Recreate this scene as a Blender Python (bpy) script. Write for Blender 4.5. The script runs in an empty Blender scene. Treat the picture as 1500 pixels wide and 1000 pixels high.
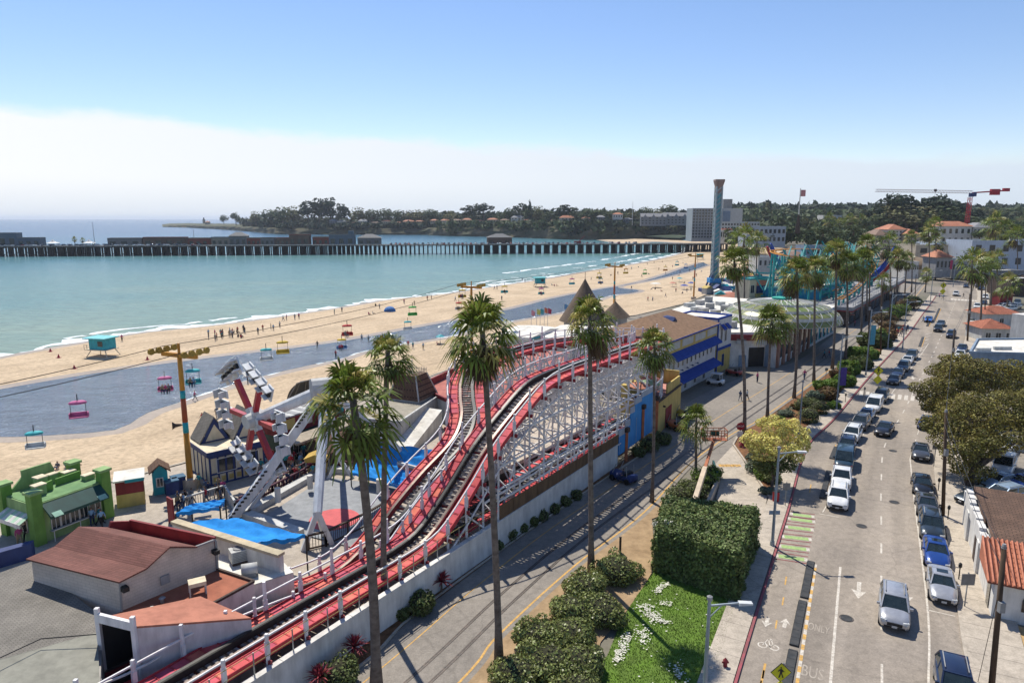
import bpy, bmesh, math, random
import numpy as np
from mathutils import Vector, Matrix
from mathutils.geometry import tessellate_polygon
R = math.radians
sc = bpy.context.scene
C = sc.collection
random.seed(7); RNG = np.random.default_rng(11)

# ---------------------------------------------------------------- camera
H = 27.0
PITCH = math.atan(.18)
SP, CP = math.sin(PITCH), math.cos(PITCH)
cam = bpy.data.cameras.new('camera'); camo = bpy.data.objects.new('camera', cam); C.objects.link(camo)
camo.location = (0, 0, H); camo.rotation_euler = (R(90) - PITCH, 0, 0)
cam.sensor_width = 36; cam.lens = 24; cam.clip_end = 60000; cam.clip_start = .5
sc.camera = camo
# ---------------------------------------------------------------- light
SUN_EL, SUN_AZ = R(57), math.atan2(-.41, .91)      # azimuth from +Y towards +X
sd = Vector((math.sin(SUN_AZ) * math.cos(SUN_EL), math.cos(SUN_AZ) * math.cos(SUN_EL), math.sin(SUN_EL)))
sun = bpy.data.lights.new('sun', 'SUN'); sun.energy = 5.0; sun.angle = R(.53); sun.color = (1, .94, .83)
suno = bpy.data.objects.new('sun', sun); C.objects.link(suno)
suno.rotation_euler = (-sd).to_track_quat('-Z', 'Y').to_euler()
sc.view_settings.view_transform = 'Standard'; sc.view_settings.look = 'None'; sc.view_settings.exposure = .25; sc.view_settings.gamma = 1
sc.view_settings.use_curve_mapping = False
w = bpy.data.worlds.new('World'); sc.world = w; w.use_nodes = True
nt = w.node_tree; nt.nodes.clear()
def N(t, typ, **kw):
 n = t.nodes.new(typ)
 for k, v in kw.items(): setattr(n, k, v)
 return n
def mth(t, op, a, b=None, c=None, clamp=False):
 n = N(t, 'ShaderNodeMath', operation=op, use_clamp=clamp)
 for i, v in enumerate((a, b, c)):
  if v is None: continue
  if isinstance(v, (int, float)): n.inputs[i].default_value = v
  else: t.links.new(v, n.inputs[i])
 return n.outputs[0]
sky = N(nt, 'ShaderNodeTexSky', sky_type='NISHITA', sun_disc=False)
sky.sun_elevation = SUN_EL; sky.sun_rotation = SUN_AZ % (2 * math.pi); sky.altitude = 10; sky.air_density = 1.0; sky.dust_density = .1; sky.ozone_density = 2.5
bg1 = N(nt, 'ShaderNodeBackground'); bg1.inputs[1].default_value = .12
hs = N(nt, 'ShaderNodeHueSaturation'); hs.inputs['Saturation'].default_value = 1.12; hs.inputs['Value'].default_value = 1.0
nt.links.new(sky.outputs[0], hs.inputs['Color']); mg = N(nt, 'ShaderNodeMixRGB', blend_type='MULTIPLY'); mg.inputs[0].default_value = 1; mg.inputs[2].default_value = (1.06, .955, .99, 1)
nt.links.new(hs.outputs[0], mg.inputs[1]); nt.links.new(mg.outputs[0], bg1.inputs[0])
# the marine fog bank that lies over the horizon, a function of direction only
tc = N(nt, 'ShaderNodeTexCoord'); sep = N(nt, 'ShaderNodeSeparateXYZ'); nt.links.new(tc.outputs['Generated'], sep.inputs[0])
az = mth(nt, 'ARCTAN2', sep.outputs[0], sep.outputs[1]); el = mth(nt, 'ARCSINE', sep.outputs[2])
nz = N(nt, 'ShaderNodeTexNoise'); nz.inputs['Scale'].default_value = 5; nz.inputs['Detail'].default_value = 5; nz.inputs['Roughness'].default_value = .55
mp = N(nt, 'ShaderNodeMapping'); mp.inputs['Scale'].default_value = (1, 1, 3.5)
nt.links.new(tc.outputs['Generated'], mp.inputs[0]); nt.links.new(mp.outputs[0], nz.inputs['Vector'])
wob = mth(nt, 'MULTIPLY', mth(nt, 'SUBTRACT', nz.outputs[0], .5), .06)
edge = mth(nt, 'ADD', mth(nt, 'MULTIPLY', az, -.048), .099)
edge = mth(nt, 'ADD', edge, wob)
mask = N(nt, 'ShaderNodeMapRange', interpolation_type='SMOOTHSTEP'); mask.inputs[1].default_value = .010; mask.inputs[2].default_value = -.011
mask.inputs[3].default_value = 0; mask.inputs[4].default_value = 1
nt.links.new(mth(nt, 'SUBTRACT', el, edge), mask.inputs[0])
# colour of the fog: brighter towards the sun side (left), greyer at the horizon
azr = N(nt, 'ShaderNodeMapRange'); azr.inputs[1].default_value = -.65; azr.inputs[2].default_value = .65
nt.links.new(az, azr.inputs[0])
ramp = N(nt, 'ShaderNodeValToRGB')
ramp.color_ramp.elements[0].color = (.84, .85, .87, 1); ramp.color_ramp.elements[1].color = (.60, .68, .78, 1)
nt.links.new(azr.outputs[0], ramp.inputs[0])
hr = N(nt, 'ShaderNodeMapRange', interpolation_type='SMOOTHSTEP'); hr.inputs[1].default_value = .055; hr.inputs[2].default_value = 0.0
nt.links.new(el, hr.inputs[0])
mxh = N(nt, 'ShaderNodeMixRGB'); mxh.inputs[2].default_value = (.55, .64, .75, 1)
nt.links.new(mth(nt, 'MULTIPLY', hr.outputs[0], .6), mxh.inputs[0]); nt.links.new(ramp.outputs[0], mxh.inputs[1])
bg2 = N(nt, 'ShaderNodeBackground'); nt.links.new(mxh.outputs[0], bg2.inputs[0])
ms = N(nt, 'ShaderNodeMixShader'); wo = N(nt, 'ShaderNodeOutputWorld')
azm = N(nt, 'ShaderNodeMapRange', interpolation_type='SMOOTHSTEP'); azm.inputs[1].default_value = 1.5; azm.inputs[2].default_value = .95; nt.links.new(mth(nt, 'ABSOLUTE', az), azm.inputs[0])
nt.links.new(mth(nt, 'MULTIPLY', mth(nt, 'MULTIPLY', mask.outputs[0], azm.outputs[0]), .93), ms.inputs[0]); nt.links.new(bg1.outputs[0], ms.inputs[1]); nt.links.new(bg2.outputs[0], ms.inputs[2]); nt.links.new(ms.outputs[0], wo.inputs[0])
sc.cycles.max_bounces = 6; sc.cycles.diffuse_bounces = 2; sc.cycles.glossy_bounces = 3; sc.cycles.transparent_max_bounces = 8; sc.cycles.use_denoising = True
sc.cycles.sample_clamp_indirect = 4

# ---------------------------------------------------------------- surveying: where a sight line meets the ground
def ray(px, py):
 b = (500 - py) / 1000
 return (px - 750) / 1000, CP + SP * b, -SP + CP * b
def g(px, py, z=0.0):
 a, f, u = ray(px, py); t = (z - H) / u
 return Vector((a * t, f * t, z))
def gs(pts, z=0.0): return [g(x, y, z) for x, y in pts]
def dY(px, py, Y):
 a, f, u = ray(px, py); t = Y / f
 return Vector((a * t, Y, H + u * t))
def hz(py, Y):
 a, f, u = ray(750, py); return H + u * Y / f
def vz(x, y, z): return Vector((x, y, z))

# ---------------------------------------------------------------- materials
MATS = {}
def mat(name, col, col2=None, scale=2.0, rough=.75, bump=0, bscale=25, metal=0, spec=.3, island=0, obj=0, trans=0, emit=0, detail=4, lo=.35, hi=.65, stretch=None, coat=0):
 if name in MATS: return MATS[name]
 m = bpy.data.materials.new(name); m.use_nodes = True; t = m.node_tree; p = t.nodes['Principled BSDF']
 p.inputs['Roughness'].default_value = rough; p.inputs['Metallic'].default_value = metal; p.inputs['Specular IOR Level'].default_value = spec
 if coat: p.inputs['Coat Weight'].default_value = coat
 tcn = N(t, 'ShaderNodeTexCoord'); vec = tcn.outputs['Object']
 if stretch:
  mpn = N(t, 'ShaderNodeMapping'); mpn.inputs['Scale'].default_value = stretch; t.links.new(vec, mpn.inputs[0]); vec = mpn.outputs[0]
 if col2 is None: col2 = tuple(c * .78 for c in col)
 nz = N(t, 'ShaderNodeTexNoise'); nz.inputs['Scale'].default_value = scale; nz.inputs['Detail'].default_value = detail
 t.links.new(vec, nz.inputs['Vector'])
 mr = N(t, 'ShaderNodeMapRange'); mr.inputs[1].default_value = lo; mr.inputs[2].default_value = hi; t.links.new(nz.outputs[0], mr.inputs[0])
 mx = N(t, 'ShaderNodeMixRGB'); mx.inputs[1].default_value = (*col, 1); mx.inputs[2].default_value = (*col2, 1); t.links.new(mr.outputs[0], mx.inputs[0])
 out = mx.outputs[0]
 if not island and not emit:    # weathering: broad stains that run down walls
  ng = N(t, 'ShaderNodeTexNoise'); ng.inputs['Scale'].default_value = 1.7; ng.inputs['Detail'].default_value = 7; ng.inputs['Roughness'].default_value = .68; mg_ = N(t, 'ShaderNodeMapping'); mg_.inputs['Scale'].default_value = (1, 1, .22); t.links.new(tcn.outputs['Object'], mg_.inputs[0]); t.links.new(mg_.outputs[0], ng.inputs['Vector'])
  rg = N(t, 'ShaderNodeMapRange'); rg.inputs[1].default_value = .32; rg.inputs[2].default_value = .6; rg.inputs[3].default_value = .78; rg.inputs[4].default_value = 1.05; t.links.new(ng.outputs[0], rg.inputs[0]); hg = N(t, 'ShaderNodeHueSaturation'); t.links.new(rg.outputs[0], hg.inputs['Value']); t.links.new(out, hg.inputs['Color']); out = hg.outputs[0]
 if island or obj:
  geo = N(t, 'ShaderNodeNewGeometry') if island else N(t, 'ShaderNodeObjectInfo')
  r = geo.outputs['Random Per Island'] if island else geo.outputs['Random']
  k = island or obj
  v = mth(t, 'ADD', mth(t, 'MULTIPLY', r, 2 * k), 1 - k)
  h2 = N(t, 'ShaderNodeHueSaturation'); t.links.new(v, h2.inputs['Value']); t.links.new(out, h2.inputs['Color'])
  t.links.new(mth(t, 'ADD', mth(t, 'MULTIPLY', r, .04), .48), h2.inputs['Hue']); out = h2.outputs[0]
 t.links.new(out, p.inputs['Base Color'])
 if bump:
  n2 = N(t, 'ShaderNodeTexNoise'); n2.inputs['Scale'].default_value = bscale; n2.inputs['Detail'].default_value = 3; t.links.new(vec, n2.inputs['Vector'])
  b = N(t, 'ShaderNodeBump'); b.inputs['Strength'].default_value = bump; b.inputs['Distance'].default_value = .05
  t.links.new(n2.outputs[0], b.inputs['Height']); t.links.new(b.outputs[0], p.inputs['Normal'])
 if trans:
  o = [n for n in t.nodes if n.type == 'OUTPUT_MATERIAL'][0]; tr = N(t, 'ShaderNodeBsdfTranslucent'); t.links.new(out, tr.inputs[0])
  mm = N(t, 'ShaderNodeMixShader'); mm.inputs[0].default_value = trans
  t.links.new(p.outputs[0], mm.inputs[1]); t.links.new(tr.outputs[0], mm.inputs[2]); t.links.new(mm.outputs[0], o.inputs[0])
 MATS[name] = m; return m
def brickmat(name, c1, c2, cm, bw=.9, rh=.25, mortar=.02, vertical=False, rough=.85, rot=0, bump=.25, offset=.5):
 """rows of shingles, tiles, planks or blocks laid along the object's own x axis"""
 if name in MATS: return MATS[name]
 m = bpy.data.materials.new(name); m.use_nodes = True; t = m.node_tree; p = t.nodes['Principled BSDF']; p.inputs['Roughness'].default_value = rough
 p.inputs['Specular IOR Level'].default_value = .2
 tcn = N(t, 'ShaderNodeTexCoord'); vec = tcn.outputs['Object']
 if vertical:
  s = N(t, 'ShaderNodeSeparateXYZ'); t.links.new(vec, s.inputs[0]); cb = N(t, 'ShaderNodeCombineXYZ')
  t.links.new(mth(t, 'ADD', s.outputs[0], s.outputs[1]), cb.inputs[0]); t.links.new(s.outputs[2], cb.inputs[1]); vec = cb.outputs[0]
 mpn = N(t, 'ShaderNodeMapping'); mpn.inputs['Rotation'].default_value = (0, 0, rot); t.links.new(vec, mpn.inputs[0])
 b = N(t, 'ShaderNodeTexBrick'); b.inputs['Color1'].default_value = (*c1, 1); b.inputs['Color2'].default_value = (*c2, 1); b.inputs['Mortar'].default_value = (*cm, 1)
 b.inputs['Scale'].default_value = 1; b.inputs['Mortar Size'].default_value = mortar; b.inputs['Brick Width'].default_value = bw; b.inputs['Row Height'].default_value = rh; b.offset = offset
 t.links.new(mpn.outputs[0], b.inputs['Vector'])
 nz = N(t, 'ShaderNodeTexNoise'); nz.inputs['Scale'].default_value = .6; nz.inputs['Detail'].default_value = 6; t.links.new(vec, nz.inputs['Vector'])
 mr = N(t, 'ShaderNodeMapRange'); mr.inputs[1].default_value = .3; mr.inputs[2].default_value = .7; mr.inputs[3].default_value = .78; mr.inputs[4].default_value = 1.15; t.links.new(nz.outputs[0], mr.inputs[0])
 h2 = N(t, 'ShaderNodeHueSaturation'); t.links.new(b.outputs[0], h2.inputs['Color']); t.links.new(mr.outputs[0], h2.inputs['Value']); t.links.new(h2.outputs[0], p.inputs['Base Color'])
 if bump:
  bp = N(t, 'ShaderNodeBump'); bp.inputs['Strength'].default_value = bump; bp.inputs['Distance'].default_value = .03; bp.invert = True
  t.links.new(b.outputs['Fac'], bp.inputs['Height']); t.links.new(bp.outputs[0], p.inputs['Normal'])
 MATS[name] = m; return m

# ---------------------------------------------------------------- mesh building
def link(name, me, parent=None, mats=()):
 o = bpy.data.objects.new(name, me); C.objects.link(o)
 for m in mats: me.materials.append(m)
 if parent is not None: o.parent = parent
 return o
class MB:
 """collects faces with a material slot each; build() links them as one object"""
 def __init__(s): s.v = []; s.f = []; s.m = []; s.k = 0
 def add(s, vs, fs, k=None):
  n = len(s.v); s.v.extend([tuple(v) for v in vs]); s.f.extend([tuple(i + n for i in f) for f in fs]); s.m.extend([s.k if k is None else k] * len(fs)); return s
 def box(s, c, d, rz=0, k=None, M=None):
  x, y, z = d[0] / 2, d[1] / 2, d[2] / 2; ca, sa = math.cos(rz), math.sin(rz); vs = []
  for i in (-1, 1):
   for j in (-1, 1):
    for l in (-1, 1):
     p = (x * i, y * j, z * l)
     p = (M @ Vector(p)) if M else (p[0] * ca - p[1] * sa, p[0] * sa + p[1] * ca, p[2])
     vs.append((c[0] + p[0], c[1] + p[1], c[2] + p[2]))
  return s.add(vs, [(0, 1, 3, 2), (4, 6, 7, 5), (0, 4, 5, 1), (2, 3, 7, 6), (0, 2, 6, 4), (1, 5, 7, 3)], k)
 def bx(s, x0, x1, y0, y1, z0, z1, k=None): return s.box(((x0 + x1) / 2, (y0 + y1) / 2, (z0 + z1) / 2), (abs(x1 - x0), abs(y1 - y0), abs(z1 - z0)), 0, k)
 def bar(s, p, q, w=.1, h=None, k=None):
  p, q = Vector(p), Vector(q); d = q - p; L = d.length
  if L < 1e-6: return s
  return s.box((p + q) / 2, (w, h or w, L), 0, k, d.to_track_quat('Z', 'Y').to_matrix())
 def beam(s, p, q, w=.1, h=.1, k=None):
  """bar whose height stays upright"""
  p, q = Vector(p), Vector(q); d = (q - p); L = d.length
  if L < 1e-6: return s
  d.normalize(); side = d.cross(Vector((0, 0, 1)))
  if side.length < 1e-5: side = Vector((1, 0, 0))
  side.normalize(); up = side.cross(d); M = Matrix((side, d, up)).transposed()
  return s.box((p + q) / 2, (w, L, h), 0, k, M)
 def tube(s, pts, r, n=8, k=None, cap=True):
  pts = [Vector(p) for p in pts]; rs = r if isinstance(r, (list, tuple)) else [r] * len(pts); vs = []; fs = []
  for i, p in enumerate(pts):
   d = (pts[min(i + 1, len(pts) - 1)] - pts[max(i - 1, 0)]).normalized()
   a = d.cross(Vector((0, 0, 1)) if abs(d.z) < .95 else Vector((1, 0, 0))).normalized(); b = a.cross(d)
   for j in range(n):
    t = 2 * math.pi * j / n; vs.append(p + (a * math.cos(t) + b * math.sin(t)) * rs[i])
  for i in range(len(pts) - 1):
   for j in range(n): fs.append((i * n + j, i * n + (j + 1) % n, (i + 1) * n + (j + 1) % n, (i + 1) * n + j))
  if cap: fs.append(tuple(range(n))[::-1]); fs.append(tuple(range((len(pts) - 1) * n, len(pts) * n)))
  return s.add(vs, fs, k)
 def cyl(s, x, y, z0, z1, r0, r1=None, n=12, k=None): return s.tube([(x, y, z0), (x, y, z1)], [r0, r0 if r1 is None else r1], n, k)
 def lathe(s, prof, c=(0, 0, 0), n=16, k=None, a0=0, a1=2 * math.pi):
  vs = []; fs = []; full = abs(a1 - a0 - 2 * math.pi) < 1e-6; m = n if full else n + 1
  for r, z in prof:
   for j in range(m):
    t = a0 + (a1 - a0) * j / n; vs.append((c[0] + r * math.cos(t), c[1] + r * math.sin(t), c[2] + z))
  for i in range(len(prof) - 1):
   for j in range(n): fs.append((i * m + j, i * m + (j + 1) % m, (i + 1) * m + (j + 1) % m, (i + 1) * m + j))
  return s.add(vs, fs, k)
 def quad(s, a, b, c, d, k=None): return s.add([a, b, c, d], [(0, 1, 2, 3)], k)
 def poly(s, pts, k=None):
  pts = [Vector(p) for p in pts]; return s.add(pts, [tuple(t) for t in tessellate_polygon([pts])], k)
 def prism(s, pts, z0, z1, k=None, kt=None):
  """upright prism on a ground outline"""
  n = len(pts); pts = [Vector((p[0], p[1], 0)) for p in pts]
  if sum(pts[i].x * pts[(i + 1) % n].y - pts[(i + 1) % n].x * pts[i].y for i in range(n)) < 0: pts = pts[::-1]
  lo = [(p.x, p.y, z0) for p in pts]; hi = [(p.x, p.y, z1) for p in pts]; tr = tessellate_polygon([pts])
  tr = [t if (pts[t[1]] - pts[t[0]]).cross(pts[t[2]] - pts[t[0]]).z > 0 else t[::-1] for t in tr]
  s.add(lo + hi, [(i, (i + 1) % n, n + (i + 1) % n, n + i) for i in range(n)], k)
  s.add(hi, [tuple(t) for t in tr], kt if kt is not None else k); s.add(lo, [tuple(t[::-1]) for t in tr], k); return s
 def extr(s, prof, y0, y1, k=None):
  """profile in the x-z plane run along y"""
  n = len(prof); a = [(x, y0, z) for x, z in prof]; b = [(x, y1, z) for x, z in prof]
  s.add(a + b, [(i, (i + 1) % n, n + (i + 1) % n, n + i) for i in range(n)], k)
  tr = tessellate_polygon([[Vector((x, z, 0)) for x, z in prof]]); s.add(a, [tuple(t) for t in tr], k); s.add(b, [tuple(t[::-1]) for t in tr], k); return s
 def strip(s, A, B, k=None):
  n = len(A); return s.add(list(A) + list(B), [(i, i + 1, n + i + 1, n + i) for i in range(n - 1)], k)
 def sweep(s, pts, prof, k=None, ups=None):
  """profile (side, up) carried along a path, upright"""
  pts = [Vector(p) for p in pts]; m = len(prof); vs = []; fs = []
  for i, p in enumerate(pts):
   d = (pts[min(i + 1, len(pts) - 1)] - pts[max(i - 1, 0)]).normalized(); sd_ = d.cross(Vector((0, 0, 1))).normalized(); up = sd_.cross(d)
   if ups: up = ups[i]; sd_ = d.cross(up).normalized()
   for a, b in prof: vs.append(p + sd_ * a + up * b)
  for i in range(len(pts) - 1):
   for j in range(m): fs.append((i * m + j, i * m + (j + 1) % m, (i + 1) * m + (j + 1) % m, (i + 1) * m + j))
  fs.append(tuple(range(m))); fs.append(tuple(range((len(pts) - 1) * m, len(pts) * m))[::-1])
  return s.add(vs, fs, k)
 def build(s, name, mats, parent=None, smooth=False, off=None, kind=None, norm=True):
  me = bpy.data.meshes.new(name); o_ = Vector(off) if off is not None else Vector((0, 0, 0))
  me.from_pydata([(v[0] - o_.x, v[1] - o_.y, v[2] - o_.z) for v in s.v], [], s.f)
  if not isinstance(mats, (list, tuple)): mats = [mats]
  for m in mats: me.materials.append(m)
  if len(mats) > 1: me.polygons.foreach_set('material_index', s.m)
  if norm:
   b = bmesh.new(); b.from_mesh(me); bmesh.ops.recalc_face_normals(b, faces=b.faces); b.to_mesh(me); b.free()
  if smooth: me.polygons.foreach_set('use_smooth', [True] * len(me.polygons))
  me.update(); o = bpy.data.objects.new(name, me); C.objects.link(o)
  if parent is not None: o.parent = parent
  elif off is not None: o.location = o_
  if kind: o['kind'] = kind
  return o
def tag(o, label, cat, group=None, kind=None):
 o['label'] = label; o['category'] = cat
 if group: o['group'] = group
 if kind: o['kind'] = kind
 return o
def thing(name, label, cat, loc=(0, 0, 0), rz=0, group=None):
 o = bpy.data.objects.new(name, None); C.objects.link(o); o.location = loc; o.rotation_euler = (0, 0, rz); o.empty_display_size = .2
 return tag(o, label, cat, group)
KIDS = {}
def dup(o, loc=None, rz=None, label=None, group=None, scale=None, parent=None):
 """a copy of a thing with copies of its parts and sub-parts"""
 c = o.copy(); C.objects.link(c)
 if parent is not None: c.parent = parent
 if loc is not None: c.location = loc
 if rz is not None: c.rotation_euler = (c.rotation_euler[0], c.rotation_euler[1], rz)
 if scale is not None: c.scale = (scale,) * 3 if isinstance(scale, (int, float)) else scale
 if label: c['label'] = label
 if group: c['group'] = group
 kids = KIDS.get(o.name) or list(o.children); KIDS[o.name] = kids
 for k in kids: dup(k, parent=c)
 return c
def repaint(o, slot, m):
 if o.type == 'MESH' and len(o.material_slots) > slot: o.material_slots[slot].link = 'OBJECT'; o.material_slots[slot].material = m
def npmesh(name, V, k, mats, mi=None, smooth=False):
 """V: (n*k, 3) vertices, every k of them one face"""
 V = np.asarray(V, dtype=np.float32).reshape(-1, 3); n = len(V) // k; me = bpy.data.meshes.new(name)
 me.vertices.add(len(V)); me.vertices.foreach_set('co', V.ravel()); me.loops.add(len(V)); me.loops.foreach_set('vertex_index', np.arange(len(V), dtype=np.int32))
 me.polygons.add(n); me.polygons.foreach_set('loop_start', np.arange(0, n * k, k, dtype=np.int32))
 for m in mats: me.materials.append(m)
 if mi is not None: me.polygons.foreach_set('material_index', np.asarray(mi, dtype=np.int32))
 me.update(calc_edges=True); return me
def spline(pts, n=8):
 """Catmull-Rom through the points, n steps per span"""
 P = [Vector(p) for p in pts]; out = []
 for i in range(len(P) - 1):
  a, b, c, d = P[max(i - 1, 0)], P[i], P[i + 1], P[min(i + 2, len(P) - 1)]
  for j in range(n):
   t = j / n; out.append(.5 * (2 * b + (c - a) * t + (2 * a - 5 * b + 4 * c - d) * t * t + (3 * b - a - 3 * c + d) * t ** 3))
 out.append(P[-1]); return out
def resample(pts, step):
 P = [Vector(p) for p in pts]; L = [0]
 for i in range(1, len(P)): L.append(L[-1] + (P[i] - P[i - 1]).length)
 n = max(1, int(round(L[-1] / step))); out = []; j = 0
 for i in range(n + 1):
  t = L[-1] * i / n
  while j < len(P) - 2 and L[j + 1] < t: j += 1
  out.append(P[j].lerp(P[j + 1], (t - L[j]) / max(1e-9, L[j + 1] - L[j])))
 return out
def offset(pts, d):
 """shift a path sideways on the ground (positive: to its right)"""
 P = [Vector(p) for p in pts]; out = []
 for i, p in enumerate(P):
  t = P[min(i + 1, len(P) - 1)] - P[max(i - 1, 0)]; t.z = 0; t.normalize(); out.append(p + Vector((t.y, -t.x, 0)) * d)
 return out
def zset(pts, z): return [Vector((p[0], p[1], z)) for p in pts]
def sheet(name, pts, z, m, kind='structure', th=None):
 b = MB()
 if th: b.prism(pts, z - th, z)
 else: b.poly(zset(pts, z))
 o = b.build(name, m, kind=kind)
 if not th:
  me = o.data
  if me.polygons and sum(p.normal.z for p in me.polygons) < 0: me.flip_normals()
 return o
def text_mesh(s, size, name='lettering', ext=.01):
 c = bpy.data.curves.new(name, 'FONT'); c.body = s; c.size = size; c.align_x = 'CENTER'; c.align_y = 'CENTER'; c.extrude = ext; c.resolution_u = 3
 o = bpy.data.objects.new(name, c); C.objects.link(o); bpy.context.view_layer.update()
 me = bpy.data.meshes.new_from_object(o.evaluated_get(bpy.context.evaluated_depsgraph_get())); bpy.data.objects.remove(o); return me
# ================================================================ the setting
def asphalt(name, c, c2, scale=.12):
 if name in MATS: return MATS[name]
 m = mat(name, c, c2, scale=scale, rough=.9, detail=8, bump=.25, bscale=18, lo=.3, hi=.72); t = m.node_tree; p = t.nodes['Principled BSDF']
 src = p.inputs['Base Color'].links[0].from_socket; tcn = N(t, 'ShaderNodeTexCoord')
 n3 = N(t, 'ShaderNodeTexNoise'); n3.inputs['Scale'].default_value = 9; n3.inputs['Detail'].default_value = 6; t.links.new(tcn.outputs['Object'], n3.inputs['Vector'])
 mr = N(t, 'ShaderNodeMapRange'); mr.inputs[1].default_value = .3; mr.inputs[2].default_value = .7; mr.inputs[3].default_value = .84; mr.inputs[4].default_value = 1.12; t.links.new(n3.outputs[0], mr.inputs[0])
 # tar-sealed cracks
 wv = N(t, 'ShaderNodeTexVoronoi', feature='DISTANCE_TO_EDGE'); wv.inputs['Scale'].default_value = .11
 n4 = N(t, 'ShaderNodeTexNoise'); n4.inputs['Scale'].default_value = .7; n4.inputs['Detail'].default_value = 5; t.links.new(tcn.outputs['Object'], n4.inputs['Vector'])
 vm = N(t, 'ShaderNodeVectorMath', operation='MULTIPLY_ADD'); vm.inputs[1].default_value = (1.6, 1.6, 0); t.links.new(n4.outputs['Color'], vm.inputs[0]); t.links.new(tcn.outputs['Object'], vm.inputs[2])
 t.links.new(vm.outputs[0], wv.inputs['Vector'])
 cr = N(t, 'ShaderNodeMapRange'); cr.inputs[1].default_value = .0; cr.inputs[2].default_value = .012; cr.inputs[3].default_value = .84; cr.inputs[4].default_value = 1; t.links.new(wv.outputs['Distance'], cr.inputs[0])
 h2 = N(t, 'ShaderNodeHueSaturation'); t.links.new(src, h2.inputs['Color']); t.links.new(mth(t, 'MULTIPLY', mr.outputs[0], cr.outputs[0]), h2.inputs['Value']); t.links.new(h2.outputs[0], p.inputs['Base Color'])
 return m
m_road = asphalt('road_asphalt', (.345, .295, .24), (.25, .217, .183))
def worn(m, ang):
 t = m.node_tree; p = t.nodes['Principled BSDF']; src = p.inputs['Base Color'].links[0].from_socket; tcn = N(t, 'ShaderNodeTexCoord'); mpn = N(t, 'ShaderNodeMapping'); mpn.vector_type = 'TEXTURE'; mpn.inputs['Rotation'].default_value = (0, 0, ang); mpn.inputs['Scale'].default_value = (40, 2.2, 1); n_ = N(t, 'ShaderNodeTexNoise'); n_.inputs['Scale'].default_value = 1.0; n_.inputs['Detail'].default_value = 5
 t.links.new(tcn.outputs['Object'], mpn.inputs[0]); t.links.new(mpn.outputs[0], n_.inputs['Vector']); mr = N(t, 'ShaderNodeMapRange'); mr.inputs[1].default_value = .35; mr.inputs[2].default_value = .62; mr.inputs[3].default_value = .78; mr.inputs[4].default_value = 1.06; t.links.new(n_.outputs[0], mr.inputs[0]); h2 = N(t, 'ShaderNodeHueSaturation'); t.links.new(src, h2.inputs['Color']); t.links.new(mr.outputs[0], h2.inputs['Value']); t.links.new(h2.outputs[0], p.inputs['Base Color'])
worn(m_road, R(60)); 
m_path = asphalt('path_asphalt', (.265, .235, .20), (.195, .176, .155))
m_lot = asphalt('lot_asphalt', (.20, .185, .17), (.30, .26, .21), .2)
m_conc = asphalt('concrete', (.47, .41, .335), (.38, .33, .27), .5)
m_town = mat('town_ground', (.24, .21, .175), (.13, .125, .09), scale=.02, rough=.95, detail=9)
m_sand = mat('sand', (.595, .46, .31), (.50, .38, .25), scale=.09, rough=.95, detail=10)
def sandy(m):
 t = m.node_tree; p = t.nodes['Principled BSDF']; src = p.inputs['Base Color'].links[0].from_socket; tcn = N(t, 'ShaderNodeTexCoord'); vals = []
 for sc_, stc, a, lo_ in ((1.1, (1, 1, 1), 0, .80), (.5, (.12, 1, 1), .98, .84), (.22, (.3, 1, 1), .7, .9)):
  mpn = N(t, 'ShaderNodeMapping'); mpn.vector_type = 'TEXTURE'; mpn.inputs['Scale'].default_value = tuple(1 / q for q in stc); mpn.inputs['Rotation'].default_value = (0, 0, a); t.links.new(tcn.outputs['Object'], mpn.inputs[0])
  n_ = N(t, 'ShaderNodeTexNoise'); n_.inputs['Scale'].default_value = sc_; n_.inputs['Detail'].default_value = 7; n_.inputs['Roughness'].default_value = .65; t.links.new(mpn.outputs[0], n_.inputs['Vector'])
  mr = N(t, 'ShaderNodeMapRange'); mr.inputs[1].default_value = .36; mr.inputs[2].default_value = .52; mr.inputs[3].default_value = lo_; mr.inputs[4].default_value = 1; t.links.new(n_.outputs[0], mr.inputs[0]); vals.append((mr.outputs[0], n_.outputs[0]))
 h2 = N(t, 'ShaderNodeHueSaturation'); t.links.new(src, h2.inputs['Color']); t.links.new(mth(t, 'MULTIPLY', mth(t, 'MULTIPLY', vals[0][0], vals[1][0]), vals[2][0]), h2.inputs['Value']); t.links.new(h2.outputs[0], p.inputs['Base Color'])
 b = N(t, 'ShaderNodeBump'); b.inputs['Strength'].default_value = .8; b.inputs['Distance'].default_value = .45; t.links.new(vals[0][1], b.inputs['Height']); t.links.new(b.outputs[0], p.inputs['Normal'])
sandy(m_sand)
m_wets = mat('wet_sand', (.34, .27, .20), (.27, .215, .165), scale=.15, rough=.45, detail=8)
m_soil = mat('soil_mulch', (.22, .105, .045), (.12, .06, .03), scale=2.5, rough=1, detail=8, bump=.8, bscale=9)
m_dirt = mat('dry_dirt', (.37, .26, .15), (.27, .185, .105), scale=.6, rough=1, detail=9, bump=.6, bscale=7)
m_white = mat('white_line', (.62, .58, .51), (.42, .37, .31), scale=6, rough=.8, detail=8)
m_yel = mat('yellow_line', (.62, .36, .09), (.42, .26, .1), scale=6, rough=.8, detail=8)
m_red = mat('red_kerb', (.31, .075, .09), (.22, .085, .085), scale=3, rough=.8, detail=8)
m_grn = mat('green_marking', (.33, .46, .17), (.26, .36, .15), scale=5, rough=.85, detail=8)
m_mar = mat('maroon_marking', (.19, .05, .055), (.25, .13, .11), scale=4, rough=.85, detail=8)
m_rub = mat('black_rubber', (.028, .032, .036), (.05, .05, .05), scale=3, rough=.7)
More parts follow.
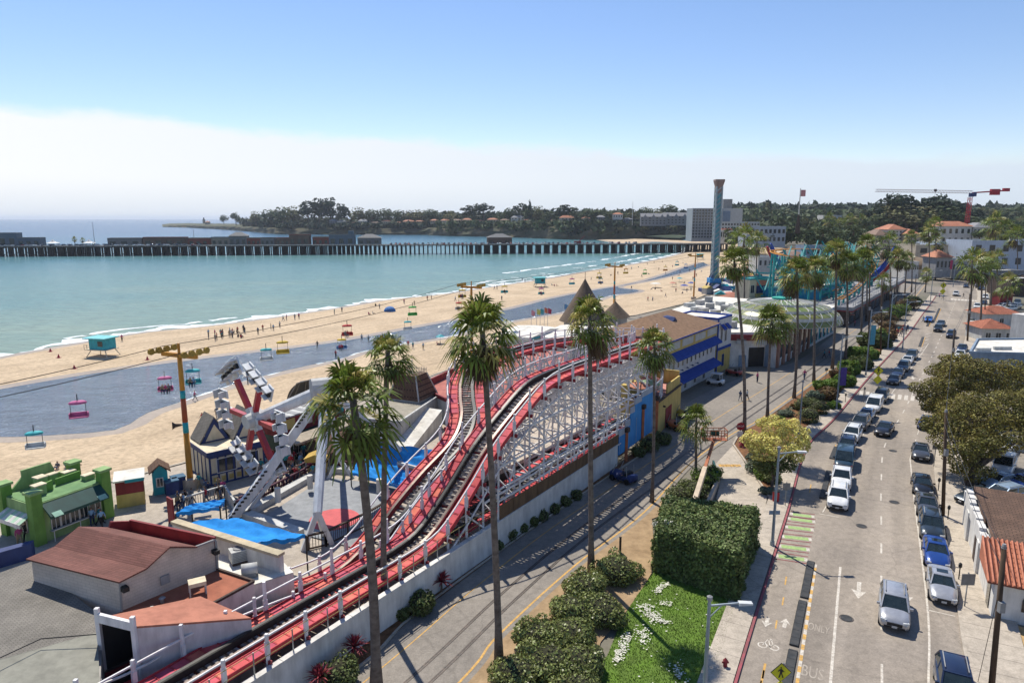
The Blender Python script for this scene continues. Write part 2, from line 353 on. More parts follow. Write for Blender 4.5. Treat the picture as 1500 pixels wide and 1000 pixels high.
m_steel = mat('rail_steel', (.05, .045, .042), (.09, .07, .06), scale=3, rough=.5, metal=.4)

def watermat(name, cols, rough, bumps, spec=.35, sparkle=0):
 m = bpy.data.materials.new(name); m.use_nodes = True; t = m.node_tree; p = t.nodes['Principled BSDF']
 p.inputs['Roughness'].default_value = rough; p.inputs['IOR'].default_value = 1.33; p.inputs['Specular IOR Level'].default_value = spec
 tcn = N(t, 'ShaderNodeTexCoord'); pos = tcn.outputs['Object']
 mpn = N(t, 'ShaderNodeMapping'); mpn.inputs['Scale'].default_value = (.0045, .011, 1); mpn.inputs['Rotation'].default_value = (0, 0, R(-8)); t.links.new(pos, mpn.inputs[0])
 nz = N(t, 'ShaderNodeTexNoise'); nz.inputs['Scale'].default_value = 1.6; nz.inputs['Detail'].default_value = 9; nz.inputs['Roughness'].default_value = .6; t.links.new(mpn.outputs[0], nz.inputs['Vector'])
 s = N(t, 'ShaderNodeSeparateXYZ'); t.links.new(pos, s.inputs[0])
 # depth of the bay grows seaward: distance out from the shoreline
 dist = mth(t, 'ADD', mth(t, 'MULTIPLY', s.outputs[1], .68), mth(t, 'MULTIPLY', s.outputs[0], -.62))
 mr = N(t, 'ShaderNodeMapRange'); mr.inputs[1].default_value = 150; mr.inputs[2].default_value = 1500; t.links.new(mth(t, 'ADD', dist, mth(t, 'MULTIPLY', mth(t, 'SUBTRACT', nz.outputs[0], .5), 330)), mr.inputs[0])
 rp = N(t, 'ShaderNodeValToRGB'); e = rp.color_ramp.elements
 while len(e) < len(cols): e.new(.5)
 for i, (ps, c) in enumerate(cols): e[i].position = ps; e[i].color = (*c, 1)
 t.links.new(mr.outputs[0], rp.inputs[0])
 n5 = N(t, 'ShaderNodeTexNoise'); n5.inputs['Scale'].default_value = .35; n5.inputs['Detail'].default_value = 6; n5.inputs['Roughness'].default_value = .7
 m5 = N(t, 'ShaderNodeMapping'); m5.inputs['Scale'].default_value = (.45, 1.5, 1); m5.inputs['Rotation'].default_value = (0, 0, R(25)); t.links.new(pos, m5.inputs[0]); t.links.new(m5.outputs[0], n5.inputs['Vector'])
 r5 = N(t, 'ShaderNodeMapRange'); r5.inputs[1].default_value = .3; r5.inputs[2].default_value = .7; r5.inputs[3].default_value = .72; r5.inputs[4].default_value = 1.25; t.links.new(n5.outputs[0], r5.inputs[0])
 h5 = N(t, 'ShaderNodeHueSaturation'); t.links.new(rp.outputs[0], h5.inputs['Color']); t.links.new(r5.outputs[0], h5.inputs['Value']); t.links.new(h5.outputs[0], p.inputs['Base Color'])
 last = None
 for sc_, st, dd in bumps:
  n2 = N(t, 'ShaderNodeTexNoise'); n2.inputs['Scale'].default_value = sc_; n2.inputs['Detail'].default_value = 4
  m2 = N(t, 'ShaderNodeMapping'); m2.inputs['Scale'].default_value = (.55, 1.3, 1); m2.inputs['Rotation'].default_value = (0, 0, R(30)); t.links.new(pos, m2.inputs[0]); t.links.new(m2.outputs[0], n2.inputs['Vector'])
  b = N(t, 'ShaderNodeBump'); b.inputs['Strength'].default_value = st; b.inputs['Distance'].default_value = dd; t.links.new(n2.outputs[0], b.inputs['Height'])
  if last: t.links.new(last, b.inputs['Normal'])
  last = b.outputs[0]
 if last: t.links.new(last, p.inputs['Normal'])
 return m
m_sea = watermat('sea_water', [(0, (.20, .27, .20)), (.10, (.11, .212, .19)), (.30, (.07, .172, .19)), (.52, (.04, .118, .18)), (1, (.04, .095, .17))], .24, [(.35, .6, .6), (1.6, .5, .2)], .17)
m_lag = watermat('lagoon_water', [(0, (.115, .15, .195)), (.5, (.10, .14, .19)), (1, (.09, .13, .185))], .1, [(.6, .8, .5), (2.4, .8, .3)], .42)

SEA, SAND = -2.6, -2.0
b = MB(); b.poly(zset([(-30000, -300, 0), (1500, -300, 0), (1500, 3000, 0), (9000, 40000, 0), (-30000, 40000, 0)], SEA)); b.build('sea', m_sea, kind='structure')

shore_px = [(0, 523), (100, 505), (200, 488), (300, 478), (400, 465), (500, 450), (560, 440), (640, 432), (700, 423), (800, 408), (860, 397), (920, 388), (960, 380), (1000, 370)]
shore = [vz(-150, -30, 0), vz(-133, 60, 0), vz(-121, 110, 0)] + [g(x, y, SEA) for x, y in shore_px] + [vz(175, 690, 0), vz(205, 800, 0), vz(180, 880, 0), g(930, 360, SEA), g(900, 356, SEA), g(872, 351, SEA)]
inner = [vz(-75, -30, 0), vz(-72, 30, 0)] + [g(x, y) for x, y in [(0, 742), (165, 705), (290, 672), (400, 640), (480, 600), (600, 562), (700, 525), (800, 492), (870, 468), (930, 462), (1005, 444), (1060, 420), (1110, 385), (1160, 362), (1090, 352), (1020, 350.5), (1000, 350), (940, 348), (880, 346.5)]]
SH = resample(spline(shore, 6), 6); n_ = len(SH)
def frac(pts, n):
 P = [Vector(p) for p in pts]; L = [0]
 for i in range(1, len(P)): L.append(L[-1] + (P[i] - P[i - 1]).length)
 out = []; j = 0
 for i in range(n):
  t = L[-1] * i / (n - 1)
  while j < len(P) - 2 and L[j + 1] < t: j += 1
  out.append(P[j].lerp(P[j + 1], (t - L[j]) / max(1e-9, L[j + 1] - L[j])))
 return out
b = MB()
edge_in = zset(SH, SAND - .25)
sh_in = offset(SH, 5); sh_out = offset(SH, -3)
def rag(pts, a, z, seed):
 r = random.Random(seed); ph = [r.uniform(0, 6) for _ in range(3)]; o = offset(pts, 0); out = []
 for i, p in enumerate(pts):
  t = pts[min(i + 1, len(pts) - 1)] - pts[max(i - 1, 0)]; t.z = 0; t.normalize(); k = a * (math.sin(i * .37 + ph[0]) * .5 + math.sin(i * .93 + ph[1]) * .3 + r.uniform(-.35, .35))
  q = p + Vector((t.y, -t.x, 0)) * k; out.append(vz(q.x, q.y, z))
 return out
b.poly(zset(sh_in, SAND) + zset(inner[::-1], SAND)); b.k = 0
o = b.build('beach', m_sand, kind='structure')
if sum(p.normal.z for p in o.data.polygons) < 0: o.data.flip_normals()
b = MB(); b.strip(zset(sh_in, SAND), zset(SH, SEA + .08)); b.strip(zset(SH, SEA + .08), zset(offset(SH, -14), SEA - 1.2)); b.build('wet_beach', m_wets, kind='structure')
# lagoon left on the beach behind the sand spit
lag_out = [(-160, 600), (0, 570), (150, 545), (300, 525), (400, 513), (500, 500), (620, 478), (690, 465), (760, 450), (810, 437), (870, 425), (930, 415), (975, 402), (1000, 393), (1030, 384)]
lag_in = [(-160, 636), (0, 640), (80, 637), (150, 632), (183, 625), (215, 605), (260, 590), (350, 560), (430, 540), (500, 525), (530, 515), (600, 502), (660, 492), (690, 484), (750, 470), (830, 455), (890, 434), (925, 429), (935, 425), (905, 420), (960, 409), (1010, 397), (1037, 388)]
LO = resample(spline(gs(lag_out, SAND), 6), 4); LI = resample(spline(gs(lag_in, SAND), 6), 3)
def poly_sheet(name, pts, z, m, kind='structure'):
 o = sheet(name, pts, z, m, kind); return o
poly_sheet('lagoon_margin', offset(LO, -3) + offset(LI, 2.4)[::-1], SAND + .01, m_wets)
poly_sheet('lagoon', LO + LI[::-1], SAND + .025, m_lag)
m_foam = mat('sea_foam', (.78, .80, .80), (.5, .58, .6), scale=.8, rough=.9, detail=8, lo=.3, hi=.75)
def foamline(name, pts, w0, z, seed, keep=.9, lo=-1.0):
 r = random.Random(seed); A = rag(pts, w0 * .5, z, seed); Bp = rag(offset(pts, lo * w0), w0 * .9, z, seed + 1); b = MB(); v = .5
 for i in range(len(pts) - 1):
  v = min(1, max(0, v + r.uniform(-.3, .3)))
  if v < keep: b.quad(A[i], A[i + 1], Bp[i + 1], Bp[i])
 return b.build(name, m_foam, kind='stuff')
SF = resample(SH, 1.5)
foamline('sea_foam', SF[:260], 4.2, SEA + .06, 1, .97); foamline('sea_foam', offset(SF[40:330], -8), 2.0, SEA + .05, 5, .5)
foamline('sea_foam', SF[260:560], 3.8, SEA + .06, 2, .9); foamline('sea_foam', offset(SF[250:470], -14), 2.6, SEA + .05, 3, .5); foamline('sea_foam', offset(SF[290:500], -32), 3.2, SEA + .05, 9, .45)
LF = resample(LI, .8)
foamline('lagoon_foam', LF[int(len(LF) * .1):int(len(LF) * .55)], .45, SAND + .035, 4, .8, .8)

# land: one sheet from under the camera to the hills
land = [vz(-75, -200, 0), vz(-75, -30, 0)] + inner[1:17] + [vz(420, 1100, 0), vz(300, 2600, 0), vz(4000, 9000, 0), vz(9000, 9000, 0), vz(9000, -200, 0)]
sheet('ground', land, -.06, m_town)
b = MB(); A = inner[:17]
b.strip(zset(offset(A, -.01), -2.4), zset(offset(A, -.01), .12)); b.strip(zset(A, .12), zset(offset(A, .35), .12)); b.build('seawall', mat('seawall_concrete', (.42, .37, .3), scale=1), kind='structure')

# road
KL = spline([vz(-6, 0, 0), vz(4, 18, 0)] + gs([(1080, 1000), (1136, 814), (1157, 745), (1184, 655), (1225, 612), (1275, 552), (1321, 502), (1335, 485), (1351, 462), (1370, 436), (1381, 415), (1386, 402)]), 8)
KR = spline([vz(10, 0, 0), vz(18.4, 18, 0)] + gs([(1421, 1000), (1401, 885), (1385, 775), (1368, 690), (1376, 640), (1388, 585), (1402, 535), (1414, 495), (1424, 460), (1432, 432), (1424, 415), (1412, 403)]), 8)
sheet('road', KL + KR[::-1], 0, m_road)
sheet('road', gs([(1388, 407), (1428, 418), (1520, 402), (1520, 394), (1412, 397), (1400, 388), (1378, 384), (1330, 372), (1322, 375), (1372, 392)]), -.01, m_road)
def kerb(name, pts, w, m, h=.13, side=1):
 p = resample(pts, 1.5); b = MB(); b.sweep(p, [(0, -.05), (0, h), (-side * w, h), (-side * w, -.05)]); return b.build(name, m, kind='structure')
kerb('kerb', KL[:int(len(KL) * .86)], .17, m_red); kerb('kerb', KR, .18, m_conc, side=-1)
SL = offset(KL, -.22); SLo = []
for i, p in enumerate(offset(KL, -2.1)): SLo.append(p)
nL = int(len(KL) * .86)
sheet('pavement', SL[:nL] + SLo[:nL][::-1], .125, m_conc)
SR = offset(KR, .18); SRo = offset(KR, 3.4); sheet('pavement', SR + SRo[::-1], .125, m_conc)
b = MB()
for P0, P1 in ((SL[:nL], SLo[:nL]), (SR[:90], SRo[:90])):
 q0, q1 = resample(P0, 1.8), frac(P1, len(resample(P0, 1.8)))
 for a, c in zip(q0, q1): b.beam(vz(a.x, a.y, .127), vz(c.x, c.y, .127), .025, .006)
b.build('pavement_joint_marking', mat('joint_dark', (.2, .17, .14)), kind='structure')

# promenade with the railway line set in it
PL = spline([vz(-40, -8, 0), vz(-20, 24, 0)] + gs([(511, 990), (604, 905), (728, 812), (828, 742), (908, 688), (975, 640), (1010, 588), (1100, 548), (1170, 527), (1222, 490), (1250, 472), (1300, 436), (1330, 405), (1345, 385)]), 8)
PR = spline([vz(-28, -5, 0), vz(-12, 20, 0)] + gs([(685, 1000), (740, 932), (850, 830), (950, 752), (1020, 677), (1080, 635), (1125, 610), (1225, 537), (1275, 495), (1310, 462), (1340, 438), (1362, 410), (1372, 392)]), 8)
sheet('path', PL + PR[::-1], .0, m_path)
RA = spline([vz(-32, -6, 0), vz(-16.5, 20, 0)] + gs([(600, 992), (730, 872), (840, 780), (950, 702), (1035, 642), (1090, 604), (1150, 565), (1235, 507), (1285, 470), (1320, 442), (1350, 410), (1362, 388)]), 10)
b = MB()
for d in (0, 1.25):
 for q in (0, .14): b.sweep(zset(offset(RA, d + q), .004), [(-.045, 0), (-.045, .012), (.045, .012), (.045, 0)])
b.build('railway_line', m_steel, kind='structure')
YL = offset(PR, -.55); b = MB(); b.strip(zset(YL, .006), zset(offset(YL, .16), .006)); Y2 = offset(RA, -2.1)
b.strip(zset(Y2, .006), zset(offset(Y2, .09), .006)); b.build('path_markings', m_yel, kind='structure')

# planting strip below the coaster wall, dry verge, lawn, ramp, median bed
WB = gs([(392, 1075), (510, 962), (600, 890), (725, 804), (825, 735), (905, 682)])
sheet('soil', [vz(-22, 20, 0)] + WB + gs([(958, 640), (975, 640), (908, 688), (828, 742), (728, 812), (604, 905), (511, 990), (400, 1100)]) + [vz(-20.5, 20, 0)], .05, m_soil)
b = MB(); b.sweep([vz(p.x, p.y, 0) for p in PL[8:52]], [(-.02, -.05), (-.02, .12), (-.18, .12), (-.18, -.05)]); b.build('kerb', m_conc, kind='structure')
sheet('verge', PR[8:44] + gs([(1048, 702), (1020, 735), (955, 760), (960, 830), (930, 880), (880, 940), (860, 1000)]) + [vz(1, 24, 0)], .03, m_dirt)
def grassmat():
 m = mat('lawn', (.11, .20, .02), (.095, .15, .025), scale=.7, rough=.9, detail=9, bump=1.0, bscale=14, lo=.3, hi=.7); return m
LAWN = gs([(958, 838), (1078, 880), (1062, 940), (1040, 1000)]) + [vz(8.5, 24, 0), vz(2, 24, 0)] + gs([(858, 1000), (890, 960), (912, 905), (935, 870)])
sheet('lawn', LAWN, .06, grassmat(), kind='stuff')
# grass blades standing on the lawn
def inside(p, poly):
 c = False; n = len(poly)
 for i in range(n):
  a, b_ = poly[i], poly[i - 1]
  if (a.y > p[1]) != (b_.y > p[1]) and p[0] < (b_.x - a.x) * (p[1] - a.y) / (b_.y - a.y) + a.x: c = not c
 return c
xs = [p.x for p in LAWN]; ys = [p.y for p in LAWN]; vs = []
while len(vs) < 42000:
 x, y = random.uniform(min(xs), max(xs)), random.uniform(32, max(ys))
 if not inside((x, y), LAWN): continue
 t = random.uniform(0, 6.28); w_ = .03; h_ = random.uniform(.05, .12); l = .06
 vs += [(x - w_ * math.cos(t), y - w_ * math.sin(t), .06), (x + w_ * math.cos(t), y + w_ * math.sin(t), .06), (x + random.uniform(-l, l), y + random.uniform(-l, l), .06 + h_)]
m_blade = mat('grass_blade', (.125, .225, .02), (.105, .155, .025), scale=.45, rough=.7, island=.28, trans=.25)
o = link('grass', npmesh('grass', vs, 3, [m_blade])); o['kind'] = 'stuff'
# white petals blown into drifts on the grass
vs = []
for (ax, ay, bx_, by_, n, sp) in ((978, 856, 960, 870, 55, .16), (945, 888, 958, 912, 90, .3), (958, 905, 978, 916, 45, .16), (920, 930, 902, 972, 120, .17), (938, 922, 946, 945, 50, .28), (985, 975, 1000, 1000, 30, .3), (968, 884, 985, 888, 18, .2), (950, 860, 1000, 990, 22, 2.5)):
 A_, B_ = g(ax, ay), g(bx_, by_)
 for i in range(n * 2):
  c = A_.lerp(B_, random.random()) + Vector((random.gauss(0, sp), random.gauss(0, sp), 0))
  if not inside(c, LAWN): continue
  r = random.uniform(.03, .065); t = random.uniform(0, 6.28); z = random.uniform(.13, .17)
  for q in range(4): vs.append((c.x + r * math.cos(t + q * 1.57) * (1.6 if q % 2 else .8), c.y + r * math.sin(t + q * 1.57), z + random.uniform(0, .03)))
o = link('white_petal_litter', npmesh('petals', vs, 4, [mat('petal', (.72, .70, .60), scale=4)])); o['kind'] = 'stuff'
RAMP = gs([(1074, 652), (1100, 690), (1125, 722), (1118, 760), (1060, 742), (1048, 737), (1056, 700), (1045, 683)])
sheet('ramp', RAMP, .035, m_conc)
sheet('path', gs([(1021, 678), (1078, 637), (1100, 690), (1045, 683), (1035, 690)]), .02, m_path)
BED = gs([(1074, 652), (1083, 636), (1125, 612), (1225, 539), (1270, 503), (1300, 478)]) + [p for p in reversed(SLo) if 62 < p.y < 175] + gs([(1127, 728), (1101, 690)])
sheet('planting_bed', BED, .08, m_soil)
b = MB(); b.sweep(gs([(1127, 729), (1101, 690), (1074, 652), (1083, 636)]), [(-.1, -.05), (-.1, .2), (.1, .2), (.1, -.05)]); b.build('kerb', m_conc, kind='structure')

# markings on the road
mk = MB(); zz = .008
def mline(a, c, w, k=0, z=zz):
 a, c = g(*a) if not isinstance(a, Vector) else a, g(*c) if not isinstance(c, Vector) else c; d = (c - a); d.z = 0; d.normalize(); s_ = Vector((d.y, -d.x, 0)) * w / 2
 mk.quad(vz(*(a - s_).xy, z), vz(*(a + s_).xy, z), vz(*(c + s_).xy, z), vz(*(c - s_).xy, z), k)
def along(px, w, dash=None, gap=0, k=0):
 P = spline(gs(px), 8); P = resample(P, .5)
 if not dash: mk.strip(zset(offset(P, -w / 2), zz), zset(offset(P, w / 2), zz), k); return
 L = 0; on = int(dash / .5); off_ = int(gap / .5); i = 0
 while i + on < len(P): mk.strip(zset(offset(P[i:i + on + 1], -w / 2), zz), zset(offset(P[i:i + on + 1], w / 2), zz), k); i += on + off_
along([(1213, 1040), (1231, 830)], .17)
along([(1292, 1000), (1291, 870), (1291, 780), (1291, 700), (1297, 650), (1325, 600), (1345, 560), (1366, 520), (1384, 480), (1398, 445), (1405, 425)], .14, 2.0, 4.0)
along([(1360, 1000), (1359, 893), (1341, 745), (1333, 672)], .13); mline((1359, 893), (1399, 902), .12); along([(1333, 672), (1352, 612), (1368, 575)], .1, 3, 2.5)
along([(1205, 750), (1240, 690), (1262, 640), (1300, 585), (1345, 520), (1352, 500), (1358, 488)], .1, 7, 1.5)
along([(1200, 752), (1228, 757)], .1); along([(1360, 503), (1350, 518), (1330, 545)], .12)
for i in range(6): mline((1340 + i * 3, 515 - i * 5), (1354 + i * 2.2, 512 - i * 5), .12)
for i in range(11): mline((1262 + i * 9.4, 572.5 + i * .9), (1268 + i * 9.4 - 11 + 4, 579.5 + i * .9), .5)
for i in range(10): mline((1395 + i * 5, 437.2 + i * .35), (1394.6 + i * 5, 439.2 + i * .35), .8)
mline((1300, 565), (1348, 568), .4)
def arrow(px, py, L=2.6, w=.28, hw=1.0, flip=1):
 c = g(px, py); d = (g(1291, 700) - g(1291, 850)); d.z = 0; d.normalize(); d = d * flip; s_ = Vector((d.y, -d.x, 0))
 t = c - d * L * .5; b0 = c + d * L * .5; n = t + d * L * .42
 mk.quad(*[vz(p.x, p.y, zz) for p in (b0 - s_ * w / 2, b0 + s_ * w / 2, n + s_ * w / 2, n - s_ * w / 2)])
 mk.poly([vz(p.x, p.y, zz) for p in (n - s_ * hw / 2 - d * -.2, n, n + s_ * hw / 2 + d * .2, t)])
arrow(1258, 864); arrow(1326, 872); arrow(1337, 553, 3); arrow(1123, 911, 1.2, .25, .7); arrow(1150, 912, 1.2, .25, .7, -1)
for px, py in ((1117, 985), (1136, 912), (1146, 878), (1150, 848), (1113, 1000), (1186, 713), (1222, 655)): mline((px, py + 8), (px + 2, py - 4), .1, 1)
along([(1107, 1040), (1121, 971)], .14, None, 0, 1)
# bicycle symbol
for cx, cy, r in ((1134, 948, .32), (1117, 944, .32)):
 c = g(cx, cy); mk.add([(c.x + rr * math.cos(t * .5236), c.y + rr * math.sin(t * .5236), zz) for t in range(12) for rr in (r, r * .72)], [(2 * i, 2 * i + 1, (2 * i + 3) % 24, (2 * i + 2) % 24) for i in range(12)])
for a, c in (((1117, 944), (1125, 936)), ((1134, 948), (1129, 935)), ((1125, 936), (1132, 938)), ((1128, 948), (1126, 936))): mline(a, c, .06)
# bus lane lettering, worn
# yellow and white blocks beside the rubber islands, green and maroon crossing bars
ISL = [((1178, 876), (1188, 823)), ((1163, 946), (1176, 881)), ((1147, 1032), (1162, 953))]
for (ax, ay), (bx_, by_) in (((1163, 1030), (1195, 826)),):
 P = resample([g(ax, ay), g(bx_, by_)], .62)
 for i in range(len(P) - 1): mline(P[i], P[i + 1], .2, 1 if i % 2 else 0)
cl = [((1157, 752), (1193, 757)), ((1154, 759), (1194, 764)), ((1150, 771), (1192, 776)), ((1144.5, 785), (1189, 790)), ((1140, 799), (1186, 805)), ((1135.5, 813), (1183, 820))]
for (a, c) in cl:
 A_, B_ = g(*a), g(*c); mline(A_, B_, .55, 2)
 mline(A_ - (B_ - A_).normalized() * .0, A_ + (B_ - A_).normalized() * .25, .55, 0, zz + .004); mline(B_ - (B_ - A_).normalized() * .25, B_, .55, 0, zz + .004)
 for o_ in (.62, -.62):
  d = Vector((.47, .88, 0)) * o_; mline(A_ + d, B_ + d, .16, 3)
mk.build('road_markings', [m_white, m_yel, m_grn, m_mar], kind='structure', norm=False)
def paint_text(s, px, py, size, m, rz, sy=1.0, z=.008):
 me = text_mesh(s, size, 'lettering', .0); o = link('road_lettering_marking', me, None, [m]); o.location = g(px, py, z); o.rotation_euler = (0, 0, rz); o.scale = (1, sy, 1); o['kind'] = 'structure'; return o
dr = math.atan2(.88, .47) - math.pi / 2
m_worn = mat('worn_paint', (.40, .35, .29), (.30, .265, .225), scale=5, rough=.9, detail=9)
paint_text('BUS', 1190, 985, .75, m_worn, dr, 2.2); paint_text('ONLY', 1199, 920, .5, m_worn, dr, 2.6)
# ramp plaques
b = MB()
for i in range(3):
 c = g(1058.5 + i * 10.5, 682); b.box((c.x, c.y, .042), (.85, .75, .006), R(-5))
b.build('ramp_markings', m_yel, kind='structure')
for i, ch in enumerate('SLO'): paint_text(ch, 1058.5 + i * 10.5, 682, .8, mat('worn_dark', (.2, .14, .1)), R(175), 1, .052)
# ================================================================ the wooden coaster along the promenade
W0 = Vector((-10.3, 38.6, 0)); CU = Vector((.549, .836, 0)); CN = Vector((-.836, .549, 0))
def cw(s, d, z=0): p = W0 + CU * s + CN * d; return vz(p.x, p.y, z)
def cpl(px, py, d):
 a, f, u = ray(px, py); t = (d + W0.x * CN.x + W0.y * CN.y) / (a * CN.x + f * CN.y); return vz(a * t, f * t, H + u * t)
m_cred = mat('coaster_red', (.55, .055, .065), (.42, .045, .055), scale=.9, rough=.7, detail=8, lo=.3, hi=.7)
m_cpink = mat('catwalk_red', (.63, .10, .10), (.44, .065, .07), scale=1.4, rough=.75, island=.16, detail=8)
m_cmar = mat('coaster_maroon', (.22, .025, .035), (.30, .045, .05), scale=1.2, rough=.6)
m_cblk = mat('rail_black', (.018, .018, .02), (.035, .032, .03), scale=4, rough=.45, spec=.4)
m_cwht = mat('coaster_white', (.74, .73, .73), (.62, .60, .60), scale=1.2, rough=.7, detail=8, lo=.3, hi=.75)
m_tie = mat('weathered_timber', (.30, .27, .24), (.17, .15, .14), scale=2, rough=.95, island=.2)
m_wall = mat('white_stucco', (.68, .66, .62), (.56, .54, .51), scale=.7, rough=.9, detail=9, bump=.15, bscale=12)
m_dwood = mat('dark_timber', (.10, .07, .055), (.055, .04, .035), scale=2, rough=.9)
m_fence = mat('brown_fence', (.175, .105, .055), (.11, .065, .035), scale=1.5, rough=.9, stretch=(1, 1, .3))
m_galv = mat('galvanised', (.33, .34, .35), (.25, .26, .27), scale=3, rough=.45, metal=.6)
m_black = mat('black_paint', (.02, .02, .022), rough=.5)

ctrl = [(-17, 2.4, 3.2), (-10, 2.4, 3.25), (-4, 2.4, 3.25), (1, 2.4, 3.2), (5, 2.4, 3.15), (8, 2.4, 3.2), (10.5, 2.4, 3.7), (14, 2.4, 5.8), (17.5, 2.4, 8.3), (21.5, 2.4, 10.3), (25.5, 2.4, 11.9), (29.5, 2.4, 12.3), (36, 2.4, 12.25), (44, 2.4, 12.1), (50, 2.4, 11.9), (54, 2.6, 11.7), (58.6, 4.6, 11.3), (61, 9, 10.7), (58, 13.4, 10.6), (53, 15, 10.8), (47, 15.2, 11.1), (40, 15, 11.25), (34, 14, 11.3), (29, 12.2, 10.9), (25.5, 9.8, 9.8), (22.8, 7.6, 8.8), (19.6, 6.2, 7.6), (15, 6, 5.9), (11.5, 6, 4.2), (8.6, 6, 2.4), (5.5, 6, 1.45), (2, 6, 1.75), (-1.5, 6, 2.4), (-4.5, 6.2, 2.7)]
CPTS = [cw(*c) for c in ctrl]
CP_TUN = [vz(-19.9, 36.6, 2.6), vz(-21.5, 34.0, 2.4), vz(-24.5, 32.2, 2.2), vz(-31, 30.6, 2.0)]
PATH = resample(spline(CPTS + CP_TUN, 10), .9)
root = thing('wooden_roller_coaster', 'red and white wooden roller coaster curving over the white promenade wall', 'roller coaster', W0)
ofs = W0
def rail_parts(path, root):
 for s_, m in ((-.62, m_cblk), (.62, m_cmar)):
  b = MB(); b.sweep(path, [(s_ - .15, -.42), (s_ - .15, 0), (s_ + .15, 0), (s_ + .15, -.42)], 0)
  b.sweep(path, [(s_ - .13, .003), (s_ - .13, .03), (s_ + .1, .03), (s_ + .1, .003)], 1); b.build('rail', [m if m is m_cmar else m_cblk, m_cblk if m is m_cblk else mat('strap_steel', (.17, .13, .11), scale=3, rough=.4, metal=.5)], root, off=ofs)
 b = MB()
 for i in range(1, len(path) - 1):
  d = (path[i + 1] - path[i - 1]).normalized(); s_ = d.cross(Vector((0, 0, 1))).normalized()
  for q in (0, .45):
   c = path[i] + d * q - Vector((0, 0, .5)); b.beam(c - s_ * 1.0, c + s_ * 1.0, .2, .14)
 b.build('ties', m_tie, root, off=ofs)
 for sg in (-1, 1):
  b = MB(); f = MB(); h = MB()
  for i in range(len(path) - 1):
   d = path[i + 1] - path[i]; L = d.length; d.normalize(); s_ = d.cross(Vector((0, 0, 1))).normalized() * sg; up = (s_ * sg).cross(d)
   c = path[i].lerp(path[i + 1], .5) - up * .22 + s_ * 1.28
   M = Matrix((s_ * sg, d, up)).transposed()
   b.box(c, (.82, L - .05, .06), 0, 0, M)
   b.box(c + up * .03 + d * (L * .5 - .05), (.82, .05, .07), 0, 1, M)
  b.build('catwalk', [m_cpink, m_cred], root, off=ofs)
  f.sweep(path, [(sg * 1.72 - .04, -.46), (sg * 1.72 - .04, -.1), (sg * 1.72 + .04, -.1), (sg * 1.72 + .04, -.46)]); f.sweep(path, [(sg * .95 - .03, -.4), (sg * .95 - .03, -.14), (sg * .95 + .03, -.14), (sg * .95 + .03, -.4)]); f.build('fascia_board', m_cred, root, off=ofs)
  h.sweep(path, [(sg * 1.86 - .045, .84), (sg * 1.86 - .045, .94), (sg * 1.86 + .045, .94), (sg * 1.86 + .045, .84)]); h.build('handrail', m_cwht, root, off=ofs)
rail_parts(PATH, root)
rr = random.Random(3)
BENTS = PATH[1:-1:3]
for bi, p in enumerate(BENTS):
 i = 1 + bi * 3; d = (PATH[i + 1] - PATH[i - 1]); d.z = 0; d.normalize(); s_ = Vector((d.y, -d.x, 0)); b = MB(); tall = 1.75 if bi % 2 else 1.2
 for sg in (-1, 1):
  q = p + s_ * sg * 1.86; b.bar(vz(q.x, q.y, 0), vz(q.x, q.y, p.z + (tall if sg < 0 or p.z > 9 else 1.05)), .17, .17)
  b.box((q.x, q.y, p.z + .15), (.22, .22, .8), math.atan2(d.y, d.x))
 b.beam(p - s_ * 2.15 - vz(0, 0, .68), p + s_ * 2.15 - vz(0, 0, .68), .14, .3, 1)
 z = p.z - .9; f = 1
 for k in range(4):
  z0 = z - 2.6
  if z0 < .3: break
  A, B_ = p - s_ * 1.86, p + s_ * 1.86
  b.beam(vz(A.x, A.y, z0), vz(B_.x, B_.y, z0), .1, .16)
  if f > 0: b.beam(vz(A.x, A.y, z0), vz(B_.x, B_.y, z), .09, .13)
  else: b.beam(vz(A.x, A.y, z), vz(B_.x, B_.y, z0), .09, .13)
  f = -f; z = z0
 if p.z > 7:    # raking prop on the inner side
  t = 1 if i > 60 and i < 128 else -1
  A = p + s_ * -1.86; Bq = p + s_ * -(1.86 + p.z * .38); b.bar(vz(A.x, A.y, p.z - .9), vz(Bq.x, Bq.y, .3), .13, .13)
 b.build('trestle_bent', [m_cwht, m_cmar], root, off=ofs)
# bracing lengthwise, outer and inner row
for sg in (-1, 1):
 b = MB(); Q = []
 for bi, p in enumerate(BENTS):
  i = 1 + bi * 3; d = (PATH[i + 1] - PATH[i - 1]); d.z = 0; d.normalize(); s_ = Vector((d.y, -d.x, 0)); Q.append((p + s_ * sg * 2.0, p.z))
 for (a, za), (c, zc) in zip(Q[:-1], Q[1:]):
  for lev in range(1, 5):
   z = 2.3 * lev
   if z < min(za, zc) - .8: b.beam(vz(a.x, a.y, z + (za - zc) * .05), vz(c.x, c.y, z), .09, .17)
  for dz in (1.6,):
   if min(za, zc) > 3.4: b.beam(vz(a.x, a.y, za - dz), vz(c.x, c.y, zc - dz), .08, .15)
  if min(za, zc) > 5: b.beam(vz(a.x, a.y, za - 1), vz(c.x, c.y, zc - 4.4), .08, .12); 
  if min(za, zc) > 8 and rr.random() < .6: b.beam(vz(a.x, a.y, 2.3), vz(c.x, c.y, 6.9), .08, .12)
 b.build('longitudinal_bracing', m_cwht, root, off=ofs)
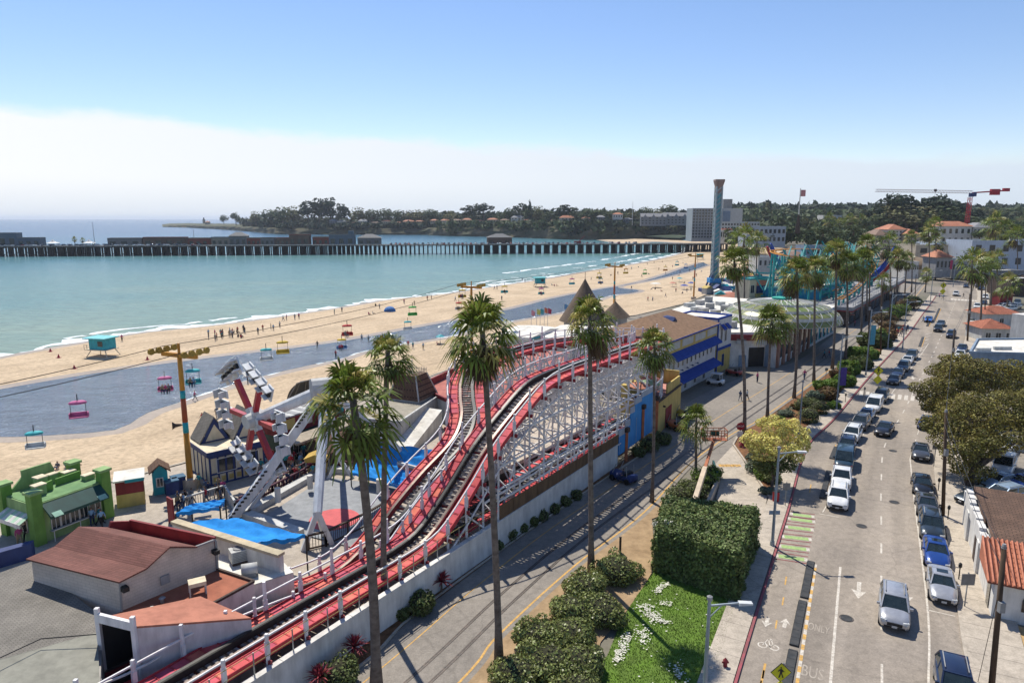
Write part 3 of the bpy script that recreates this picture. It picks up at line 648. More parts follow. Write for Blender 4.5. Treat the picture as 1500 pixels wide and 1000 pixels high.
# low return run behind the brown fence
P3 = resample([cw(13, 2.5, 2.7), cw(22, 2.5, 3.0), cw(34, 2.5, 3.3), cw(47, 2.5, 3.3)], 1.0)
for s_ in (-.6, .6):
 b = MB(); b.sweep(P3, [(s_ - .15, -.35), (s_ - .15, 0), (s_ + .15, 0), (s_ + .15, -.35)]); b.build('rail', m_cblk, root, off=ofs)
b = MB()
for p in P3: b.beam(p - CN * 1.1 - vz(0, 0, .45), p + CN * 1.1 - vz(0, 0, .45), .2, .15)
b.build('ties', m_tie, root, off=ofs)
for sg in (-1, 1):
 b = MB(); b.sweep(P3, [(sg * 1.25 - .35, -.3), (sg * 1.25 - .35, -.22), (sg * 1.25 + .35, -.22), (sg * 1.25 + .35, -.3)]); b.build('catwalk', m_cred, root, off=ofs)

# white wall, cable fence on its coping, brown panel fence, painted scaffold
b = MB(); a0, a1 = cw(-24, 0), cw(40, 0)
wl = thing('white_wall', 'long white stucco wall along the promenade under the roller coaster', 'wall', cw(8, 0))
b.beam(cw(-24, .15, 1.15), cw(40, .15, 1.15), .3, 2.5); b.build('wall_body', m_wall, wl, off=cw(8, 0))
b = MB()
for i in range(37):
 s0 = -24 + i * 1.75; b.beam(cw(s0, .13, 2.47), cw(s0 + 1.72, .13, 2.47), .42, .13)
b.build('coping', m_wall, wl, off=cw(8, 0))
cf = thing('cable_fence', 'thin metal post and cable fence standing on the white wall coping', 'fence', cw(0, .2, 2.5)); b = MB()
for i in range(16): b = MB(); b.bar(cw(-22 + i * 2.6, .25, 2.5), cw(-22 + i * 2.6, .25, 3.9), .06); b.build('post', m_galv, cf, off=cw(0, .2, 2.5))
b = MB()
for z in (3.2, 3.85): b.tube([cw(-22, .25, z), cw(17, .25, z)], .022, 5)
b.build('cable', mat('yellow_cable', (.4, .33, .12)), cf, off=cw(0, .2, 2.5))
bf = thing('brown_panel_fence', 'brown board fence on the white wall below the low coaster track', 'fence', cw(28, .2, 2.5)); b = MB()
for i in range(12): b.beam(cw(17 + i * 2.0, .05, 3.0 + .01 * (i % 3)), cw(17 + i * 2.0 + 1.96, .05, 3.0 + .01 * (i % 3)), .07, 1.5 - .03 * i)
b.build('panel', m_fence, bf, off=cw(28, .2, 2.5)); b = MB()
for i in range(8): b.bar(cw(17 + i * 3.3, .2, 2.5), cw(17 + i * 3.3, .2, 5.2), .16)
b.beam(cw(17, .2, 4.1), cw(41, .2, 4.0), .12, .15); b.beam(cw(17, .2, 5.1), cw(41, .2, 5.0), .12, .13)
b.build('white_railing', m_cwht, bf, off=cw(28, .2, 2.5))
m_blue = mat('mural_blue', (.03, .22, .55), (.05, .28, .60), scale=.7, rough=.7)
m_greyp = mat('mural_grey', (.42, .45, .50), (.36, .39, .44), scale=.6, rough=.8)
m_orng = mat('orange_post', (.50, .16, .07), (.42, .13, .06), scale=2)
sw = thing('blue_painted_hoarding', 'blue hoarding with stepped grey top and orange posts at end of white wall', 'hoarding', cw(45, 0))
bo = cpl(905, 668, 0); s0 = 40.2; b = MB()
steps = [(40.2, 2.8), (41.8, 3.3), (43.2, 3.9), (44.4, 5.2), (46.4, 6.0), (50.6, 6.4)]
for i in range(len(steps) - 1):
 sA, sB = steps[i][0], steps[i + 1][0]; h = steps[i + 1][1]
 zb = 1.2 + (i * .05)
 b.beam(cw(sA, 0, (zb + h) / 2), cw(sB, 0, (zb + h) / 2), .12, h - zb, 0)
 b.beam(cw(sA, .02, h + .35), cw(sB, .02, h + .35), .12, .7, 1)
for i in range(5): b.beam(cw(40.3 + i * 2.3, -.065, 2.4 + i * .25), cw(40.3 + i * 2.3 + .05, -.065, 2.4 + i * .25), .01, 2.0 + i * .5, 1)
b.build('panel', [m_blue, m_greyp], sw, off=cw(45, 0))
for s_ in (42.0, 46.6, 51.0):
 b = MB(); b.bar(cw(s_, -.15, 0), cw(s_, -.15, 5.2 if s_ > 43 else 3.6), .3); b.box(cw(s_, -.12, 5.3 if s_ > 43 else 3.7), (.6, .6, .5), .99, 1); b.build('post', [m_orng, m_dwood], sw, off=cw(45, 0))
# deck inside the trestle
m_deck = brickmat('pale_deck', (.50, .43, .36), (.44, .38, .32), (.12, .10, .09), bw=4, rh=.35, mortar=.02, rot=math.atan2(CU.y, CU.x))
b = MB(); b.poly([cw(19, 5, 3.6), cw(44, 3.9, 3.6), cw(46, 8, 3.6), cw(20, 12, 3.6)])
b.prism([cw(19, 5), cw(44, 3.9), cw(46, 8), cw(20, 12)], 3.2, 3.55, 0)
dk = tag(b.build('timber_deck', m_deck, off=cw(30, 8, 0)), 'pale plank deck inside the white coaster trestle', 'deck')
b = MB(); b.prism([cw(19.5, 5.2), cw(43, 4.2), cw(45, 7.6), cw(20.5, 11.5)], 0, 3.15); tag(b.build('dark_store_shed', m_dwood, off=cw(30, 8, 0)), 'dark low shed under the plank deck in the coaster trestle', 'shed')
# ================================================================ buildings
m_glass = mat('window_glass', (.018, .025, .03), (.04, .05, .055), scale=1.5, rough=.08, spec=.6)
m_wfr = mat('white_frame', (.70, .68, .64), rough=.6)
def wp(l): return [g(*p) for p in l]
def vplane(px, py, P, Q):
 """point where a sight line meets the upright plane through P and Q"""
 n = Vector((-(Q.y - P.y), Q.x - P.x, 0)); a, f, u = ray(px, py); d = Vector((a, f, u)); t = (n.dot(vz(P.x, P.y, 0))) / n.dot(vz(a, f, 0)); return vz(0, 0, H) + d * t
class Bld:
 """a building with its front along x from corner to end, depth along y, street level z=0"""
 def __init__(s, name, label, cat, C_, R_=None, rz=None, group=None):
  s.C = g(*C_) if not isinstance(C_, Vector) else C_
  if rz is None: Rw = g(*R_) if not isinstance(R_, Vector) else R_; d = Rw - s.C; rz = math.atan2(d.y, d.x); s.w = vz(d.x, d.y, 0).length
  s.rz = rz; s.root = thing(name, label, cat, s.C, rz, group); s.Mi = Matrix.Rotation(-rz, 3, 'Z')
 def l(s, P): return s.Mi @ (P - s.C)
 def lp(s, px, py, z): return s.l(g(px, py, z))
 def part(s, b, name, m, parent=None, smooth=False): return b.build(name, m, parent or s.root, smooth)
 def walls(s, w, d, h, m, t=0, x0=0, y0=0, z0=-.05, name='wall'):
  b = MB(); b.bx(x0, x0 + w, y0, y0 + d, z0, h); return s.part(b, name, m)
 def flat(s, w, d, h, m, m2, rim=.35, t=.22, x0=0, y0=0, name='roof'):
  b = MB(); b.bx(x0 + t, x0 + w - t, y0 + t, y0 + d - t, h, h + .03, 0)
  for c in ((x0 - .03, x0 + w + .03, y0 - .03, y0 + t), (x0 - .03, x0 + w + .03, y0 + d - t, y0 + d + .03), (x0 - .03, x0 + t, y0 + t, y0 + d - t), (x0 + w - t, x0 + w + .03, y0 + t, y0 + d - t)): b.bx(*c, h - .05, h + rim, 1)
  return s.part(b, name, [m, m2])
 def gable(s, w, d, h, rise, m, m2=None, ov=.35, axis='x', x0=0, y0=0, name='roof', th=.14):
  b = MB()
  if axis == 'x':
   e = [(x0 - ov, y0 - ov), (x0 + w + ov, y0 - ov), (x0 + w + ov, y0 + d + ov), (x0 - ov, y0 + d + ov)]; r0, r1 = (x0 - ov, y0 + d / 2), (x0 + w + ov, y0 + d / 2)
   for z, sgn in ((0, 1), (th, 1)): pass
   for (a, c) in ((e[0], e[1]), (e[2], e[3])):
    p = [vz(*a, h), vz(*c, h)] + ([vz(*r1, h + rise), vz(*r0, h + rise)] if a == e[0] else [vz(*r0, h + rise), vz(*r1, h + rise)])
    q = [v + vz(0, 0, th) for v in p]; b.add(p + q, [(0, 1, 2, 3), (7, 6, 5, 4), (0, 4, 5, 1), (1, 5, 6, 2), (2, 6, 7, 3), (3, 7, 4, 0)], 0)
   if m2: b.poly([(x0, y0, h), (x0, y0 + d / 2, h + rise), (x0, y0 + d, h)], 1); b.poly([(x0 + w, y0, h), (x0 + w, y0 + d / 2, h + rise), (x0 + w, y0 + d, h)], 1)
  else:
   for x1, x2 in ((x0 - ov, x0 + w / 2), (x0 + w + ov, x0 + w / 2)):
    p = [vz(x1, y0 - ov, h), vz(x1, y0 + d + ov, h), vz(x2, y0 + d + ov, h + rise), vz(x2, y0 - ov, h + rise)]; q = [v + vz(0, 0, th) for v in p]
    b.add(p + q, [(0, 1, 2, 3), (7, 6, 5, 4), (0, 4, 5, 1), (1, 5, 6, 2), (2, 6, 7, 3), (3, 7, 4, 0)], 0)
   if m2: b.poly([(x0, y0, h), (x0 + w / 2, y0, h + rise), (x0 + w, y0, h)], 1); b.poly([(x0, y0 + d, h), (x0 + w / 2, y0 + d, h + rise), (x0 + w, y0 + d, h)], 1)
  return s.part(b, name, [m, m2] if m2 else m)
 def hip(s, w, d, h, rise, inset, m, ov=.4, x0=0, y0=0, name='roof', fas=None):
  e = [vz(x0 - ov, y0 - ov, h), vz(x0 + w + ov, y0 - ov, h), vz(x0 + w + ov, y0 + d + ov, h), vz(x0 - ov, y0 + d + ov, h)]
  if w >= d: r = [vz(x0 + inset, y0 + d / 2, h + rise), vz(x0 + w - inset, y0 + d / 2, h + rise)]; f = [(0, 1, 5, 4), (1, 2, 5), (2, 3, 4, 5), (3, 0, 4)]
  else: r = [vz(x0 + w / 2, y0 + inset, h + rise), vz(x0 + w / 2, y0 + d - inset, h + rise)]; f = [(0, 1, 4), (1, 2, 5, 4), (2, 3, 5), (3, 0, 4, 5)]
  b = MB(); b.add(e + r, f, 0); b.add(e, [(3, 2, 1, 0)], 0); o = s.part(b, name, m)
  if fas:
   b = MB()
   for i in range(4): b.beam(e[i] - vz(0, 0, .12), e[(i + 1) % 4] - vz(0, 0, .12), .1, .24)
   s.part(b, 'fascia', fas, o)
  return o
 def win(s, x, z, w, h, face='F', fr=None, gl=None, name='window', cross=True, d=0, t=.08):
  """window on the front (F), the left side (L), the right side (R)"""
  fr = fr or m_wfr; gl = gl or m_glass; b = MB()
  def T(a, c, e0, e1, o0, o1):
   if face == 'F': return (a, c, d - o1, d - o0, e0, e1)
   if face == 'L': return (d - o1, d - o0, a, c, e0, e1)
   return (d + o0, d + o1, a, c, e0, e1)
  for q in ((x - t, x, z - t, z + h + t), (x + w, x + w + t, z - t, z + h + t), (x, x + w, z - t, z), (x, x + w, z + h, z + h + t)): b.bx(*T(*q, -.02, .07))
  if cross: b.bx(*T(x + w / 2 - .025, x + w / 2 + .025, z, z + h, -.02, .05))
  f = s.part(b, name, fr); p = MB(); p.bx(*T(x, x + w, z, z + h, -.03, .025)); s.part(p, 'pane', gl, f); return f
 def bxp(s, name, x0, x1, y0, y1, z0, z1, m, parent=None):
  b = MB(); b.bx(x0, x1, y0, y1, z0, z1); return s.part(b, name, m, parent)
 def awn(s, x0, x1, z, drop, out, m, name='awning', y=0):
  b = MB(); b.add([(x0, y - .04, z), (x1, y - .04, z), (x1, y - out, z - drop), (x0, y - out, z - drop), (x0, y - out, z - drop - .25), (x1, y - out, z - drop - .25), (x0, y - .04, z - .06), (x1, y - .04, z - .06)], [(0, 1, 2, 3), (3, 2, 5, 4), (0, 3, 4, 6), (1, 7, 5, 2), (6, 4, 5, 7)]); return s.part(b, name, m)
 def text(s, txt, x, z, size, m, face='F', d=0, parent=None):
  me = text_mesh(txt, size, 'lettering', .02); o = link('sign_lettering', me, parent or s.root, [m])
  if face == 'F': o.location = (x, d - .05, z); o.rotation_euler = (R(90), 0, 0)
  else: o.location = (d - .05, x, z); o.rotation_euler = (R(90), 0, R(-90))
  return o

m_shin = brickmat('grey_shingle', (.225, .205, .18), (.18, .163, .145), (.125, .12, .10), bw=.3, rh=.15, mortar=.02, rot=R(-57))
m_brsh = brickmat('brown_shingle', (.23, .105, .075), (.18, .085, .06), (.09, .04, .03), bw=.6, rh=.2, mortar=.025, rot=0)
m_brsh2 = brickmat('dark_brown_shingle', (.17, .10, .065), (.13, .075, .05), (.06, .035, .025), bw=.6, rh=.22, mortar=.03)
m_roofred = mat('red_membrane', (.36, .13, .075), (.27, .09, .055), scale=.5, rough=.9, detail=9, lo=.3, hi=.7)
m_orroof = mat('orange_membrane', (.43, .18, .12), (.34, .14, .095), scale=.5, rough=.9, detail=9)
m_whroof = mat('white_membrane', (.70, .68, .62), (.50, .47, .41), scale=.5, rough=.9, detail=9, lo=.35, hi=.8)
m_beige = brickmat('pale_block', (.56, .49, .43), (.52, .46, .40), (.42, .37, .32), bw=.4, rh=.2, mortar=.012, vertical=True, bump=.1)
m_greywall = mat('grey_stucco', (.44, .42, .40), (.36, .345, .33), scale=.9, rough=.9, detail=9)
m_cream = mat('cream_paint', (.66, .58, .42), (.58, .50, .36), scale=.8, rough=.85)
m_yelw = mat('yellow_wall', (.56, .42, .14), (.48, .36, .12), scale=.7, rough=.85, detail=8)
m_navy = mat('navy_paint', (.018, .035, .13), (.025, .05, .16), scale=1, rough=.6)
m_awnb = mat('blue_canvas', (.012, .05, .27), (.015, .06, .32), scale=1.5, rough=.8)
m_tarp = mat('blue_tarp', (.03, .26, .66), (.02, .20, .54), scale=.5, rough=.85, detail=6, bump=.3, bscale=1.5, spec=.08)
m_green = mat('green_paint', (.15, .30, .06), (.11, .24, .045), scale=1.2, rough=.7, detail=8)
m_lgreen = mat('pale_green_paint', (.27, .40, .17), (.21, .33, .13), scale=1.0, rough=.8, detail=8)
m_dgreen = mat('dark_green_metal', (.008, .05, .045), (.012, .065, .055), scale=1, rough=.5)
m_groof = mat('green_membrane', (.16, .28, .12), (.12, .23, .10), scale=.9, rough=.9, detail=9)
m_maroon = mat('maroon_paint', (.24, .03, .035), (.19, .025, .03), scale=1, rough=.7)
m_teal = mat('teal_paint', (.02, .33, .37), (.02, .27, .32), scale=1, rough=.6)
m_tealp = mat('pale_teal', (.16, .52, .55), (.12, .45, .48), scale=1, rough=.6)
m_grey = mat('plain_grey', (.30, .30, .30), scale=1, rough=.8)
m_lgrey = mat('light_grey', (.52, .52, .50), (.44, .44, .42), scale=1, rough=.8)
m_tile = brickmat('clay_tile', (.52, .20, .12), (.44, .16, .095), (.18, .06, .04), bw=.28, rh=.42, mortar=.05, bump=1.0, offset=0)
m_brick = brickmat('brick', (.30, .12, .075), (.25, .10, .06), (.33, .28, .24), bw=.3, rh=.1, mortar=.012, vertical=True)
m_thatch = mat('thatch', (.17, .125, .09), (.10, .075, .055), scale=2, rough=1, stretch=(3, 3, .5), bump=.8, bscale=9)
m_bwall = mat('slate_blue_wall', (.22, .29, .37), (.19, .25, .33), scale=.5, rough=.85)

# ---- the grey shingled hall, lower left
H3 = []
b = MB(); b.poly([g(-150, 880, 4.6), g(0, 838, 4.6), g(46, 822, 4.6), g(150, 903, 4.1), g(143, 925, 4.05), g(0, 965, 4.1), g(-150, 1010, 4.1)], 0)
b.poly([g(-150, 1010, 4.1), g(0, 965, 4.1), g(143, 925, 4.05), g(146, 1000, 3.9), g(140, 1080, 3.8), g(-150, 1080, 3.8)], 1)
base = [g(-150, 880, 4.6), g(46, 822, 4.6), g(150, 903, 4.1), g(146, 1000, 3.9), g(140, 1080, 3.8), g(-150, 1080, 3.8)]
hall = thing('shingled_hall', 'low hall with grey shingle roof and pale flat strip beside the coaster tunnel', 'building', vz(-30, 36, 0))
b.build('roof', [m_shin, mat('felt_roof', (.27, .265, .22), (.22, .215, .18), scale=.5, rough=.95, detail=9)], hall, off=vz(-30, 36, 0))
b = MB(); b.prism([vz(p.x, p.y, 0) for p in base], -.05, 3.7); b.build('wall', m_greywall, hall, off=vz(-30, 36, 0))
b = MB(); b.tube([g(-20, 972, 4.6), g(60, 935, 4.55), g(145, 928, 4.6)], .03, 5); b.build('string_of_bulbs', m_black, hall, off=vz(-30, 36, 0))
bw_ = MB(); bw_.prism([g(-60, 850), g(48, 818), g(52, 812), g(-60, 842)], 0, 1.3); tag(bw_.build('blue_wall', m_navy, off=g(20, 830)), 'low blue wall between the grey shingled hall and the boardwalk', 'wall')

# ---- brown-roofed gambrel building
F0, R0, L0 = g(178, 895, 4), g(318, 835, 4), g(46, 819, 5.9); vec = L0 - vplane(175, 850, F0, R0); vec.z = 0
gb = thing('gambrel_building', 'pale block building under a sloping brown shingle roof with maroon parapet', 'building', F0)
prof = [vplane(x, y, F0, R0) for x, y in ((175, 851), (210, 833), (245, 801), (285, 801))]; pe = vplane(316, 799, F0, R0)
b = MB(); up = vz(0, 0, .1); out = (F0 - R0).normalized() * .2
for a, c in zip(prof[:-1], prof[1:]):
 o1 = out if a is prof[0] else vz(0, 0, 0); side = -vec.normalized() * .25
 p = [a + o1 + side, c + side, c + vec * 1.02, a + o1 + vec * 1.02]; q = [v + up for v in p]; b.add(p + q, [(0, 1, 2, 3), (7, 6, 5, 4), (0, 4, 5, 1), (1, 5, 6, 2), (2, 6, 7, 3), (3, 7, 4, 0)])
me_ = b.build('roof', brickmat('brown_shingle_row', (.215, .095, .078), (.165, .075, .063), (.135, .06, .045), bw=.9, rh=.13, mortar=.018, rot=-math.atan2(vec.y, vec.x)), gb, off=F0)
b = MB(); a, c = prof[3], pe; b.quad(a + vz(0, 0, .02), c + vz(0, 0, -.3), c + vec + vz(0, 0, -.3), a + vec + vz(0, 0, .02)); b.build('flat_roof', m_roofred, gb, off=F0)
b = MB(); b.beam(pe + vz(0, 0, .15), pe + vec + vz(0, 0, .15), .18, .95); b.beam(prof[3] + vec + vz(0, 0, .1), pe + vec + vz(0, 0, .1), .18, .8); b.build('parapet', m_maroon, gb, off=F0)
b = MB(); low = [F0 - vz(0, 0, 4.05), R0 - vz(0, 0, 4.05)]; face = [low[0]] + [low[1]] + [vz(pe.x, pe.y, pe.z + .45)] + prof[::-1]
b.poly(face); b.poly([p + vec for p in face]); b.quad(low[0], prof[0], prof[0] + vec, low[0] + vec); b.quad(low[1], pe + vz(0, 0, .4), pe + vec + vz(0, 0, .4), low[1] + vec); b.build('wall', m_beige, gb, off=F0, norm=True)
b = MB(); e = (R0 - F0).normalized(); nrm = Vector((e.y, -e.x, 0))
for q0, q1 in zip(prof[:-1], prof[1:]): b.bar(q0 + nrm * .03, q1 + nrm * .03, .12)
b.bar(prof[3] + nrm * .03, pe + nrm * .03 + vz(0, 0, .45), .12); b.bar(F0 + nrm * .04, prof[0] + nrm * .04, .1); b.bar(R0 + nrm * .04, pe + nrm * .04 + vz(0, 0, .4), .14); b.build('trim', m_grey, gb, off=F0)
b = MB(); P_ = vplane(241, 848, F0, R0); b.box(P_ + nrm * .06, (.55, .1, .55), math.atan2(e.y, e.x)); b.build('vent_hatch', m_grey, gb, off=F0)
for px, py in ((180, 860), (313, 806)):
 b = MB(); P_ = vplane(px, py, F0, R0); b.box(P_ + nrm * .25, (.35, .45, .28), math.atan2(e.y, e.x)); b.build('floodlight', m_black, gb, off=F0)

# ---- flat-roofed annexe in front, and the white roof block with its machines
fr = [g(160, 905, 4), g(178, 895, 4), g(318, 835, 4), g(372, 853, 4), g(275, 906, 4), g(200, 915, 4)]
an = thing('flat_annexe', 'flat red-brown roofed annexe below the block wall of the brown-roofed building', 'building', fr[0]); b = MB(); b.prism(fr, -.05, 3.98); b.build('wall', m_wall, an, off=fr[0])
b = MB(); b.poly(zset(fr, 4.03)); b.build('roof', m_roofred, an, off=fr[0]); b = MB(); b.bar(zset(fr, 4.1)[3], zset(fr, 4.1)[4], .16); b.bar(zset(fr, 4.1)[2], zset(fr, 4.1)[3], .16); b.build('roof_edge', m_dwood, an, off=fr[0])
wr = [g(318, 838, 3.7), g(322, 806, 3.7), g(350, 795, 3.7), g(410, 818, 3.7), g(430, 838, 3.7), g(372, 856, 3.7)]
wb_ = thing('white_roofed_block', 'low white block with a bright white flat roof holding two machines', 'building', wr[0]); b = MB(); b.prism(wr, -.05, 3.68); b.build('wall', m_wall, wb_, off=wr[0]); b = MB(); b.poly(zset(wr, 3.72)); b.build('roof', m_whroof, wb_, off=wr[0])
b = MB(); A_, B_ = g(255, 763, 5.0), g(412, 812, 5.0); b.beam(vz(A_.x, A_.y, 2.4), vz(B_.x, B_.y, 2.4), .35, 5.0, 0); b.beam(vz(A_.x, A_.y, 5.0), vz(B_.x, B_.y, 5.0), .6, .2, 1); A2 = g(428, 836, 4.3)
b.build('parapet', [m_wall, mat('tan_coping', (.52, .44, .30), (.42, .36, .25), scale=1, rough=.9)], wb_, off=wr[0])
def machine(px, py, z, lab, fan=False):
 r = thing('rooftop_machine', lab, 'air conditioner', g(px, py, z), R(35)); b = MB(); b.bx(-.55, .55, -.45, .45, .15, .95); b.build('casing', m_lgrey, r)
 b = MB(); b.bx(-.5, .5, -.5, .5, 0, .15); b.build('base', m_dwood, r); b = MB()
 for i in range(6): b.bx(-.45, .45, -.475, -.45, .25 + i * .11, .3 + i * .11)
 b.build('louvre_panel', m_grey, r)
 if fan: b = MB(); b.cyl(0, 0, .95, 1.02, .33, .33, 16); b.build('fan_guard', m_grey, r)
machine(350, 822, 3.75, 'grey boxy air conditioner on the bright white flat roof', True)
r = thing('roof_blower', 'small grey drum-shaped blower on the bright white flat roof', 'blower', g(366, 842, 3.75), R(20)); b = MB(); b.tube([(-.5, 0, .45), (.5, 0, .45)], .38, 12); b.build('drum', m_lgrey, r, True); b = MB(); b.bx(-.4, .4, -.35, .35, 0, .25); b.build('base', m_grey, r)
r = thing('roof_vent', 'small square vent on legs on the red-brown flat roof', 'vent', g(290, 868, 4.05), R(30)); b = MB(); b.bx(-.5, .5, -.38, .38, .6, .85); b.build('hood', m_cream, r)
for i, j in ((-1, -1), (-1, 1), (1, -1), (1, 1)): b = MB(); b.bx(i * .45 - .04, i * .45 + .04, j * .33 - .04, j * .33 + .04, 0, .6); b.build('leg', m_lgrey, r)
for i, (px, py) in enumerate(((238, 882), (223, 897))):
 r = thing('vent_pipe', ('squat round vent pipe on the red-brown roof nearer the square vent', 'squat round vent pipe on the red-brown roof nearer the coaster tunnel')[i], 'vent pipe', g(px, py, 4.03)); b = MB(); b.cyl(0, 0, 0, .3, .1, .1, 10); b.build('pipe', m_galv, r); b = MB(); b.cyl(0, 0, .3, .38, .2, .12, 10); b.build('cap', m_galv, r)

# ---- tunnel the coaster dives into
TA, TB, TC = g(198, 920, 5.4), g(146, 907, 5.4), g(368, 907, 3.9)
tn = thing('coaster_tunnel', 'white-walled coaster tunnel with orange roof and a black mouth', 'tunnel', TA); b = MB()
TB2 = TB + (TC - TA) * .82 + vz(-.4, 1.4, 0); TB2.z = 4.3
b.add([TA, TC, vz(TC.x, TC.y, 0), vz(TA.x, TA.y, 0)], [(0, 1, 2, 3)]); b.add([TB, TB2, vz(TB2.x, TB2.y, 0), vz(TB.x, TB.y, 0)], [(0, 1, 2, 3)]); b.build('wall', mat('tunnel_white', (.62, .58, .58), (.54, .50, .50), scale=.8, rough=.85, detail=9), tn, off=TA)
b = MB(); t_ = vz(0, 0, .12); p = [TA, TC, TB2, TB]; q = [v + t_ for v in p]; b.add(p + q, [(3, 2, 1, 0), (4, 5, 6, 7), (0, 1, 5, 4), (1, 2, 6, 5), (2, 3, 7, 6), (3, 0, 4, 7)]); b.build('roof', m_orroof, tn, off=TA)
b = MB(); d = (TB - TA).normalized(); nn = Vector((d.y, -d.x, 0)) * -1
if nn.y > 0: nn = -nn
b.beam(TA + nn * .1 + vz(0, 0, .2) - d * .1, TB + nn * .1 + vz(0, 0, .2) + d * .1, .2, .5)
for q in (TA, TB): b.bar(vz(q.x, q.y, 0) + nn * .1, q + nn * .1 + vz(0, 0, .75), .22)
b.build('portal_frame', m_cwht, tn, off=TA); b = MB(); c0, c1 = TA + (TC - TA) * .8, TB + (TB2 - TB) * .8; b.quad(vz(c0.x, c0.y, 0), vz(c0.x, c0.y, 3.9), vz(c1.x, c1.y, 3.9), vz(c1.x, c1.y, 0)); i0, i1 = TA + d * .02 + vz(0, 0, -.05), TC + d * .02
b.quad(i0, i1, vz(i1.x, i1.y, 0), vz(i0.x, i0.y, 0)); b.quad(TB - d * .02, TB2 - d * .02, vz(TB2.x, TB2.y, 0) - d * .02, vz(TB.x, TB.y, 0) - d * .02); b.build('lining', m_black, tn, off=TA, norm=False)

# ---- green food stand
S = Bld('food_stand', 'green food stand with corner pillars, stepped parapet and dark green awning', 'food stand', (57, 798), (160, 757)); W, Dp, h = S.w, 4.6, 3.5
S.walls(W, Dp, h, m_lgreen); b = MB(); b.bx(.1, W - .1, .1, Dp - .1, h, h + .05); S.part(b, 'roof', m_groof)
for x, y in ((.1, .1), (W - .1, .1), (.1, Dp - .1), (W - .1, Dp - .1)):
 b = MB(); b.bx(x - .42, x + .42, y - .42, y + .42, -.05, 4.5, 0); b.bx(x - .55, x + .55, y - .55, y + .55, 4.5, 4.72, 1); S.part(b, 'pillar', [m_green, m_lgreen])
b = MB(); b.extr([(.5, h), (W - .5, h), (W - .5, h + .5), (W * .72, h + .5), (W * .72, h + 1.0), (W * .68, h + 1.7), (W * .28, h + 1.7), (W * .28, h + 1.1), (.9, h + .35), (.5, h + .3)], Dp + .02, Dp + .2); S.part(b, 'parapet', m_lgreen)
b = MB(); b.extr([(.5, h), (W * .2, h + .12), (W * .3, h + .8), (W * .45, h + .95), (W * .45, h + .05), (.5, h - .02)], 2.0, 2.14); b.extr([(W * .55, h), (W * .55, h + .7), (W * .9, h + .75), (W * .9, h)], 2.6, 2.75); S.part(b, 'stepped_gable', m_green)
for x, y, dx, dy, z in ((1.1, 1.6, .9, .7, .9), (2.0, 2.8, .8, .8, 1.1), (4.6, 3.4, 1.0, .6, .6), (5.2, 1.4, .9, .6, .45), (3.4, 3.6, .7, .5, .8)): b = MB(); b.bx(x, x + dx, y, y + dy, h + .05, h + z, 0); b.bx(x - .05, x + dx + .05, y - .05, y + dy + .05, h + z, h + z + .1, 1); S.part(b, 'roof_unit', [m_lgreen, m_cream])
S.awn(.55, W - .55, h - .1, .85, 1.25, m_dgreen); b = MB()
for x in (.75, W - 1.5): b.add([(x, -1.0, h - .75 + .03), (x + .75, -1.0, h - .72), (x + .75, -1.45, h - 1.02), (x, -1.45, h - 1.02)], [(0, 1, 2, 3)])
S.part(b, 'awning_end', mat('mint_panel', (.33, .55, .42)))
for i, x in enumerate((1.2, 2.0, 2.8, 3.6)): S.win(x, .9, .65, 1.35, 'F', t=.06)
S.win(4.5, 1.0, .9, 1.1, 'F', t=.05); b = MB(); b.bx(1.0, W - .8, -.35, -.02, .82, .9); S.part(b, 'counter', m_lgrey); b = MB(); b.beam((1.0, -.6, 1.0), (3.2, -.6, 1.0), .05, .05); b.bar((1, -.6, 0), (1, -.6, 1), .05); b.bar((3.2, -.6, 0), (3.2, -.6, 1), .05); S.part(b, 'queue_rail', m_wfr)
b = MB()
for i in range(8):
 y = .5 + i * .45; b.add([(-.02, y, 2.6), (-.02, y + .44, 2.6), (-1.0, y + .44, 2.1), (-1.0, y, 2.1)], [(0, 1, 2, 3)], i % 2)
S.part(b, 'striped_awning', [mat('mint_stripe', (.42, .62, .45)), m_wfr]); b = MB(); b.bx(-1.03, -.98, .5, 4.1, 1.75, 2.1); S.part(b, 'sign_board', m_wfr)
S.win(1.3, .9, 2.0, 1.0, 'L', t=.05)

# ---- small stalls by the sky ride pole
S = Bld('red_yellow_kiosk', 'maroon and yellow kiosk with a white roof beside the green stand', 'kiosk', (172, 745), (213, 738)); S.walls(S.w, 2.6, 1.3, m_yelw); S.walls(S.w - .02, 2.58, 2.6, m_maroon, x0=.01, y0=.01, z0=1.3, name='upper_wall'); b = MB(); b.bx(-.15, S.w + .15, -.15, 2.9, 2.6, 2.75); S.part(b, 'roof', m_whroof); b = MB(); b.bx(S.w * .35, S.w + .1, -.2, -.1, 2.45, 2.75); S.part(b, 'sign_board', m_teal)
S = Bld('teal_ticket_hut', 'small teal hut with grey shingled gable roof by the sky ride pole', 'hut', (226, 726), (248, 722)); S.walls(S.w, 1.6, 2.3, m_teal); S.gable(S.w, 1.6, 2.3, .8, m_brsh2, m_teal, ov=.3, axis='y'); S.win(.35, .9, .5, .8)
for i, (px, py) in enumerate(((252, 722), (262, 716))):
 r = thing('refuse_bin', ('dark blue bin next to the teal hut', 'dark blue bin next to the sky ride pole')[i], 'bin', g(px, py), R(40)); b = MB(); b.bx(-.6, .6, -.5, .5, 0, 1.3); b.build('bin_body', m_navy, r); b = MB(); b.bx(-.65, .65, -.55, .55, 1.3, 1.42); b.build('lid', mat('bin_lid', (.05, .13, .22)), r)

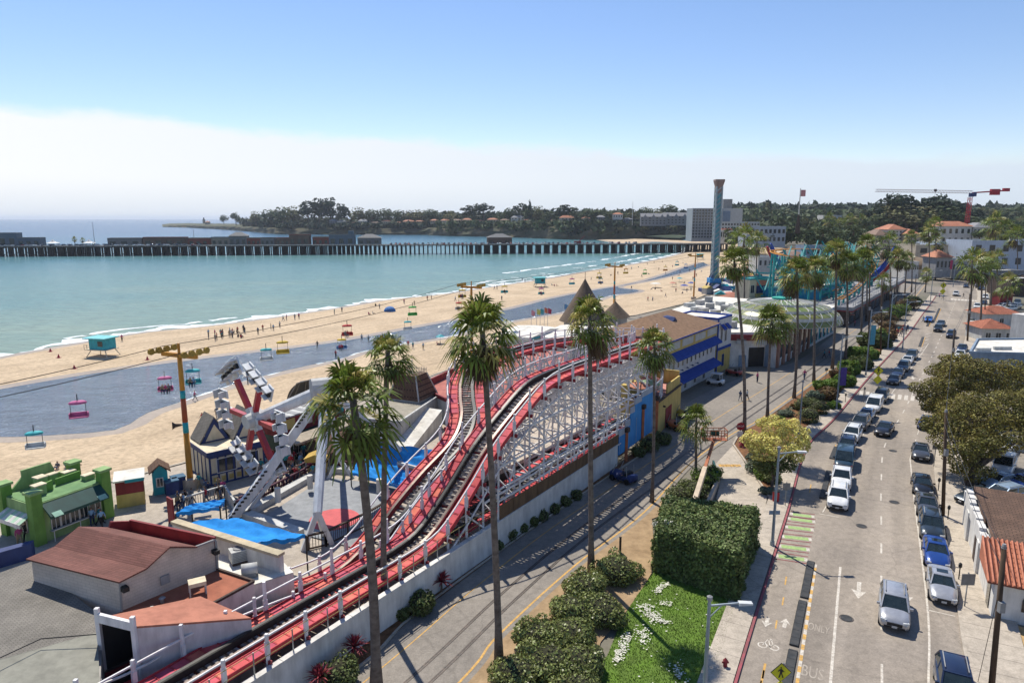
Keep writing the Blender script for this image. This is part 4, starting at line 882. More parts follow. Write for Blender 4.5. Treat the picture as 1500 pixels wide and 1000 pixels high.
# ---- navy and white timber-framed building
S = Bld('timber_framed_stand', 'navy and white timber-framed stand with steep grey shingled gables', 'food stand', (310, 712), (388, 692)); W = S.w; Dp = 6.2; h = 3.4
S.walls(W, Dp, h, m_cream); b = MB(); b.bx(-.3, W + .3, -.3, Dp + .3, h, h + .22, 0); S.part(b, 'roof', m_cream); b = MB()
for q in ((-.35, W + .35, -.36, -.3), (-.36, -.3, -.36, Dp + .3)): b.bx(*q, h - .2, h + .3)
S.part(b, 'navy_fascia', m_navy); b = MB()
for i in range(8): x = .0 + i * W / 7; b.bx(x - .09, x + .09, -.06, .02, 0, h)
for z in (.0, 1.1, 2.9): b.bx(0, W, -.055, .02, z, z + .2)
for i in range(6): y = .05 + i * Dp / 5.4; b.bx(-.06, .02, y - .08, y + .08, 0, h)
for z in (.0, 2.9): b.bx(-.055, .02, 0, Dp, z, z + .2)
S.part(b, 'timber_frame', m_navy)
for i in range(5): S.bxp('yellow_panel', .25 + i * W / 7, .8 + i * W / 7, -.03, .02, .35, .85, m_yelw)
S.win(.7, 1.3, 1.9, 1.4); S.win(3.4, 1.3, 1.6, 1.4)
for x, y, ww, hh in ((.3, 3.2, 3.0, 2.6), (3.4, 2.2, 3.2, 3.0)):
 o = S.gable(ww, 2.6, h + .25, hh, m_shin, m_navy, ov=.15, axis='y', x0=x, y0=y); b = MB(); b.poly([(x + .5, y - .03, h + .4), (x + ww / 2, y - .03, h + hh - .5), (x + ww - .5, y - .03, h + .4)]); S.part(b, 'gable_panel', m_cream, o)
# ---- shop row behind the swing ride
S = Bld('shop_row', 'green-fronted shop row with a striped grey and white roof behind the swing ride', 'shop', (425, 676), (520, 640)); W = S.w; S.walls(W, 6, 2.6, m_dgreen); S.walls(W, 4.5, 4.6, m_maroon, y0=1.5, z0=2.6, name='upper_wall')
b = MB()
for i in range(14): b.bx(.0 + i * W / 14, (i + 1) * W / 14, 1.3, 6.2, 4.6, 4.75 + .04 * (i % 2), i % 2)
S.part(b, 'striped_roof', [m_lgrey, mat('stripe_grey', (.3, .3, .3))]); S.awn(-.2, W + .2, 2.9, .5, 1.4, mat('tan_awning', (.45, .38, .28)))
for i in range(6): S.win(.6 + i * (W - 1) / 6, .7, (W - 2.4) / 6, 1.3, t=.06)
for i in range(4): S.bxp('sign_board', .5 + i * W / 4, .3 + (i + .75) * W / 4, 1.4, 1.49, 3.2, 4.4, (m_yelw, m_cream, m_orng, m_teal)[i])
b = MB(); S2 = Bld('shingled_shed', 'low dark brown shingled shed between the palms and the shop row', 'shed', (482, 690), (548, 668)); S2.walls(S2.w, 4, 2.0, m_dwood); S2.gable(S2.w, 4, 2.0, 1.2, m_brsh2, m_dwood, axis='x')
S = Bld('grey_roofed_hall', 'long pale hall with weathered grey flat roof beside the pyramid-roofed pavilion', 'hall', (588, 654), (643, 612)); S.walls(S.w, 7, 3.0, mat('weathered_white', (.48, .47, .45), (.38, .37, .35), scale=.6, rough=.9, stretch=(1, 1, .25))); S.flat(S.w, 7, 3.0, mat('weathered_roof', (.33, .30, .24), (.26, .235, .19), scale=.6, rough=.95, detail=9), m_lgrey, .2)
b = MB(); b.bx(2.5, 2.6, -.06, -.02, .6, 2.4); S.part(b, 'downpipe', m_black)
S = Bld('white_sloping_canopy', 'bright white sheet roof wedged between pale hall and coaster curve', 'canopy', (600, 668), (648, 626)); b = MB(); b.add([(0, 0, .6), (S.w, 0, 2.4), (S.w, 2.6, 2.6), (0, 2.2, .8), (0, 0, 0), (S.w, 0, 0), (S.w, 2.6, 0), (0, 2.2, 0)], [(0, 1, 2, 3), (4, 5, 1, 0), (5, 6, 2, 1), (6, 7, 3, 2), (7, 4, 0, 3)]); S.part(b, 'canopy_sheet', m_whroof)
# pyramid pavilion
S = Bld('pyramid_pavilion', 'pavilion with a truncated dark shingle pyramid roof and white hip lines', 'pavilion', g(613, 588, 3.3), vz(-10.4, 91.3, 3.3)); S.root.location.z = 0; W = 4.6
b = MB(); b.bx(.3, W - .3, .3, W - .3, -.05, 2.9); S.part(b, 'wall', m_roofred); b = MB(); b.bx(0, W, 0, W, 2.85, 3.3); S.part(b, 'cornice', m_lgrey)
lo = [vz(-.15, -.15, 3.3), vz(W + .15, -.15, 3.3), vz(W + .15, W + .15, 3.3), vz(-.15, W + .15, 3.3)]; hi = [vz(.9, .9, 6.4), vz(W - .9, .9, 6.4), vz(W - .9, W - .9, 6.4), vz(.9, W - .9, 6.4)]
b = MB(); b.add(lo + hi, [(0, 1, 5, 4), (1, 2, 6, 5), (2, 3, 7, 6), (3, 0, 4, 7), (4, 5, 6, 7)]); ro = S.part(b, 'roof', m_brsh2); b = MB()
for i in range(4): b.bar(lo[i], hi[i], .16)
S.part(b, 'hip_trim', m_lgrey, ro); b = MB()
for i in range(4):
 a, c = hi[i], hi[(i + 1) % 4]
 for k in range(7): q = a.lerp(c, k / 7); b.bar(q, q + vz(0, 0, .75), .05)
 b.beam(a + vz(0, 0, .45), c + vz(0, 0, .45), .05, .08)
S.part(b, 'roof_railing', m_cream); b = MB(); b.bar((W / 2, W / 2, 6.4), (W / 2, W / 2, 9), .07); S.part(b, 'flagpole', m_lgrey)
# red-roofed arcade beside and under the coaster curve
ar = [vz(p.x, p.y, 0) for p in gs([(618, 570), (674, 596), (800, 560), (835, 516), (745, 509)], 3.2)]; S = thing('arcade_hall', 'flat red-roofed arcade hall under the back curve of the coaster', 'arcade', ar[0]); b = MB(); b.prism(ar, -.05, 3.15); b.build('wall', m_wall, S, off=ar[0]); b = MB(); b.poly(zset(ar, 3.2)); b.build('roof', mat('pink_membrane', (.42, .15, .12), (.34, .115, .095), scale=.4, rough=.9, detail=9), S, off=ar[0]); b = MB()
b.beam(zset(ar, 3.6)[0], zset(ar, 3.6)[4], .3, 1.1); b.beam(zset(ar, 3.3)[0], zset(ar, 3.3)[1], .3, .5); b.build('parapet', m_maroon, S, off=ar[0])
# second white-red lower hall right of the deck
S = Bld('terracotta_store', 'low store with terracotta sides beside the plank deck under the coaster', 'shed', cw(22, 12.5, 0), cw(25.5, 12.5, 0)); S.walls(S.w, 3.5, 2.6, m_orroof); S.flat(S.w, 3.5, 2.6, m_roofred, m_lgrey, .2)

# ---- thatched cones
for (px, py, z, r_, hh, lab) in ((856, 469, 5.0, 5.6, 9.2, 'tall steep thatched cone roof between the palms and the lagoon'), (901, 463, 4.2, 3.6, 3.6, 'small low thatched cone roof right of the tall thatched one')):
 c = g(px, py, z); t = thing('thatched_hut', lab, 'hut', vz(c.x, c.y, 0)); b = MB(); prof_ = [(r_ * (1 - i / 10) ** 1.06 + .02, z + hh * i / 10) for i in range(11)]; b.lathe(prof_, n=20); b.build('roof', m_thatch, t, True); b = MB(); b.lathe([(r_ * .8, 0), (r_ * .8, z + .3)], n=16); b.build('wall', m_greywall, t)
 b = MB(); b.bar((0, 0, z + hh - .1), (0, 0, z + hh + 1.4), .1); b.build('finial', m_black, t)
# covered white boats / ride roofs behind the coaster
for (x0, y0, x1, y1, z, lab) in ((778, 495, 832, 481, 4.2, 'long white ride canopy with a blue stripe behind the coaster curve'), (832, 498, 905, 478, 4.0, 'broad white ride canopy behind the coaster beside the thatched cone')):
 S = Bld('ride_canopy', lab, 'canopy', g(x0, y0, z), g(x1, y1, z)); S.root.location.z = 0; W = S.w; b = MB(); b.extr([(0, z - .5), (W, z - .5), (W, z), (W * .5, z + .9), (0, z)], 0, 8); S.part(b, 'canopy_roof', m_whroof); b = MB(); b.bx(.2, W - .2, .2, 7.8, -.05, z - .5); S.part(b, 'wall', m_lgrey); b = MB(); b.bx(0, W, -.05, -.01, z - .4, z - .05); S.part(b, 'blue_stripe', m_teal)
for i, (px, py, cc) in enumerate(((778, 490, 'pink'), (786, 488, 'yellow'), (791, 487, 'teal'), (797, 485, 'orange'), (802, 486, 'red'), (826, 478, 'blue'))):
 t = thing('pennant_flag', f'{cc} pennant on a white pole behind the coaster curve', 'flag', g(px, py + 10, 0)); b = MB(); b.cyl(0, 0, 0, 7.2, .06, .05, 6); b.build('pole', m_cwht, t); b = MB(); b.quad((0, 0, 7.1), (.9, .2, 6.7), (.8, .2, 5.6), (0, 0, 5.9)); b.build('flag', mat('pennant_' + cc, {'pink': (.6, .25, .3), 'yellow': (.6, .6, .15), 'teal': (.1, .4, .5), 'orange': (.6, .2, .1), 'red': (.5, .06, .12), 'blue': (.15, .35, .6)}[cc]), t)

# ---- yellow cafe with umbrellas on its roof
S = Bld('yellow_cafe', 'small mustard yellow cafe with maroon doors and umbrellas on its roof', 'cafe', (959, 640), (996, 606)); W = S.w; S.walls(W, 4.6, 4.2, m_yelw); b = MB(); b.bx(-.12, W + .12, -.14, .05, 4.2, 4.4); S.part(b, 'cornice', m_dwood)
b = MB(); b.bx(.0, W, 3.6, 4.6, 4.2, 6.2); b.bx(W - .25, W, .3, 3.6, 4.2, 6.2); b.bx(W * .45, W - .3, .1, .3, 4.4, 5.6); S.part(b, 'parapet', m_yelw); b = MB(); b.bx(.1, W - .3, .3, 3.6, 4.2, 4.3); S.part(b, 'roof', mat('pink_roof', (.52, .24, .2)))
for x in (4.4, 5.9): S.bxp('door', x, x + 1.3, -.05, .02, 0, 2.6, m_maroon)
S.bxp('lamp', 3.2, 3.4, -.3, 0, 3.1, 3.3, m_black); S.bxp('orange_column', .0, .5, -.2, .02, 0, 3.6, m_orng)
def umbrella(loc, r_, m, lab, hgt=2.4, grp=None):
 t = thing('patio_umbrella', lab, 'umbrella', loc, 0, grp); b = MB(); b.lathe([(r_, hgt - .55), (r_ * .5, hgt - .2), (.02, hgt)], n=8); b.build('canopy', m, t); b = MB(); b.cyl(0, 0, 0, hgt, .04, .04, 6); b.build('pole', m_lgrey, t); return t
m_sal = mat('salmon_canvas', (.56, .21, .15), scale=2); m_sage = mat('sage_canvas', (.33, .45, .27), scale=2)
for (x, y, m, lab) in ((3.0, 2.0, m_sage, 'sage green umbrella on the yellow cafe roof'), (5.2, 2.4, m_sal, 'salmon umbrella on the yellow cafe roof beside the sage one'), (1.2, 2.6, mat('salmon_two', (.5, .2, .13)), 'salmon umbrella nearest the coaster on the yellow cafe roof')):
 P_ = S.C + Matrix.Rotation(S.rz, 3, 'Z') @ vz(x, y, 4.3); umbrella(P_, 1.7, m, lab, 2.3)
# ---- long white building with blue awnings and a brown hipped roof
S = Bld('blue_awning_building', 'long white and yellow building with blue awnings under a brown hipped roof', 'building', (972, 588), (1046, 548)); W = S.w; Dp = 12; h = 9.0; S.walls(W, Dp, h, mat('white_render', (.62, .61, .60), (.54, .53, .53), scale=.4, rough=.85, detail=8))
S.hip(W, Dp, h + .1, 2.6, 6, mat('brown_roof', (.25, .155, .095), (.19, .115, .07), scale=2.2, rough=1, detail=10, bump=.5, bscale=9), .5, fas=m_awnb)
b = MB(); b.bx(.0, W, -.07, .02, 6.9, 8.9); S.part(b, 'yellow_band', m_yelw)
for i in range(4): b = MB(); b.bx(.8 + i * W / 4, -.2 + (i + 1) * W / 4, -.12, -.06, 7.4, 8.5); S.part(b, 'grey_panel', m_lgrey)
S.awn(1.5, W - .4, 7.0, .9, 1.3, m_awnb); S.awn(3.5, W - .8, 3.2, .8, 1.6, m_awnb)
n_w = 11
for i in range(n_w): S.win(1.2 + i * (W - 2) / n_w, 4.3, .55, 1.7, t=.06, cross=False)
for i in range(4): S.win(3.9 + i * (W - 5.5) / 4, .4, .9, 1.8, t=.06, name='door')
for i in range(5): b = MB(); b.bar((3.5 + i * 2.2, -.05, 3.75), (3.5 + i * 2.2, -.5, 3.95), .05); b.lathe([(.25, -.1), (.02, .1)], (3.5 + i * 2.2, -.55, 3.9), 8); S.part(b, 'wall_lamp', m_navy)
b = MB(); b.add([(W * .5 - 1.2, 3.2, 10.4), (W * .5 + 1.2, 3.2, 10.4), (W * .5, 3.2, 11.2), (W * .5 - 1.2, 5.4, 11.3), (W * .5 + 1.2, 5.4, 11.3)], [(0, 1, 2), (0, 2, 3), (1, 4, 2), (2, 4, 3)]); S.part(b, 'dormer', m_navy)
S = Bld('corner_tower_block', 'narrow white block with yellow base and blue trim beside blue-awning building', 'building', (1048, 547), (1068, 538)); W = S.w; S.walls(W, 8, 4.2, m_yelw); S.walls(W, 8, 9.6, MATS['white_render'], z0=4.2, name='upper_wall'); S.flat(W, 8, 9.6, m_whroof, m_awnb, .3); b = MB(); b.bx(-.05, W, -.1, .02, 4.0, 4.5); b.bx(-.05, .3, -.1, .02, 0, 9.6); S.part(b, 'blue_trim', m_awnb)
for x in (1.4, 3.4): S.win(x, 5.4, .8, 2.4, t=.08); S.awn(x - .3, x + 1.1, 8.6, .7, .8, m_awnb)
S.win(2.6, 1.0, .8, 2.0, t=.08, fr=m_awnb)

# ---- domed pavilion
D_ = [g(1064, 537), g(1095, 537), g(1118, 536), g(1135, 539), g(1182, 510), g(1222, 487)]; D_ += [D_[5] + vz(-24, 20, 0), D_[0] + vz(-6, 26, 0), D_[0] + vz(-4, 6, 0)]
S = thing('domed_pavilion', 'white-roofed pavilion with a ribbed green glass dome and brick pillars along the promenade', 'pavilion', D_[3]); off_ = D_[3]
b = MB(); b.prism(D_, -.05, 6.2); b.build('wall', m_wall, S, off=off_); b = MB(); b.prism([off_ + (p - off_) * 1.02 for p in D_], 6.2, 6.45); b.build('roof', m_whroof, S, off=off_)
def onface(A_, B_, u0, u1, z0, z1, name, m, par=None, th=.14):
 d = B_ - A_; n_ = vz(d.y, -d.x, 0).normalized(); b = MB(); p, q = A_ + d * u0, A_ + d * u1; b.beam(vz(p.x, p.y, (z0 + z1) / 2) + n_ * th * .3, vz(q.x, q.y, (z0 + z1) / 2) + n_ * th * .3, th, z1 - z0); return b.build(name, m, par or S, off=off_)
onface(D_[0], D_[3], .0, 1, 5.0, 6.1, 'red_band', m_maroon); onface(D_[1], D_[2], 0.02, .98, .0, 3.6, 'entrance', m_black); onface(D_[2], D_[3], .1, .5, 0, 4.6, 'blue_grey_pier', m_bwall); onface(D_[0], D_[1], .55, .9, 0, 2.2, 'door', m_bwall)
for k in range(2): onface(D_[0], D_[3], .18 + .42 * k, .38 + .42 * k, 4.3, 5.3, 'arch_panel', m_lgrey)
for i in range(7): u = .01 + i * .16; onface(D_[3], D_[4], u, u + .05, 0, 6.5 if i else 5.6, 'brick_pillar', m_brick, th=.5)
for i in range(6):
 u = .075 + i * .16; f = onface(D_[3], D_[4], u, u + .08, 1.2, 5.2, 'window', m_wfr, th=.2); onface(D_[3], D_[4], u + .012, u + .068, 1.6, 4.9, 'pane', m_glass, f, th=.3)
for i in range(6):
 u = .08 + i * .15; f = onface(D_[4], D_[5], u, u + .08, .6, 4.4, 'window', m_teal, th=.2); onface(D_[4], D_[5], u + .012, u + .068, .9, 4.1, 'pane', m_glass, f, th=.3)
onface(D_[4], D_[5], 0, 1, 5.4, 6.2, 'teal_band', m_bwall)
dc = g(1143, 468, 6.4); Rr, Hh = 11.8, 4.3
prof_ = [(Rr * math.cos(t * math.pi / 2 / 10), Hh * math.sin(t * math.pi / 2 / 10)) for t in range(10)]
dm = None; m_dglass = mat('dome_glass', (.15, .20, .045), (.22, .22, .07), scale=.35, rough=.25, spec=.4)
b = MB(); b.lathe([(r_ * .985, z) for r_, z in prof_], dc, 40); dm = b.build('dome', m_dglass, S, True, off=off_); b = MB(); b2 = MB()
for k in range(24):
 for sgn in (-1, 1):
  pts = [vz(dc.x + r_ * math.cos(2 * math.pi * k / 24 + sgn * .05 * i), dc.y + r_ * math.sin(2 * math.pi * k / 24 + sgn * .05 * i), dc.z + z + .03) for i, (r_, z) in enumerate(prof_)]; b.tube(pts, .05, 4, 0, False)
for i, (r_, z) in enumerate(prof_):
 w_ = .75 if i in (2, 4, 6) else .1
 if i in (0, 2, 4, 6, 9): b2.lathe([(r_ + .05, z - w_ * .35), (r_ + .07 - w_ * .25, z + w_ * .5)], dc, 40)
b.build('ribs', m_cwht, dm, off=off_); b2.build('rings', mat('ring_white', (.66, .64, .56)), dm, off=off_)
b = MB(); b.lathe([(1.9, Hh - .35), (1.9, Hh + .35), (1.6, Hh + .4), (.1, Hh + .45)], dc, 20); b.build('cap', mat('teal_cap', (.03, .36, .29)), dm, off=off_)
for i, (px, py, lab) in enumerate(((1090, 470, 'grey roof machine on the white roof beside the glass dome'), (990, 0, ''))):
 if lab: machine(px, py, 6.5, lab)
machine(1046, 463, 6.2, 'grey roof machine on the white roof behind the blue-awning building') if False else None
hr_ = [g(1068, 480, 5.4), g(1000, 470, 5.4), g(1015, 455, 5.4), g(1085, 455, 5.4)]; S = thing('white_roofed_hall', 'cluttered white-roofed hall between the brown hipped roof and the glass dome', 'building', hr_[0]); b = MB(); b.prism(hr_, -.05, 5.4); b.build('wall', m_lgrey, S, off=hr_[0]); b = MB(); b.poly(zset(hr_, 5.45)); b.build('roof', m_whroof, S, off=hr_[0])
for k, (px, py) in enumerate(((1010, 449), (1025, 446), (1040, 452), (1055, 447), (1030, 458), (1062, 455), (1075, 450), (1048, 461), (1068, 463), (1020, 455), (1085, 458), (1038, 442), (1058, 468), (1078, 470), (1072, 480))): b = MB(); c = g(px, py, 6.45); b.box((c.x, c.y, 6.9), (2.4 - .2 * (k % 4), 1.5, .9 + .35 * (k % 3)), .4 + .3 * (k % 3)); b.build('roof_unit', (m_lgrey, m_greywall, m_grey)[k % 3], S, off=hr_[0])
# ================================================================ plants
def leaves(blobs, n, size, seed=0, shell=.55, flat=.25, elong=1.5):
 """n small leaf quads through a set of ellipsoids (x, y, z, rx, ry, rz), denser towards the outside"""
 r = np.random.default_rng(seed); B = np.array(blobs, dtype=float); vol = (B[:, 3] * B[:, 4] * B[:, 5]) ** (2 / 3); idx = r.choice(len(B), n, p=vol / vol.sum())
 d = r.normal(size=(n, 3)); d /= np.linalg.norm(d, axis=1)[:, None]; rad = shell + (1.04 - shell) * r.random(n) ** .6
 b = B[idx]; P = b[:, :3] + d * rad[:, None] * b[:, 3:]
 nrm = d * .9 + r.normal(size=(n, 3)) * .65; nrm[:, 2] += flat; nrm /= np.linalg.norm(nrm, axis=1)[:, None]
 t = np.cross(nrm, r.normal(size=(n, 3))); t /= np.linalg.norm(t, axis=1)[:, None]; q = np.cross(nrm, t)
 s = size * r.uniform(.55, 1.35, n); t *= (s * elong)[:, None]; q *= s[:, None]
 return np.stack([P - t, P - q * .9, P + t, P + q * .9], 1).reshape(-1, 3)
def leafmat(name, c, c2, isl=.35, tr=.3, scale=.5, rough=.6): return mat(name, c, c2, scale=scale, rough=rough, island=isl, trans=tr, spec=.25)
m_bark = mat('bark', (.16, .12, .09), (.10, .075, .055), scale=3, rough=1, bump=.6, bscale=8)
m_ptrunk = mat('palm_trunk', (.20, .165, .14), (.115, .092, .078), scale=1.2, rough=1, bump=.7, bscale=5, stretch=(2, 2, 3.5), detail=6)
m_pgreen = leafmat('palm_green', (.175, .21, .035), (.09, .125, .022), .55, .3, .8, .42)
m_pyel = leafmat('palm_yellow', (.42, .36, .11), (.27, .25, .07), .4, .3)
m_pdead = leafmat('palm_thatch', (.15, .095, .055), (.09, .06, .035), .4, .15)

def palm_crown(seed, nf=46, Rr=2.0, skirt=1.6, young=False):
 r = random.Random(seed); V = []; MI = []
 def fan(org, d, L, blade, mi, droop):
  d = d.normalized(); side = d.cross(Vector((0, 0, 1)));
  if side.length < .05: side = Vector((1, 0, 0))
  side.normalize(); up = side.cross(d); c = org + d * L - Vector((0, 0, droop * L * .3)); w = .022
  V.extend([org - side * w, org + side * w, c + side * w, c - side * w]); MI.append(mi)
  tw = r.uniform(-.5, .5); sd2 = (side * math.cos(tw) + up * math.sin(tw)).normalized(); up2 = sd2.cross(d); nl = 12
  for k in range(nl):
   a = -1.9 + 3.8 * k / (nl - 1) + r.uniform(-.06, .06); e = (d * math.cos(a) + sd2 * math.sin(a)).normalized(); e = (e + up2 * (.22 * abs(math.sin(a)))).normalized()
   l = blade * (1 - .14 * abs(a)) * r.uniform(.85, 1.1); n = e.cross(up2).normalized(); m1 = c + e * l * .58; tip = c + e * l - Vector((0, 0, l * (.20 + .32 * droop))); wd = .058 * blade
   b0 = c + e * .08
   V.extend([b0 - n * .02, b0 + n * .02, m1 + n * wd, m1 - n * wd]); MI.append(mi); V.extend([m1 - n * wd, m1 + n * wd, tip + n * .012, tip - n * .012]); MI.append(mi)
 for i in range(nf):
  u = (i + .5) / nf; az = i * 2.399963; el = R(84 - 118 * u ** .95 + r.uniform(-14, 14)); d = Vector((math.cos(az) * math.cos(el), math.sin(az) * math.cos(el), math.sin(el)))
  mi = 1 if r.random() < .2 else 0
  fan(Vector((0, 0, -.15 - .5 * u)), d, Rr * r.uniform(.42, .56), Rr * r.uniform(.50, .62), mi, .35 + .9 * u)
 if not young:
  for i in range(int(nf * .75)):
   az = i * 2.4 + .7; el = R(r.uniform(-82, -55)); d = Vector((math.cos(az) * math.cos(el), math.sin(az) * math.cos(el), math.sin(el)))
   fan(Vector((0, 0, -.45 - r.uniform(0, skirt * .5))), d, Rr * .22 + skirt * .12, Rr * r.uniform(.32, .44), 2 if r.random() < .8 else 1, .9)
 return npmesh('palm_crown', [tuple(v) for v in V], 4, [m_pgreen, m_pyel, m_pdead], MI)
CROWNS = [palm_crown(s, (44, 36, 48, 40)[s - 1], (2.2, 2.0, 2.3, 2.1)[s - 1], (2.2, 1.2, 1.7, 2.4)[s - 1]) for s in (1, 2, 3, 4)] + [palm_crown(9, 30, 1.9, .5, True)]
FARC = [palm_crown(21, 20, 2.3, 1.4), palm_crown(22, 18, 2.3, 1.4)]
def palm(base, crown, label, k=0, sc_=1.0, r0=.30, group='palms along the promenade', lean=0, far=False, name='fan_palm'):
 B = g(*base); Tp = dY(crown[0], crown[1] - (14 if not far else 3), B.y + lean); t = thing(name, label, 'palm tree', B, 0, group)
 h = Tp - B; pts = []
 for i in range(9):
  u = i / 8; off_ = math.sin(u * math.pi) * (.25 + .5 * math.sin(B.x * 3.7)); pts.append(vz(h.x * (u ** 1.25) + off_ * .4, h.y * u, h.z * u))
 rs = [r0 * (.84 if B.y < 50 else .66) * (1.45 if i == 0 else 1) * (1 - .33 * i / 8) for i in range(9)]; b = MB(); b.tube(pts, rs, 9 if not far else 6); b.build('trunk', m_ptrunk, t, True)
 me = (FARC if far else CROWNS)[k % (2 if far else 5)]; o = link('crown', me, t); o.location = h; o.rotation_euler = (random.uniform(-.2, .2), random.uniform(-.2, .2), random.uniform(0, 6)); o.scale = (sc_ * random.uniform(.95, 1.1), sc_ * random.uniform(.92, 1.08), sc_ * random.uniform(.9, 1.1))
 return t
PG = 'fan palms along the promenade and street'
for a in [((551, 1012), (516, 592), 'big shaggy fan palm nearest the camera with brown skirt beside the white wall', 0, 1.22, .36), ((563, 905), (568, 527), 'slender fan palm just behind the big shaggy one at foot of the white wall', 1, .98, .27),
          ((731, 975), (706, 492), 'tall slightly curved fan palm standing at the verge in front of the coaster hill', 2, 1.08, .27), ((866, 838), (864, 476), 'tall straight fan palm at the end of the dense shrub row', 3, 1.02, .27),
          ((955, 735), (958, 515), 'fan palm on the dry verge in front of the yellow cafe', 0, 1.02, .25), ((1090, 640), (1075, 392), 'tall leaning fan palm beside the stop sign', 1, 1.2, .33), ((1124, 612), (1130, 480), 'shorter fan palm in front of the dome pavilion entrance', 2, 1.35, .3),
          ((1163, 583), (1167, 408), 'fan palm in the planting bed in front of the glass dome', 3, 1.4, .33), ((1192, 560), (1194, 404), 'fan palm at the recessed teal wall of the dome pavilion', 0, 1.3, .33), ((1219, 540), (1225, 380), 'fan palm at the far corner of the dome pavilion', 1, 1.65, .36), ((1238, 527), (1240, 396), 'fan palm in front of the teal coaster deck corner', 2, 1.5, .36)]:
 palm(a[0], a[1], a[2], a[3], a[4], a[5], PG)
for i, (bs, cr, s_, lb) in enumerate([((1261, 500), (1265, 392), 1.7, 'fan palm before the dark shopfront under the teal coaster deck'), ((1289, 464), (1295, 412), 1.2, 'low fan palm at the far end of the teal coaster deck'), ((1312, 450), (1316, 388), 1.5, 'fan palm by the blue queue roof past the coaster deck'), ((1325, 438), (1329, 380), 1.5, 'fan palm beyond the blue queue roof'), ((1335, 428), (1335, 358), 1.6, 'tall fan palm at the far bend of the railway'), ((1303, 440), (1302, 356), 2.2, 'bushy tall fan palm beside the curved blue boom'), ((1269, 470), (1270, 368), 1.8, 'tall fan palm rising behind the teal lattice'),
                                     ((1355, 428), (1357, 402), 1.3, 'low broad palm on the grass island at the road bend'), ((1360, 412), (1360, 340), 2.2, 'tall palm behind the grass island'), ((1370, 410), (1369, 330), 2.2, 'tallest palm at the road bend'), ((1371, 405), (1372, 354), 2.1, 'mid height palm at the road bend'),
                                     ((1089, 468), (1090, 349), 2.1, 'tall palm on the boardwalk between drop tower and leaning palm'), ((1106, 452), (1109, 354), 1.9, 'palm on the boardwalk in front of the striped sign booth'),
                                     ((1417, 488), (1424, 384), 1.9, 'first palm on the inland pavement beside the parked row'), ((1435, 485), (1437, 388), 1.9, 'second palm on the inland pavement beside the clay tile cottage'), ((1451, 448), (1450, 382), 1.7, 'palm at the parking lot edge beside the red shed'), ((1460, 440), (1461, 378), 1.8, 'bushy palm behind the red shed'), ((1475, 455), (1478, 414), 1.7, 'low spreading palm in the parking lot by the red shed'),
                                     ((1457, 402), (1457, 326), 2.8, 'tall palm in front of the long white hotel wall'), ((1475, 402), (1475, 336), 2.6, 'tall palm at the right part of the long white wall'), ((1450, 400), (1450, 355), 2.3, 'lower palm in front of the long white wall'), ((1394, 378), (1392, 354), 2.6, 'small palm in front of the tan building'), ((1416, 380), (1415, 352), 2.8, 'pair forming palm before the white wall by the crane'), ((1490, 410), (1490, 345), 2.6, 'palm near the edge of the long white wall')]):
 palm(bs, cr, lb, i, s_, .36, PG, far=i % 2 == 1 or i > 6)
palm((1019, 695), (1020, 624), 'young stocky fan palm beside the raised boom lift', 4, 1.15, .24, PG)
for i in range(9): x = 1215 + i * 11 + (i % 3) * 4; palm((x, 364), (x, 322 + (i * 7) % 13), 'small distant palm in the row beyond the brown domes', i, 3.2, .5, 'distant row of palms beyond the domes', far=True)

# ---------------------------------------------------------------- shrubs, hedges
m_hedge = leafmat('hedge_leaf', (.17, .21, .065), (.09, .125, .038), .5, .12, .6)
m_shrub = leafmat('shrub_leaf', (.23, .25, .08), (.125, .15, .045), .6, .2, .5, .34)
m_olive = leafmat('olive_leaf', (.14, .165, .05), (.085, .105, .033), .45, .2)
m_bgrn = leafmat('bright_leaf', (.16, .24, .04), (.105, .17, .03), .4, .3)
m_bluegr = leafmat('grey_green_leaf', (.15, .19, .13), (.11, .14, .09), .35, .2)
m_rust = leafmat('rust_leaf', (.17, .10, .04), (.12, .075, .03), .4, .2)
m_cord = leafmat('cordyline_red', (.32, .045, .065), (.20, .03, .045), .45, .3)
m_yelt = leafmat('yellow_blossom', (.80, .70, .25), (.55, .49, .13), .45, .3)
m_brtree = leafmat('bronze_leaf', (.225, .18, .042), (.115, .11, .028), .6, .2)
m_core = mat('inner_shade_core', (.035, .035, .018), scale=3, rough=1)  # dark colour for an added body inside foliage, imitates shade between leaves
def mound(name, label, cat, loc, rx, ry, rz, m, n, size, seed, group=None, rot=0, lumps=11):
 r = random.Random(seed); t = thing(name, label, cat, loc, rot, group)
 bl = [(0, 0, rz * .42, rx * .8, ry * .8, rz * .58)]
 for i in range(lumps):
  a = i * 6.28 / lumps + r.uniform(-.3, .3); bl.append((math.cos(a) * rx * r.uniform(.35, .75), math.sin(a) * ry * r.uniform(.35, .75), rz * r.uniform(.3, .72), rx * r.uniform(.25, .5), ry * r.uniform(.25, .5), rz * r.uniform(.28, .46)))
 link('foliage', npmesh('foliage', leaves(bl, n, size, seed, .75), 4, [m]), t)
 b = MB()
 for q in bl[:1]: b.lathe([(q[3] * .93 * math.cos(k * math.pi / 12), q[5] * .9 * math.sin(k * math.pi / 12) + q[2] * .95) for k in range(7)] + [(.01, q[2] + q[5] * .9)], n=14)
 o = b.build('stem_or_shade_core', m_core, t); o.scale = (1, ry / rx, 1); return t  # added dark dome under the leaves, not a stem: keeps gaps looking shaded
